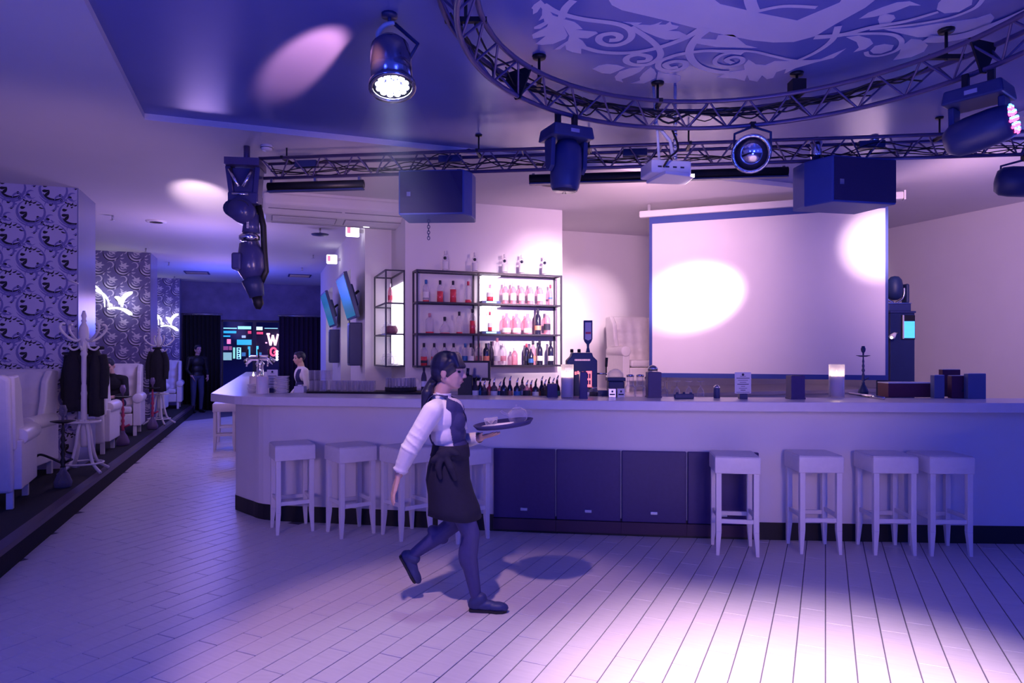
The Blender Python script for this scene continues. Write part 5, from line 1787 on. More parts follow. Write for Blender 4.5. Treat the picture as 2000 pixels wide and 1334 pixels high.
def rz_(py):
    return EYE - (py - HOR) * SR


def rx_(px):
    return (px - 482) * SR


MB().bx(rx_(448), rx_(512), -0.16, 0.16, rz_(330), rz_(316)).build('mount_plate', M_TRUSS, rob)
MB().tube([(0, 0, rz_(318)), (0, 0, ZC)], 0.03, 10).build('ceiling_post', M_TRUSS, rob)
for x0, x1 in ((450, 458), (505, 500)):
    MB().prism([(rx_(x0) - 0.02, rz_(330)), (rx_(x0) + 0.03, rz_(330)), (rx_(x1) + 0.03, rz_(392)), (rx_(x1) - 0.02, rz_(392))], -0.10, 0.10, Matrix.Rotation(PI / 2, 4, 'X')).build('shoulder_plate', M_ROB, rob, bevel=0.01)
MB().prism([(rx_(458), rz_(332)), (rx_(502), rz_(332)), (rx_(498), rz_(385)), (rx_(462), rz_(385))], -0.06, 0.08, Matrix.Rotation(PI / 2, 4, 'X')).build('shoulder_block', M_ROB, rob, bevel=0.012)
for x0, x1 in ((456, 474), (498, 482)):
    MB().tube([(rx_(x0), -0.13, rz_(338)), (rx_(x1), -0.15, rz_(372))], 0.016, 8).build('piston', M_CHROME, rob)
MB().tube([(rx_(462), -0.15, rz_(386)), (rx_(492), -0.15, rz_(386))], 0.012, 8).build('chrome_rail', M_CHROME, rob)
MB().bx(rx_(452), rx_(508), -0.12, 0.12, rz_(402), rz_(380)).build('collar', M_ROB, rob, bevel=0.015)
MB().tube([(rx_(478), -0.17, rz_(416)), (rx_(478), 0.15, rz_(416))], 0.115, 22).build('elbow_disc', M_ROB, rob)
MB().tube([(rx_(460), -0.12, rz_(412)), (rx_(460), 0.12, rz_(412))], 0.08, 16).build('elbow_motor', M_GEAR, rob)
mb = MB()
crescent(mb, 0, 0, 0.085, math.radians(20), math.radians(110), 0.014, 0)
mb.build('disc_groove', M_INK, rob, (rx_(478), -0.1712, rz_(416)))
MB().lathe([(0.085, rz_(455)), (0.075, rz_(440)), (0.08, rz_(420))], 16, c=(rx_(490), 0, 0)).build('forearm', M_ROB, rob)
for k in range(5):
    MB().bx(rx_(486), rx_(490), -0.096, -0.082, rz_(436 + k * 3.2), rz_(434 + k * 3.2)).build('number_mark', M_WHITE, rob)
MB().lathe([(0.07, rz_(472)), (0.098, rz_(468)), (0.098, rz_(461)), (0.07, rz_(456))], 18, c=(rx_(487), 0, 0)).build('chrome_ring', M_CHROME, rob)
MB().tube([(rx_(486), 0, rz_(474)), (rx_(490), 0, rz_(500)), (rx_(490), -0.01, rz_(525)), (rx_(492), -0.01, rz_(545))], [0.09, 0.125, 0.135, 0.08], 14).build('wrist_shell', M_ROB, rob)
MB().bx(rx_(460), rx_(478), -0.15, 0.05, rz_(530), rz_(497)).build('wrist_motor', M_ROB, rob, bevel=0.02)
MB().tube([(rx_(504), 0, rz_(400)), (rx_(512), 0.02, rz_(440)), (rx_(514), 0.02, rz_(490)), (rx_(518), 0, rz_(530)), (rx_(508), 0, rz_(552))], 0.03, 8).build('cable_hose', M_BLACK, rob)
MB().tube([(rx_(492), -0.01, rz_(547)), (rx_(497), -0.02, rz_(560)), (rx_(502), -0.02, rz_(580))], [0.10, 0.09, 0.07], 12).build('gripper_body', M_GEAR, rob)
MB().tube([(rx_(502), -0.02, rz_(580)), (rx_(505), -0.02, rz_(594)), (rx_(504), -0.02, rz_(604))], [0.05, 0.05, 0.022], 12).build('gripper_tip', M_BLACK, rob)

# ---- moving head on the tall cabinet
t = thing('moving_head', 'dark moving head standing on the tall cabinet right of the screen', 'stage light', (cb.x - 0.02, cb.y + 0.15, 2.155))
MB().bx(-0.15, 0.15, -0.12, 0.12, 0, 0.10).build('base', M_GEAR, t, bevel=0.01)
MB().bx(-0.155, 0.155, -0.125, 0.125, 0.101, 0.108).build('trim_ring', M_STEEL, t)
for x in (-1, 1):
    MB().tube(bez([(x * 0.02, 0, 0.12), (x * 0.10, 0, 0.17), (x * 0.125, 0, 0.24), (x * 0.125, 0, 0.32)], 5), 0.016, 8).build('yoke_arm', M_STEEL, t)
MB().lathe([(0.04, 0.155), (0.085, 0.19), (0.10, 0.26), (0.10, 0.34), (0.085, 0.42), (0.05, 0.465), (0.005, 0.475)], 20).build('head', M_MACH, t)
MB().bx(0.13, 0.175, -0.05, 0.08, 0.108, 0.37).build('side_box', M_MACH, t, bevel=0.02)

# ---- small things on the ceiling
def ceil_item(px, py):
    return onz(px, py, ZC)


p = ceil_item(521, 284)
t = thing('smoke_detector', 'round white smoke detector on the ceiling near the truss corner', 'smoke detector', p)
MB().lathe([(0.03, -0.055), (0.05, -0.045), (0.058, -0.02), (0.058, 0)], 18).build('case', M_WHITE, t)
MB().lathe([(0.0585, -0.03), (0.0585, -0.024)], 18, caps=False).build('slot', M_INK, t)
p = ceil_item(305, 432)
t = thing('downlight', 'round unlit downlight in the ceiling of the hall', 'downlight', p)
MB().lathe([(0.09, -0.02), (0.14, -0.018), (0.15, 0)], 22, caps=False).build('rim', M_WHITE, t)
MB().lathe([(0.001, -0.004), (0.09, -0.010), (0.09, -0.004)], 20, caps=False).build('lens', M_STEEL, t)
for px, py, lab in ((220, 421, 'small sprinkler near the first booth partition'), (285, 485, 'small sprinkler beside the middle partition'), (330, 512, 'small sprinkler beside the far partition'), (341, 540, 'tiny far sprinkler near the end wall'),
                    (612, 498, 'small sprinkler near the bar wall'), (590, 523, 'tiny far sprinkler near the bar wall')):
    p = ceil_item(px, py)
    t = thing('sprinkler', lab, 'sprinkler', p)
    MB().tube([(0, 0, 0), (0, 0, -0.06)], 0.014, 8).build('stem', M_STEEL, t)
    MB().lathe([(0.001, -0.075), (0.04, -0.07), (0.001, -0.06)], 10, caps=False).build('disc', M_STEEL, t)
for px, py, lab in ((385, 532, 'flat dark ceiling vent near the far end, left of two'), (585, 538, 'flat dark ceiling vent near the far end, right of two')):
    p = ceil_item(px, py)
    t = thing('ceiling_vent', lab, 'vent', p, TH)
    MB().bx(-0.28, 0.28, -0.28, 0.28, -0.02, 0).build('frame', M_GEAR, t)
    for k in range(5):
        MB().bx(-0.24, 0.24, -0.24 + k * 0.10, -0.20 + k * 0.10, -0.03, -0.0205).build('slat', M_STEEL, t)
p = ceil_item(625, 446)
t = thing('ceiling_speaker', 'round ceiling speaker hanging below the air conditioner', 'speaker', p)
MB().tube([(0, 0, 0), (0, 0, -0.09)], 0.016, 8).build('stem', M_STEEL, t)
MB().lathe([(0.001, -0.12), (0.13, -0.11), (0.14, -0.095), (0.02, -0.09)], 20, caps=False).build('disc', M_GEAR, t)
p = ceil_item(1075, 358)
t = thing('downlight', 'round pale downlight in the ceiling above the bar', 'downlight', p)
MB().lathe([(0.11, -0.02), (0.16, -0.015), (0.17, 0)], 22, caps=False).build('rim', M_WHITE, t)
MB().lathe([(0.001, -0.006), (0.11, -0.008), (0.11, -0.004)], 20, caps=False).build('lens', M_STEEL, t)

# ---- haze in the beams of the lit fixtures
def haze(name, lab, a, d, L, r0, r1, dens, col=(0.8, 0.85, 1.0)):
    m = bpy.data.materials.new('haze_' + name)
    m.use_nodes = True
    nt = m.node_tree
    nt.nodes.clear()
    out = nt.nodes.new('ShaderNodeOutputMaterial')
    vsn = nt.nodes.new('ShaderNodeVolumeScatter')
    vsn.inputs['Color'].default_value = (*col, 1)
    vsn.inputs['Density'].default_value = dens
    vsn.inputs['Anisotropy'].default_value = 0.2
    nt.links.new(vsn.outputs[0], out.inputs['Volume'])
    R = aim(d).to_matrix().to_4x4()
    o = MB().lathe([(r0, 0), (r1, L)], 20, R).build('beam_haze', m, None, a)
    return tag(o, lab, 'haze', None, 'stuff')


haze('can', 'faint haze glowing under the lit LED can', pc + dp * 0.19, dp, 0.9, 0.11, 0.42, 0.10)

haze('led', 'blue haze in the beam of the lit LED moving head', Vector((2.99, 4.0, 3.0)), Vector((0.61, -0.77, 0.17)), 1.3, 0.08, 0.30, 0.30)

# ================================================================== BOOTHS ON THE PLATFORM
def onp(px, py):
    return onz(px, py, PH)


UH = TH  # local +y runs along the hall


def chair(p, q, rz, lab):
    dup(ch0, W(p, q, PH), TH + rz, lab, scale=1.06)


chair(-2.52, 7.55, PI + 0.1, 'white armchair nearest the camera at the left edge, back turned')
chair(-2.72, 9.0, -0.1, 'white armchair beside the nearest coat rack, facing the camera')
chair(-2.42, 13.35, 0.05, 'white tufted armchair with the seated man')
chair(-2.45, 11.1, PI, 'white armchair behind the nearest partition, back turned, mostly hidden by coats')
chair(-2.40, 19.3, 0.05, 'white tufted armchair beyond the far coat rack')
chair(-2.50, 17.0, PI, 'white armchair behind the middle partition, back turned')


def round_table(p, q, lab):
    t = thing('side_table', lab, 'table', W(p, q, PH))
    MB().lathe([(0.30, 0.69), (0.32, 0.70), (0.32, 0.72), (0.30, 0.725)], 24).build('tabletop', M_WHITE, t)
    MB().lathe([(0.03, 0.02), (0.028, 0.69)], 12).build('column', M_CHROME, t)
    MB().lathe([(0.22, 0.0), (0.22, 0.012), (0.04, 0.02)], 20).build('base', M_CHROME, t)
    return t


round_table(-3.45, 8.3, 'round white side table between the two nearest armchairs')
round_table(-2.75, 12.15, 'round white side table in front of the seated man')
round_table(-2.75, 18.1, 'round white side table in the farthest booth')


def coat_rack(loc, lab, rz=0.0):
    t = thing('coat_rack', lab, 'coat rack', loc, rz, 'white bentwood coat racks')
    prof = [(0.030, 0.30), (0.036, 0.34), (0.032, 0.9), (0.036, 0.93), (0.030, 0.96), (0.027, 1.36), (0.04, 1.39), (0.03, 1.42), (0.03, 1.50), (0.045, 1.55), (0.055, 1.64), (0.05, 1.70), (0.022, 1.76), (0.032, 1.78), (0.02, 1.80), (0.03, 1.84), (0.012, 1.90)]
    MB().lathe(prof, 14).build('pole', M_WOODW, t)
    for k in range(4):
        R = Matrix.Rotation(PI / 2 * k + 0.5, 4, 'Z')
        MB().tube(bez([R @ Vector(p) for p in ((0.03, 0, 0.62), (0.07, 0, 0.50), (0.10, 0, 0.30), (0.16, 0, 0.12), (0.30, 0, 0.018))], 6), 0.018, 8).build('leg', M_WOODW, t)
        MB().tube(bez([R @ Vector(p) for p in ((0.03, 0, 1.58), (0.10, 0, 1.545), (0.20, 0, 1.60), (0.27, 0, 1.68), (0.26, 0, 1.735), (0.22, 0, 1.74))], 6), 0.014, 8).build('upper_hook', M_WOODW, t)
        R = Matrix.Rotation(PI / 2 * k + 1.28, 4, 'Z')
        MB().tube(bez([R @ Vector(p) for p in ((0.03, 0, 1.56), (0.05, 0, 1.47), (0.11, 0, 1.44), (0.155, 0, 1.48))], 6), 0.012, 8).build('lower_hook', M_WOODW, t)
    MB().tube([(0.165 * math.cos(2 * PI * i / 28), 0.165 * math.sin(2 * PI * i / 28), 0.60) for i in range(28)], 0.014, 8, closed=True).build('umbrella_ring', M_WOODW, t)
    MB().tube([(0.20 * math.cos(2 * PI * i / 28), 0.20 * math.sin(2 * PI * i / 28), 0.115) for i in range(28)], 0.011, 8, closed=True).build('foot_ring', M_WOODW, t)
    return t


r1 = onp(164, 923)
rack1 = coat_rack(r1, 'nearest white bentwood coat rack hung with dark coats', 0.634)
r2 = onp(311, 829)
dup(rack1, r2, 0.3, 'farther white bentwood coat rack hung with one dark coat')


def coat(loc, w, z0, z1, lab, rz=0.0, depth=0.10, m=M_DARKC, seed=1):
    t = thing('hanging_coat', lab, 'coat', loc, rz)
    rn = random.Random(seed)
    n, k = 26, 12
    vs_, fs = [], []
    for j in range(k):
        v = j / (k - 1)
        z = z1 + (z0 - z1) * v
        ww = w * (0.22 + 0.78 * min(1, v * 3.2) ** 0.6) * (0.88 + 0.12 * v)
        for i in range(n):
            a = 2 * PI * i / n
            fold = 1 + 0.10 * v * math.sin(5 * a + seed) + 0.05 * v * math.sin(9 * a + 2 * seed)
            vs_.append((ww / 2 * math.cos(a) * fold, depth * math.sin(a) * fold * (0.5 + 0.5 * min(1, v * 4)), z + 0.012 * math.sin(3 * a + seed) * v))
    for j in range(k - 1):
        for i in range(n):
            fs.append((j * n + i, j * n + (i + 1) % n, (j + 1) * n + (i + 1) % n, (j + 1) * n + i))
    fs.append(tuple(range(n)))
    fs.append(tuple(range((k - 1) * n, k * n)))
    MB().add(vs_, fs, 0, True).build('body', m, t)
    for sx in (-1, 1):
        MB().tube(bez([(sx * w * 0.36, 0, z1 - 0.08), (sx * w * 0.50, 0.01, z1 - 0.22), (sx * w * 0.54, -0.01, z1 - 0.42), (sx * w * 0.52, -0.02, z1 - 0.60)], 5), [0.055] * 6 + [0.06] * 5 + [0.05] * 5, 10).build('sleeve', m, t)
    MB().tube([(0.07 * math.cos(a), -0.01 + 0.045 * math.sin(a), z1 + 0.004 * math.cos(a)) for a in [2 * PI * i / 14 for i in range(14)]], 0.02, 8, closed=True).build('collar', m, t)
    return t


zz = PH
coat(r1 + Vector((0.075, 0.12, 0)), 0.15, 0.66, 1.46, 'long dark coat hanging on the right of the nearest coat rack', 0.2, 0.11, M_DARKC, 1)
coat(r1 + Vector((-0.15, 0.08, 0)), 0.26, 0.72, 1.46, 'dark puffy jacket hanging on the left of the nearest coat rack', -0.3, 0.12, M_DARKC, 3)
coat(r1 + Vector((-0.04, 0.22, 0)), 0.24, 0.68, 1.46, 'dark coat hanging behind the pole of the nearest coat rack', 0.0, 0.09, mat('violet_black_cloth', (0.03, 0.022, 0.05), 0.9, var=0.3, scale=30), 5)
coat(r2 + Vector((0.07, -0.2, 0)), 0.30, 0.66, 1.50, 'dark coat hanging on the farther coat rack', 0.1, 0.11, M_DARKC, 7)

# hookahs on the platform
make_hookah('tall black hookah with a hose beside the nearest coat rack', onp(123, 952), 0.86, M_BLACK, thin_glass('smoked_base_glass', (0.45, 0.42, 0.55), (0.3, 0.28, 0.4), 0.3, 0.8), hose=True)
make_hookah('red-stemmed hookah in front of the seated man', onp(240, 870), 0.92, mat('red_lacquer', (0.45, 0.05, 0.12), 0.3), thin_glass('violet_base_glass', (0.5, 0.38, 0.6), (0.35, 0.25, 0.45), 0.4, 0.8), hose=True, smat=M_BLACK)
make_hookah('far red-stemmed hookah beside the farther coat rack', onp(298, 838), 0.95, MATS['red_lacquer'], MATS['violet_base_glass'], hose=False, smat=M_BLACK)


# sconces of folded white glass on the partitions
def petal(t, base, tip, w, name='petal'):
    base, tip = Vector(base), Vector(tip)
    d = tip - base
    L = d.length
    q = d.to_track_quat('X', 'Z').to_matrix().to_4x4()
    vs_, fs = [], []
    n, m = 10, 6
    for i in range(n + 1):
        u = i / n
        hw_ = w * 0.80 * (0.30 + 0.70 * u ** 1.3) * math.sqrt(max(0.02, 1 - u ** 5))
        for j in range(m + 1):
            v = j / m * 2 - 1
            vs_.append((u * L, v * hw_, 0.18 * L * math.sin(PI * u) - 0.35 * hw_ * (1 - v * v)))
    for i in range(n):
        for j in range(m):
            fs.append((i * (m + 1) + j, i * (m + 1) + j + 1, (i + 1) * (m + 1) + j + 1, (i + 1) * (m + 1) + j))
    MB().add(vs_, fs, 0, True, Matrix.Translation(base) @ q).build(name, M_LAMPW, t, solid=0.006)


def sconce(px, py, q, sc_, lab):
    v = ray_q(px, q)
    z = EYE - (py - HOR) * v.y / FPX
    t = thing('wall_sconce', lab, 'wall lamp', (v.x, v.y, z), TH)
    MB().lathe([(0.05, 0), (0.06, 0.03)], 14, Matrix.Translation((0, 0.10, 0)) @ Matrix.Rotation(-PI / 2, 4, 'X')).build('wall_mount', M_WHITE, t)
    MB().tube([(0, 0.12, 0), (0, 0.0, 0)], 0.015, 8).build('stem', M_WHITE, t)
    for b, tp, w in (((0.02, 0, -0.02), (-0.20, -0.05, 0.26), 0.17), ((0, 0, -0.06), (0.36, -0.06, -0.16), 0.24), ((0.20, 0, -0.02), (0.36, -0.03, 0.24), 0.20), ((0.18, -0.02, 0.02), (0.13, -0.08, 0.15), 0.12), ((-0.05, 0, -0.03), (-0.30, -0.02, 0.40), 0.13)):
        petal(t, Vector(b) * sc_, Vector(tp) * sc_, w * sc_)
    return t


sconce(212, 596, 15.3 - 0.14, 1.15, 'large white folded-glass sconce lit on the middle partition')
sconce(315, 632, 20.3 - 0.14, 1.15, 'smaller-looking white folded-glass sconce lit on the farthest partition')
v = ray_q(150, 9.62 - 0.1)
t = thing('wall_sconce', 'sconce arm at the edge of the nearest partition', 'wall lamp', W(-2.20, 9.5, 2.48), TH)
MB().tube([(0.0, 0.11, 0), (0.0, 0, 0.0), (0.10, -0.02, -0.04)], [0.012, 0.012, 0.008], 8).build('arm', M_WHITE, t)

# low paper / white table item in the man's booth
t = thing('menu_booklet', 'small white booklet standing on the side table of the seated man', 'menu', W(-2.75, 12.05, PH + 0.7255), TH)
MB().bx(-0.09, 0.09, -0.006, 0.006, 0, 0.22).build('cover', M_PAPER, t)
MB().bx(-0.06, 0.06, -0.0075, -0.0061, 0.12, 0.16).build('print', M_INK, t)

# ================================================================== FAR END
def curtain(p0, p1, q, zt, zb, lab, m, folds=9):
    t = thing('curtain', lab, 'curtain', W(p0, q), TH)
    L = p1 - p0
    n = folds * 8
    vs_, fs = [], []
    for i in range(n + 1):
        x = L * i / n
        y = 0.045 * math.sin(2 * PI * i / 8)
        vs_ += [(x, y, zb), (x, y, zt)]
    for i in range(n):
        fs.append((2 * i, 2 * i + 2, 2 * i + 3, 2 * i + 1))
    MB().add(vs_, fs, 0, True).build('cloth', m, t, solid=0.01)
    MB().tube([(-0.05, 0, zt + 0.03), (L + 0.05, 0, zt + 0.03)], 0.018, 8).build('rail', M_STEEL, t)
    for k in range(folds):
        MB().tube([(L * (k + 0.25) / folds, 0.02 * math.cos(a), zt + 0.02 + 0.028 * math.sin(a)) for a in [2 * PI * j / 8 for j in range(8)]], 0.004, 6, closed=True).build('curtain_ring', M_CHROME, t)
    return t


def p_at(px, q):
    return pq(ray_q(px, q))[0]


curtain(p_at(358, 20.75), p_at(431, 20.75), 20.75, 2.66, 0.02, 'tall black curtain left of the far entrance', M_CURT, 9)
curtain(p_at(546, 20.75), p_at(629, 20.75), 20.75, 2.66, 0.02, 'dark purple curtain right of the far entrance', M_CURT2, 9)
# glass entrance with frame
M_PANE = thin_glass('clear_pane', (0.9, 0.92, 1.0), (0.1, 0.1, 0.2), 0.04, 0.3)
ent = tag(MB().bx(OP0, OP0 + 0.05, FQ + 0.05, FQ + 0.12, 0, OPZ).bx(OP1 - 0.05, OP1, FQ + 0.05, FQ + 0.12, 0, OPZ).bx(OP0, OP1, FQ + 0.05, FQ + 0.12, OPZ - 0.06, OPZ).build('door_1', M_BLACK, rz=TH),
          'dark framed glass entrance at the far end with neon signs beyond', None, None, 'structure')
pm_ = p_at(497, FQ)
MB().bx(pm_ - 0.05, pm_ + 0.05, FQ + 0.05, FQ + 0.12, 0, OPZ - 0.06).build('mullion', M_BLACK, ent)
MB().bx(OP0 + 0.05, pm_ - 0.05, FQ + 0.08, FQ + 0.09, 0.02, OPZ - 0.06).build('pane', M_PANE, ent)
MB().bx(pm_ + 0.05, OP1 - 0.05, FQ + 0.08, FQ + 0.09, 0.02, OPZ - 0.06).build('pane', M_PANE, ent)

# passage beyond the glass
struct(MB().bx(-6, 6, 27.0, 27.2, 0, 4), 'wall_passage', mat('dark_passage_wall', (0.03, 0.03, 0.07), 0.6), 'dark shopfront wall across the passage beyond the entrance', TH)
QS = 26.7


def neon(px0, px1, py0, py1, col, st, lab, cat='neon sign', q=QS):
    a, b = ray_q(px0, q), ray_q(px1, q)
    z1, z0 = EYE - (py0 - HOR) * a.y / FPX, EYE - (py1 - HOR) * a.y / FPX
    pa_, pb_ = pq(a)[0], pq(b)[0]
    m = mat('neon_%02d_%02d_%02d' % tuple(int(c * 99) for c in col), col, 0.4, emit=st, ecol=col, var=0.3, scale=9)
    t = thing('lit_sign', lab, cat, W((pa_ + pb_) / 2, q, (z0 + z1) / 2), TH)
    w, h = (pb_ - pa_) / 2, (z1 - z0) / 2
    MB().bx(-w, w, 0.0, 0.30, -h, h).build('sign_box', M_BLACK, t)
    MB().bx(-w * 0.96, w * 0.96, -0.02, -0.0005, -h * 0.94, h * 0.94).build('lit_face', m, t)
    return t, w, h


TEAL, CYAN, GRN, REDN = (0.05, 0.65, 0.75), (0.35, 0.85, 1.0), (0.35, 0.9, 0.55), (1.0, 0.08, 0.15)
neon(464, 491, 637, 643, CYAN, 1.6, 'wide bright cyan lit strip at the top of the left pane')
neon(436, 462, 646, 651, TEAL, 0.9, 'dim teal lit strip below the top left of the pane')
neon(436, 463, 640, 642, CYAN, 0.5, 'thin pale strip at the top left of the pane')
neon(462, 492, 663, 674, TEAL, 0.6, 'dim teal panel across the middle of the left pane')
t, w_, h_ = neon(462, 471, 678, 702, CYAN, 1.5, 'cyan vertical sign at the middle of the left pane')
for k in range(5):
    MB().bx(-w_ * 0.5, w_ * (0.5 - 0.3 * (k % 2)), -0.03, -0.0205, h_ * (0.72 - 0.36 * k) - 0.03, h_ * (0.72 - 0.36 * k) + 0.02).build('dark_glyph', M_INK, t)
neon(455, 459.5, 678, 701, GRN, 1.1, 'narrow green vertical sign left of the cyan one')
neon(484, 489, 676, 697, TEAL, 0.9, 'narrow teal vertical sign near the mullion')
neon(433, 453, 688, 704, (0.45, 0.8, 0.55), 0.7, 'pale green lit counter at the lower left of the pane')
neon(443, 451, 662, 672, (1.0, 0.25, 0.4), 1.3, 'small round red lamp panel in the left pane', 'lamp')
neon(500, 513, 638, 645, (0.8, 1.0, 0.9), 1.4, 'small white-green exit panel at the top of the right pane')
neon(501, 514, 648, 653, REDN, 1.0, 'small red lit strip under the exit panel')
neon(500, 505, 675, 703, (0.1, 0.7, 0.9), 1.2, 'blue-green vertical sign just right of the mullion')
neon(516, 543, 640.5, 641.8, CYAN, 0.8, 'thin white line of light over the red letter')
rn_ = random.Random(11)
for k, (a0, b0, a1, b1, c_, s_, l_) in enumerate(((436, 450, 655, 658, TEAL, .6, 'short teal strip under the dim teal strip of the left pane'), (472, 480, 655, 660, (0.7, 0.9, 1.0), .8, 'tiny pale panel right of the round red lamp panel'),
        (484, 491, 646, 652, REDN, .8, 'tiny red panel at the top right of the left pane'), (436, 446, 676, 684, (0.5, 0.1, 0.2), .6, 'dim red panel above the pale green counter'),
        (472, 480, 688, 696, (0.1, 0.35, 0.5), .5, 'dim blue panel right of the cyan vertical sign'), (506, 511, 688, 700, (0.1, 0.4, 0.55), .5, 'dim blue panel right of the blue-green vertical sign'),
        (518, 522, 668, 671, (1.0, 0.5, 0.6), 1.2, 'tiny pink light left of the letter W'), (447, 453, 676, 684, (0.7, 0.15, 0.2), .5, 'tiny dim red panel right of the dim red one'))):
    neon(a0, a1, b0 if False else min(b0, b1), max(b0, b1), c_, s_, l_) if False else neon(a0, b0, a1, b1, c_, s_, l_)
# red W and ring, and the row of lamps
a = ray_q(534, QS - 0.2)
zc = EYE - (664 - HOR) * a.y / FPX
mW = mat('white_red_neon', (1, 0.6, 0.65), 0.4, emit=4, ecol=(1.0, 0.42, 0.5))
t = thing('neon_letter', 'glowing white and red letter W sign in the right pane', 'neon sign', (a.x, a.y, zc), TH)
for k, (x0, z0, x1, z1) in enumerate(((-.19, .22, -.10, -.2), (-.10, -.2, -.02, .18), (-.02, .18, .06, -.2), (.06, -.2, .16, .22))):
    MB().tube([(x0, 0, z0), (x1, 0, z1)], 0.036, 8).build('neon_tube', mW, t)
MB().bx(-0.24, -0.12, -0.03, 0.03, 0.19, 0.25).build('neon_bar', mW, t)
a = ray_q(534, QS - 0.2)
zc = EYE - (687 - HOR) * a.y / FPX
t = thing('neon_ring', 'glowing red ring sign under the letter W', 'neon sign', (a.x, a.y, zc), TH)
MB().tube([(0.10 * math.cos(u), 0, 0.14 * math.sin(u)) for u in [2 * PI * i / 20 for i in range(20)]], 0.035, 8, closed=True).build('neon_tube', mat('red_neon', REDN, 0.4, emit=2.2), t)
MB().tube([(0.02, 0, -0.05), (0.04, 0, 0.03)], 0.02, 8).build('neon_bar', mat('red_neon', REDN, 0.4, emit=2.2), t)
for k in range(4):
    a = ray_q(541, QS - 0.3)
    zc = EYE - (686.5 + 5.2 * k - HOR) * a.y / FPX
    t = tag(MB().ball((0, 0, 0), 0.052, 12, 8).build('lamp_globe', M_LAMPW, None, (a.x, a.y, zc)), f'white glowing globe, {ORD[k]} from the top in the column beside the red ring', 'lamp', 'column of four white globes')

# ================================================================== PEOPLE
def capsule(mb, a, b, r0, r1, n=14, flat=1.0):
    a, b = Vector(a), Vector(b)
    d = b - a
    k = 6
    pts, rs = [], []
    dn = d.normalized()
    for i in range(4):
        t = math.pi / 2 * (1 - i / 4)
        pts.append(a - dn * r0 * math.sin(t)), rs.append(max(1e-3, r0 * math.cos(t)))
    for i in range(k + 1):
        pts.append(a + d * i / k), rs.append(r0 + (r1 - r0) * i / k)
    for i in range(1, 5):
        t = math.pi / 2 * i / 4
        pts.append(b + dn * r1 * math.sin(t)), rs.append(max(1e-3, r1 * math.cos(t)))
    mb.tube(pts, rs, n)


def chain(mb, pts, rs, n=14):
    for i in range(len(pts) - 1):
        capsule(mb, pts[i], pts[i + 1], rs[i], rs[i + 1], n)


def ell(mb, c, r, R=None):
    M = Matrix.Translation(c)
    if R is not None:
        M = M @ R.to_4x4()
    mb.ball((0, 0, 0), r, 18, 12, M)


def fuse(mb, name, mats, parent, vox=0.006, smooth=2, zone=None, keep=None, solid=0.0):
    """melt overlapping shapes into one continuous skin"""
    o = mb.build(name, mats, parent)
    md = o.modifiers.new('r', 'REMESH')
    md.mode = 'VOXEL'
    md.voxel_size = vox
    md.use_smooth_shade = True
    if smooth:
        s = o.modifiers.new('s', 'SMOOTH')
        s.factor = 0.5
        s.iterations = smooth
    bpy.context.view_layer.update()
    dg = bpy.context.evaluated_depsgraph_get()
    me = bpy.data.meshes.new_from_object(o.evaluated_get(dg))
    o.modifiers.clear()
    old = o.data
    o.data = me
    bpy.data.meshes.remove(old)
    me.name = name
    if len(me.materials) != len(mats):
        me.materials.clear()
        for m in mats:
            me.materials.append(m)
    if keep is not None or zone is not None:
        bm = bmesh.new()
        bm.from_mesh(me)
        if keep is not None:
            kill = [f for f in bm.faces if not keep(f.calc_center_median())]
            bmesh.ops.delete(bm, geom=kill, context='FACES')
        if zone is not None:
            for f in bm.faces:
                f.material_index = zone(f.calc_center_median())
        for f in bm.faces:
            f.smooth = True
        bm.to_mesh(me)
        bm.free()
    if solid:
        sd = o.modifiers.new('solid', 'SOLIDIFY')
        sd.thickness = solid
        sd.offset = 1
    return o


def fingers(mb, wrist, d, palm_n, L=0.175, curl=0.6, thumb_side=1, spread=0.12):
    """palm, four unequal bent fingers and a thumb; d = hand direction, palm_n = palm normal"""
    d, pn = Vector(d).normalized(), Vector(palm_n).normalized()
    sd = d.cross(pn).normalized() * thumb_side
    k = L / 0.175
    pc_ = wrist + d * 0.045 * k
    for s in (-1, -0.33, 0.33, 1):
        capsule(mb, wrist + sd * s * 0.014 * k, wrist + d * 0.085 * k + sd * s * 0.030 * k, 0.013 * k, 0.0115 * k, 10)
    for i, (s, ln) in enumerate(((1, 0.072), (0.33, 0.082), (-0.33, 0.076), (-1, 0.058))):
        base = wrist + d * 0.085 * k + sd * s * 0.030 * k
        dd = (d + sd * s * spread).normalized()
        p = base
        for j, f in enumerate((0.45, 0.32, 0.23)):
            q = p + dd * ln * k * f
            capsule(mb, p, q, (0.0092 - 0.0008 * j) * k, (0.0085 - 0.0008 * j) * k, 8)
            p = q
            dd = (dd * math.cos(curl * 0.5) + pn * math.sin(curl * 0.5)).normalized()
    b = wrist + d * 0.022 * k + sd * 0.026 * k
    m_ = b + (d * 0.6 + sd * 0.75 + pn * 0.25).normalized() * 0.038 * k
    capsule(mb, b, m_, 0.0125 * k, 0.0105 * k, 8)
    capsule(mb, m_, m_ + (d * 0.9 + sd * 0.25 + pn * 0.3).normalized() * 0.030 * k, 0.0100 * k, 0.0080 * k, 8)


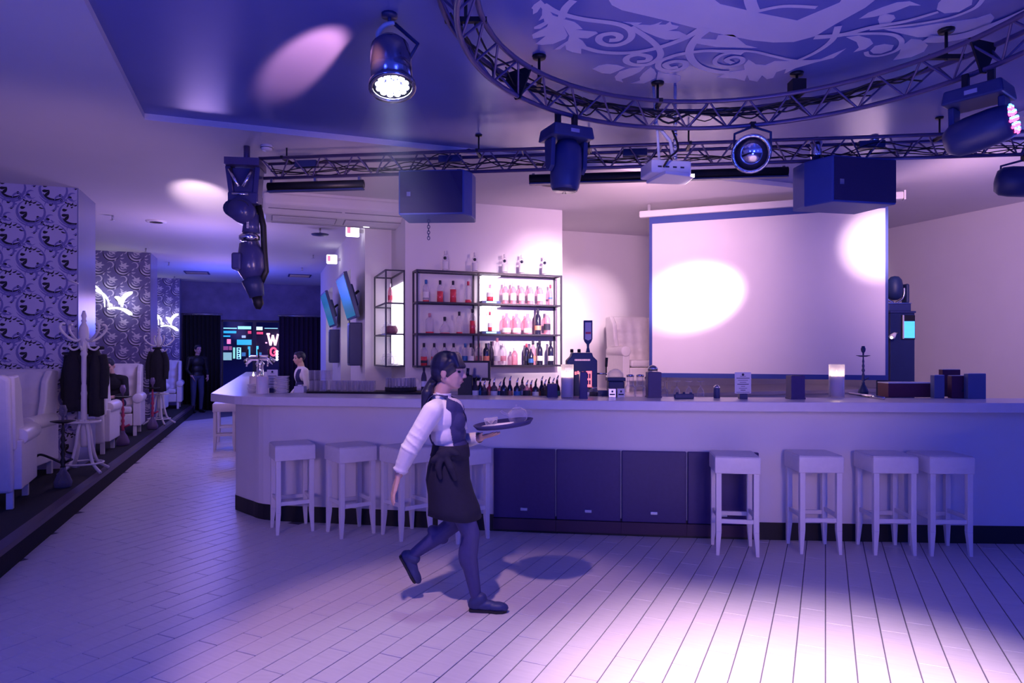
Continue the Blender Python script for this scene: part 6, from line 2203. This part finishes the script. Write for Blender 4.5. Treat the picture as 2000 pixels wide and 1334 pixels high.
def head(mb, c, R, s=1.0):
    """c = head centre; R: local +x faces forward, z up, y left"""
    P = lambda v: c + R @ (Vector(v) * s)
    ell(mb, P((-0.012, 0, 0.028)), (0.094 * s, 0.075 * s, 0.090 * s), R)
    ell(mb, P((0.028, 0, -0.025)), (0.062 * s, 0.059 * s, 0.085 * s), R)
    ell(mb, P((0.055, 0, -0.088)), (0.026 * s, 0.026 * s, 0.020 * s), R)      # chin
    for y in (-1, 1):
        capsule(mb, P((-0.022, y * 0.052, -0.045)), P((0.045, y * 0.022, -0.085)), 0.020 * s, 0.018 * s, 8)   # jaw
        ell(mb, P((0.052, y * 0.036, -0.022)), (0.026 * s, 0.020 * s, 0.024 * s), R)                       # cheek
        capsule(mb, P((0.076, y * 0.014, 0.028)), P((0.062, y * 0.048, 0.027)), 0.012 * s, 0.010 * s, 8)       # brow
        ell(mb, P((-0.018, y * 0.077, -0.012)), (0.020 * s, 0.009 * s, 0.031 * s), R)                      # ear
    ell(mb, P((0.066, 0, 0.045)), (0.025 * s, 0.050 * s, 0.035 * s), R)       # forehead
    capsule(mb, P((0.084, 0, 0.014)), P((0.108, 0, -0.026)), 0.0085 * s, 0.0115 * s, 8)  # nose
    for y in (-1, 1):
        ell(mb, P((0.096, y * 0.010, -0.031)), (0.010 * s, 0.008 * s, 0.007 * s), R)
    capsule(mb, P((0.0845, -0.016, -0.054)), P((0.0845, 0.016, -0.054)), 0.0085 * s, 0.0085 * s, 8)
    capsule(mb, P((0.083, -0.013, -0.064)), P((0.083, 0.013, -0.064)), 0.0085 * s, 0.0085 * s, 8)
    return P


M_EYE = mat('dark_eye', (0.02, 0.015, 0.02), 0.3)
M_LIP = mat('lip', (0.50, 0.20, 0.20), 0.45)


def face_parts(P, parent, s=1.0, R=None):
    for y in (-1, 1):
        e = MB()
        ell(e, P((0.074, y * 0.032, 0.004)), (0.011 * s, 0.014 * s, 0.0075 * s), R)
        e.build('eye', M_EYE, parent)
        b = MB()
        b.tube([P((0.090, y * 0.014, 0.026)), P((0.083, y * 0.034, 0.032)), P((0.068, y * 0.052, 0.025))], [0.003 * s, 0.004 * s, 0.002 * s], 6)
        b.build('eyebrow', M_HAIR, parent)
    m = MB()
    m.tube([P((0.086, -0.022, -0.058)), P((0.0945, 0, -0.0585)), P((0.086, 0.022, -0.058))], [0.0022 * s, 0.0055 * s, 0.0022 * s], 6)
    m.build('mouth', M_LIP, parent)


# ------------------------------------------------------------------ the waitress
YW = 4.30


def w(px, py, dy=0.0):
    v = at(px, py, YW)
    return Vector((v.x, YW + dy, v.z))


wl = at(905, 690, YW)
wt = thing('person', 'waitress in white shirt, dark vest and black apron striding right with a tray', 'person')
b = MB()
hip = w(878, 925)
waist = w(880, 868)
chest = w(866, 818)
neck0, neck1 = w(858, 782), w(868, 752)
rsh, lsh = w(850, 800, -0.165), w(868, 802, 0.15)
relb, rwr = w(808, 872, -0.215), w(789, 916, -0.20)
lelb, lwr = w(885, 872, 0.20), w(938, 856, 0.03)
ell(b, w(868, 815), (0.105, 0.150, 0.125))
ell(b, w(872, 845), (0.098, 0.130, 0.12))
ell(b, w(880, 870), (0.088, 0.112, 0.09))
ell(b, w(882, 800), (0.07, 0.11, 0.07))
ell(b, w(893, 822, -0.06), (0.055, 0.062, 0.06))
ell(b, w(893, 822, 0.06), (0.055, 0.062, 0.06))
ell(b, w(877, 922), (0.115, 0.155, 0.13))
ell(b, w(864, 928), (0.082, 0.130, 0.10))
chain(b, [neck0, neck1], [0.052, 0.048])
chain(b, [w(856, 792, -0.05), rsh], [0.05, 0.052])
chain(b, [w(866, 793, 0.05), lsh], [0.05, 0.052])
chain(b, [rsh, relb, rwr], [0.050, 0.040, 0.026])
chain(b, [lsh, lelb, lwr], [0.050, 0.040, 0.026])
# legs
chain(b, [w(880, 935, -0.075), w(921, 1035, -0.085), w(917, 1080, -0.085), w(932, 1160, -0.085)], [0.088, 0.058, 0.055, 0.033])
ell(b, w(913, 1075, -0.085), (0.052, 0.052, 0.10))
chain(b, [w(874, 935, 0.075), w(884, 1030, 0.10), w(848, 1058, 0.10), w(797, 1096, 0.10)], [0.088, 0.058, 0.052, 0.033])
ell(b, w(852, 1052, 0.10), (0.08, 0.048, 0.048), Matrix.Rotation(math.radians(38), 3, 'Y'))
# feet inside the shoes
chain(b, [w(934, 1162, -0.085), w(968, 1183, -0.085)], [0.034, 0.028])
chain(b, [w(797, 1096, 0.10), w(806, 1128, 0.10)], [0.034, 0.026])
# head
HC = w(877, 726)
HR = Matrix.Rotation(math.radians(-8), 3, 'Z') @ Matrix.Rotation(math.radians(3), 3, 'Y')
P = head(b, HC, HR, 0.98)
# hands: right hanging behind, left under the tray
fingers(b, rwr, (w(775, 966, -0.2) - rwr), (0.75, 0.2, 0.1), 0.20, 0.5, -1, 0.2)
fingers(b, lwr, (w(966, 846, -0.04) - lwr), (0.05, 0.1, 1), 0.165, 0.15, 1, 0.2)


def zn(c):
    if c.z < 0.93 and not (c.x < w(822, 0).x and c.z > w(0, 1000).z and c.y < YW - 0.1):
        return 1
    return 0


fuse(b, 'body', [M_SKIN, M_TIGHT], wt, 0.0062, 2, zone=zn)
face_parts(P, wt, 0.98, HR)
# hair with fringe and a low ponytail
h = MB()
Ph = lambda v: HC + HR @ Vector(v)
ell(h, Ph((-0.022, 0, 0.036)), (0.102, 0.085, 0.098), HR)
ell(h, Ph((-0.050, 0, -0.004)), (0.068, 0.080, 0.075), HR)
for y in (-0.060, -0.040, -0.02, 0.0, 0.02, 0.040, 0.060):
    capsule(h, Ph((0.03, y * 0.9, 0.098)), Ph((0.092 - abs(y) * 0.40, y, 0.040)), 0.032, 0.017, 10)
for y in (-1, 1):
    capsule(h, Ph((0.02, y * 0.070, 0.06)), Ph((-0.015, y * 0.079, 0.022)), 0.024, 0.012, 8)
chain(h, [Ph((-0.085, 0, -0.045)), Ph((-0.115, -0.01, -0.095)), w(836, 768, -0.03), w(828, 800, -0.05)], [0.032, 0.030, 0.040, 0.012])
ho = fuse(h, 'hair', [M_HAIR], wt, 0.006, 2)
MB().tube([Ph((-0.098 + 0.022 * math.cos(a), 0.026 * math.sin(a), -0.066 + 0.016 * math.cos(a))) for a in [2 * PI * i / 14 for i in range(14)]], 0.013, 8, closed=True).build('hair_tie', M_BLACK, wt)
# shirt: torso and sleeves
s = MB()
ell(s, w(867, 815), (0.112, 0.158, 0.130))
ell(s, w(872, 845), (0.106, 0.140, 0.12))
ell(s, w(880, 872), (0.098, 0.122, 0.085))
ell(s, w(882, 800), (0.075, 0.115, 0.072))
chain(s, [w(857, 794, -0.05), rsh], [0.056, 0.062])
chain(s, [w(866, 795, 0.05), lsh], [0.056, 0.062])
chain(s, [rsh, relb, rwr + (rwr - relb) * -0.08], [0.062, 0.052, 0.036])
chain(s, [lsh, lelb, lwr + (lwr - lelb) * -0.08], [0.062, 0.052, 0.036])
for k in range(5):
    f = relb.lerp(rsh, 0.05 + 0.17 * k)
    ell(s, f + Vector((0.0, -0.006, 0)), (0.058, 0.056, 0.012), Matrix.Rotation(math.radians(30 + 12 * (k % 2)), 3, 'Y'))
for k in range(3):
    f = rwr.lerp(relb, 0.2 + 0.28 * k)
    ell(s, f, (0.047, 0.044, 0.010), Matrix.Rotation(math.radians(18), 3, 'Y'))
chain(s, [w(858, 790), w(863, 768)], [0.066, 0.058])
rcut = rwr + (relb - rwr).normalized() * 0.02
ra_ = (rwr - relb).normalized()
la_ = (lwr - lelb).normalized()


def keep_shirt(c):
    if c.z > w(0, 768).z and c.x < 0:
        return False
    if (c - rwr).length < 0.09 and (c - rcut).dot(ra_) > 0:
        return False
    if (c - lwr).length < 0.09 and (c - lwr).dot(la_) > -0.01:
        return False
    return True


fuse(s, 'shirt', [M_SHIRT], wt, 0.007, 1, keep=keep_shirt, solid=0.003)
# collar wings
for y in (-1, 1):
    c0 = w(862, 768, y * 0.045)
    MB().add([c0 + Vector((-0.03, y * 0.012, 0.01)), c0 + Vector((0.045, -y * 0.012, -0.008)), c0 + Vector((0.085, y * 0.005, -0.085)), c0 + Vector((0.02, y * 0.026, -0.06))], [(0, 1, 2, 3)]).build('collar_wing', M_SHIRT, wt, solid=0.006)
MB().tube([w(890, 792, -0.005), w(905, 822, -0.012), w(911, 838, -0.01)], [0.012, 0.016, 0.01], 8).build('shirt_placket', M_SHIRT, wt)
# vest: sleeveless, deep V at the front
v_ = MB()
ell(v_, w(869, 815), (0.122, 0.148, 0.134))
ell(v_, w(874, 845), (0.114, 0.146, 0.122))
ell(v_, w(881, 874), (0.107, 0.130, 0.09))
ell(v_, w(884, 800), (0.080, 0.108, 0.078))
ell(v_, w(890, 822, -0.055), (0.064, 0.070, 0.072))
ell(v_, w(890, 822, 0.055), (0.064, 0.070, 0.072))
chain(v_, [w(856, 788, -0.07), w(880, 795, -0.08)], [0.060, 0.05])
chain(v_, [w(862, 788, 0.07), w(884, 795, 0.08)], [0.060, 0.05])
chain(v_, [w(858, 785), w(864, 772)], [0.070, 0.060])


def px_of(c):
    return 1000 + c.x / c.y * FPX, HOR - (c.z - EYE) / c.y * FPX


def keep_vest(c):
    x, y = px_of(c)
    if y < 772 - (c.y - YW) * 0:
        return False
    side = abs(c.y - YW)
    # armhole and open back side panel as seen from the side
    if side > 0.085 and x < 872 + max(0, (y - 800)) * 0.20:
        return False
    if x < 846 and y > 800:
        return side < 0.07 and y < 880
    # V neck
    halfw = max(0.0, (850 - y) / 80.0) * 0.085
    if x > 874 and side < halfw:
        return False
    return y < 893


fuse(v_, 'vest', [M_VEST], wt, 0.006, 1, keep=keep_vest, solid=0.004)
# skirt and wrapped apron (lofted rings)
def loft(rings, n=40, wob=0.0):
    vs_, fs = [], []
    for j, (c, rx, ry) in enumerate(rings):
        for i in range(n):
            a = 2 * PI * i / n
            f = 1 + wob * math.sin(7 * a + j * 0.6) * (j / len(rings))
            vs_.append((c.x + rx * math.cos(a) * f, c.y + ry * math.sin(a) * f, c.z + (0.012 * math.sin(2 * a) if j == len(rings) - 1 else 0)))
    for j in range(len(rings) - 1):
        for i in range(n):
            fs.append((j * n + i, j * n + (i + 1) % n, (j + 1) * n + (i + 1) % n, (j + 1) * n + i))
    return MB().add(vs_, fs, 0, True)


loft([(w(880, 868), 0.108, 0.130), (w(879, 885), 0.118, 0.148), (w(876, 910), 0.132, 0.170), (w(875, 935), 0.140, 0.176), (w(881, 962), 0.146, 0.178), (w(887, 988), 0.162, 0.184), (w(889, 1006), 0.170, 0.186)], 44, 0.02).build('skirt', M_SKIRT, wt, solid=0.006)
loft([(w(880, 866), 0.113, 0.135), (w(880, 872), 0.117, 0.140), (w(880, 882), 0.122, 0.150), (w(879, 890), 0.126, 0.158)], 40).build('apron_waistband', M_SKIRT, wt, solid=0.006)
kn = MB()
ell(kn, w(872, 880, -0.155), (0.05, 0.03, 0.035))
ell(kn, w(888, 876, -0.150), (0.05, 0.03, 0.022), Matrix.Rotation(0.5, 3, 'Y'))
ell(kn, w(858, 888, -0.155), (0.045, 0.028, 0.024), Matrix.Rotation(-0.6, 3, 'Y'))
chain(kn, [w(874, 882, -0.16), w(886, 905, -0.182), w(893, 925, -0.172)], [0.02, 0.024, 0.016])
chain(kn, [w(868, 884, -0.16), w(862, 905, -0.178), w(866, 922, -0.180)], [0.018, 0.022, 0.014])
fuse(kn, 'apron_knot', [M_SKIRT], wt, 0.006, 1)
# shoes
def shoe(heel, toe, up, name):
    d = (toe - heel).normalized()
    up = Vector(up).normalized()
    up = (up - d * up.dot(d)).normalized()
    sd = d.cross(up)
    L = (toe - heel).length
    R = Matrix((d, -sd if False else up.cross(d), up)).transposed()
    s = MB()
    O = lambda a, b, c: heel + d * a * L + up * c + up.cross(d) * b
    ell(s, O(0.16, 0, 0.038), (0.048, 0.036, 0.040), R)
    ell(s, O(0.45, 0, 0.034), (0.080, 0.036, 0.036), R)
    ell(s, O(0.74, 0, 0.030), (0.070, 0.042, 0.030), R)
    ell(s, O(0.90, 0, 0.026), (0.034, 0.034, 0.024), R)
    capsule(s, O(0.15, 0, 0.05), O(0.30, 0, 0.075), 0.040, 0.040, 12)
    o = fuse(s, name, [M_SHOE], wt, 0.0055, 2)
    k = MB()
    pts = []
    for a, hw_ in ((0.0, 0.022), (0.06, 0.034), (0.3, 0.034), (0.5, 0.033), (0.74, 0.044), (0.92, 0.034), (1.0, 0.012)):
        pts.append((a, hw_))
    poly = [(a, h_) for a, h_ in pts] + [(a, -h_) for a, h_ in reversed(pts)]
    n = len(poly)
    k.add([O(a, h_, 0.0) for a, h_ in poly] + [O(a, h_, 0.016) for a, h_ in poly], [tuple(range(n - 1, -1, -1)), tuple(range(n, 2 * n))] + [(i, (i + 1) % n, n + (i + 1) % n, n + i) for i in range(n)])
    k.build('sole', M_BLACK, o)
    return o


fh = w(918, 1178, -0.085)
ft = w(988, 1194, -0.115)
fh.z = 0.004
ft.z = 0.004
fh.x, ft.x = at(917, 0, YW - .085).x, at(990, 0, YW - .1).x
shoe(fh, ft, (0, 0, 1), 'shoe')
shoe(w(775, 1094, 0.10), w(806, 1150, 0.10), (0.88, 0, 0.5), 'shoe')

# the tray and what stands on it
tc_ = w(984, 832, -0.02)
RT = Matrix.Rotation(math.radians(-7), 3, 'Y')
tr = thing('serving_tray', 'dark round serving tray carried by the waitress', 'tray', tc_, rot=RT.to_euler())
MB().lathe([(0.002, 0), (0.17, 0.0), (0.192, 0.028), (0.186, 0.030), (0.168, 0.006), (0.002, 0.005)], 36).build('dish', M_VEST, tr)
TP = lambda x, y, z: tc_ + RT @ Vector((x, y, z))
t = thing('teapot', 'round clear glass teapot on the serving tray', 'teapot', TP(0.095, 0.02, 0.0065), rot=RT.to_euler())
MB().lathe([(0.035, 0), (0.058, 0.02), (0.064, 0.05), (0.055, 0.078), (0.036, 0.09)], 20, caps=False).build('body', M_GLASS, t)
MB().lathe([(0.036, 0.0905), (0.025, 0.10), (0.006, 0.104), (0.008, 0.112), (0.002, 0.118)], 16).build('lid', M_GLASS, t)
MB().tube(bez([(-0.055, -0.02, 0.06), (-0.085, -0.03, 0.075), (-0.10, -0.035, 0.095)], 5), 0.009, 8).build('spout', M_GLASS, t)
MB().tube(bez([(0.05, 0.01, 0.07), (0.09, 0.015, 0.06), (0.055, 0.01, 0.03)], 5), 0.005, 8).build('handle', M_GLASS, t)
t = thing('cup', 'pale glass cup standing near the waitress on the tray', 'cup', TP(-0.075, -0.02, 0.0125), rot=RT.to_euler())
MB().lathe([(0.028, 0), (0.036, 0.01), (0.046, 0.052), (0.043, 0.052), (0.002, 0.012)], 18, caps=False).build('bowl', M_GLASS, t)
tag(MB().lathe([(0.03, 0), (0.07, 0.009), (0.066, 0.011), (0.002, 0.005)], 20).build('saucer', M_WHITE, None, TP(-0.075, -0.02, 0.0065), rot=RT.to_euler()), 'white saucer under the cup on the tray', 'saucer')
t = thing('napkin', 'folded white napkin between cup and teapot on the tray', 'napkin', TP(0.0, -0.09, 0.008), 0, rot=RT.to_euler())
MB().prism([(-0.06, -0.03), (0.05, -0.05), (0.07, 0.03), (-0.04, 0.05)], 0, 0.02).build('cloth', M_PAPER, t, bevel=0.005)


# ------------------------------------------------------------------ other people (simple clothing colours on one skin, hair and garments as children)
def sitter(loc, rz, lab):
    """seated man, faces local -y, seat height 0.47 above loc"""
    t = thing('person', lab, 'person', loc, rz)
    V = Vector
    b = MB()
    ell(b, V((0, 0.08, 0.55)), (0.16, 0.13, 0.12))
    ell(b, V((0, 0.06, 0.72)), (0.155, 0.11, 0.16))
    ell(b, V((0, 0.0, 0.90)), (0.175, 0.115, 0.15))
    chain(b, [V((0, -0.03, 1.00)), V((0, -0.09, 1.10))], [0.06, 0.055])
    for x in (-1, 1):
        chain(b, [V((x * 0.10, -0.02, 0.98)), V((x * 0.19, -0.01, 0.96)), V((x * 0.25, -0.09, 0.70)), V((x * 0.08, -0.30, 0.66))], [0.06, 0.06, 0.046, 0.03])
        chain(b, [V((x * 0.10, 0.06, 0.54)), V((x * 0.15, -0.42, 0.52)), V((x * 0.14, -0.46, 0.10))], [0.09, 0.066, 0.045])
        chain(b, [V((x * 0.14, -0.46, 0.06)), V((x * 0.15, -0.62, 0.04))], [0.045, 0.038])
        fingers(b, V((x * 0.07, -0.31, 0.66)), (-x * 0.4, -0.8, 0.1), (0, 0, 1), 0.17, 0.7, x)
    R = Matrix.Rotation(-PI / 2, 3, 'Z') @ Matrix.Rotation(math.radians(28), 3, 'Y')
    hc = V((0, -0.14, 1.19))
    P = head(b, hc, R, 1.0)
    def zn(c):
        if c.y < -0.52 and c.z < 0.12:
            return 2
        if c.z < 0.63 and not (c.y < -0.28 and c.z > 0.6):
            return 1
        if c.z > 1.06 or (c.y < -0.27 and c.z > 0.58):
            return 0
        return 3
    fuse(b, 'body', [M_SKIN, M_JEANS, M_BLACK, M_DARKC], t, 0.009, 2, zone=zn)
    face_parts(P, t, 1.0, R)
    h = MB()
    ell(h, P((-0.022, 0, 0.040)), (0.100, 0.082, 0.090), R)
    ell(h, P((0.04, 0, 0.10)), (0.05, 0.06, 0.03), R)
    fuse(h, 'hair', [M_HAIR], t, 0.009, 1)
    ph = MB().box((0, -0.42, 0.71), (0.075, 0.012, 0.15)).build('held_phone', M_BLACK, t, bevel=0.004)
    return t


sitter(W(-2.42, 13.22, PH), TH + 0.05 - 0.25, 'man in a dark sweater and jeans sitting in the tufted armchair, head bowed')


def stander(loc, rz, lab, top, bottom, h=1.75, hairm=M_HAIR, vest=None):
    """faces local -y"""
    t = thing('person', lab, 'person', loc, rz)
    k = h / 1.75
    V = lambda x, y, z: Vector((x, y, z)) * k
    b = MB()
    ell(b, V(0, 0, 0.97), (0.155, 0.11, 0.13))
    ell(b, V(0, -0.01, 1.13), (0.15, 0.10, 0.15))
    ell(b, V(0, -0.02, 1.32), (0.18, 0.11, 0.16))
    chain(b, [V(0, -0.01, 1.44), V(0, -0.03, 1.54)], [0.06, 0.055])
    for x in (-1, 1):
        chain(b, [V(x * 0.10, 0, 1.42), V(x * 0.20, 0, 1.40), V(x * 0.25, 0.02, 1.12), V(x * 0.20, -0.16, 0.95)], [0.06, 0.06, 0.045, 0.03])
        chain(b, [V(x * 0.09, 0, 0.93), V(x * 0.10, -0.02, 0.50), V(x * 0.10, 0.02, 0.09)], [0.09, 0.065, 0.042])
        chain(b, [V(x * 0.10, 0.03, 0.045), V(x * 0.12, -0.15, 0.04)], [0.044, 0.036])
        fingers(b, V(x * 0.195, -0.17, 0.945), (-x * 0.2, -0.5, -0.8), (-x, -0.3, 0), 0.17 * k, 0.5, x)
    R = Matrix.Rotation(-PI / 2, 3, 'Z') @ Matrix.Rotation(math.radians(6), 3, 'Y')
    P = head(b, V(0, -0.055, 1.635), R, k)
    def zn(c):
        z = c.z / k
        if z < 0.085:
            return 2
        if z > 1.49 or (c.y / k < -0.12 and 0.7 < z < 0.98):
            return 0
        if vest and abs(c.x) < 0.155 * k and z > 0.9 and z < 1.44 and not (c.y < -0.05 and abs(c.x) < (z - 1.15) * 0.25):
            return 4
        return 1 if z < 0.96 else 3
    fuse(b, 'body', [M_SKIN, bottom, M_BLACK, top, vest or top], t, 0.010, 2, zone=zn)
    face_parts(P, t, k, R)
    hr = MB()
    ell(hr, P((-0.024, 0, 0.036)), (0.102 * k, 0.084 * k, 0.094 * k), R)
    ell(hr, P((0.03, 0, 0.09)), (0.05 * k, 0.06 * k, 0.03 * k), R)
    fuse(hr, 'hair', [hairm], t, 0.010, 1)
    return t


gp = W(p_at(385, 20.1), 20.1, 0.0)
stander(gp, TH + 0.5, 'guard-like person in a black top and jeans standing before the black curtain', M_BLACK, M_JEANS, 1.82)
v = at(590, 690, 11.6)
stander((v.x, v.y, 0.0), TH - 1.35, 'barman in a white shirt and dark vest behind the left arm of the bar', M_SHIRT, M_BLACK, 1.62, vest=M_VEST)
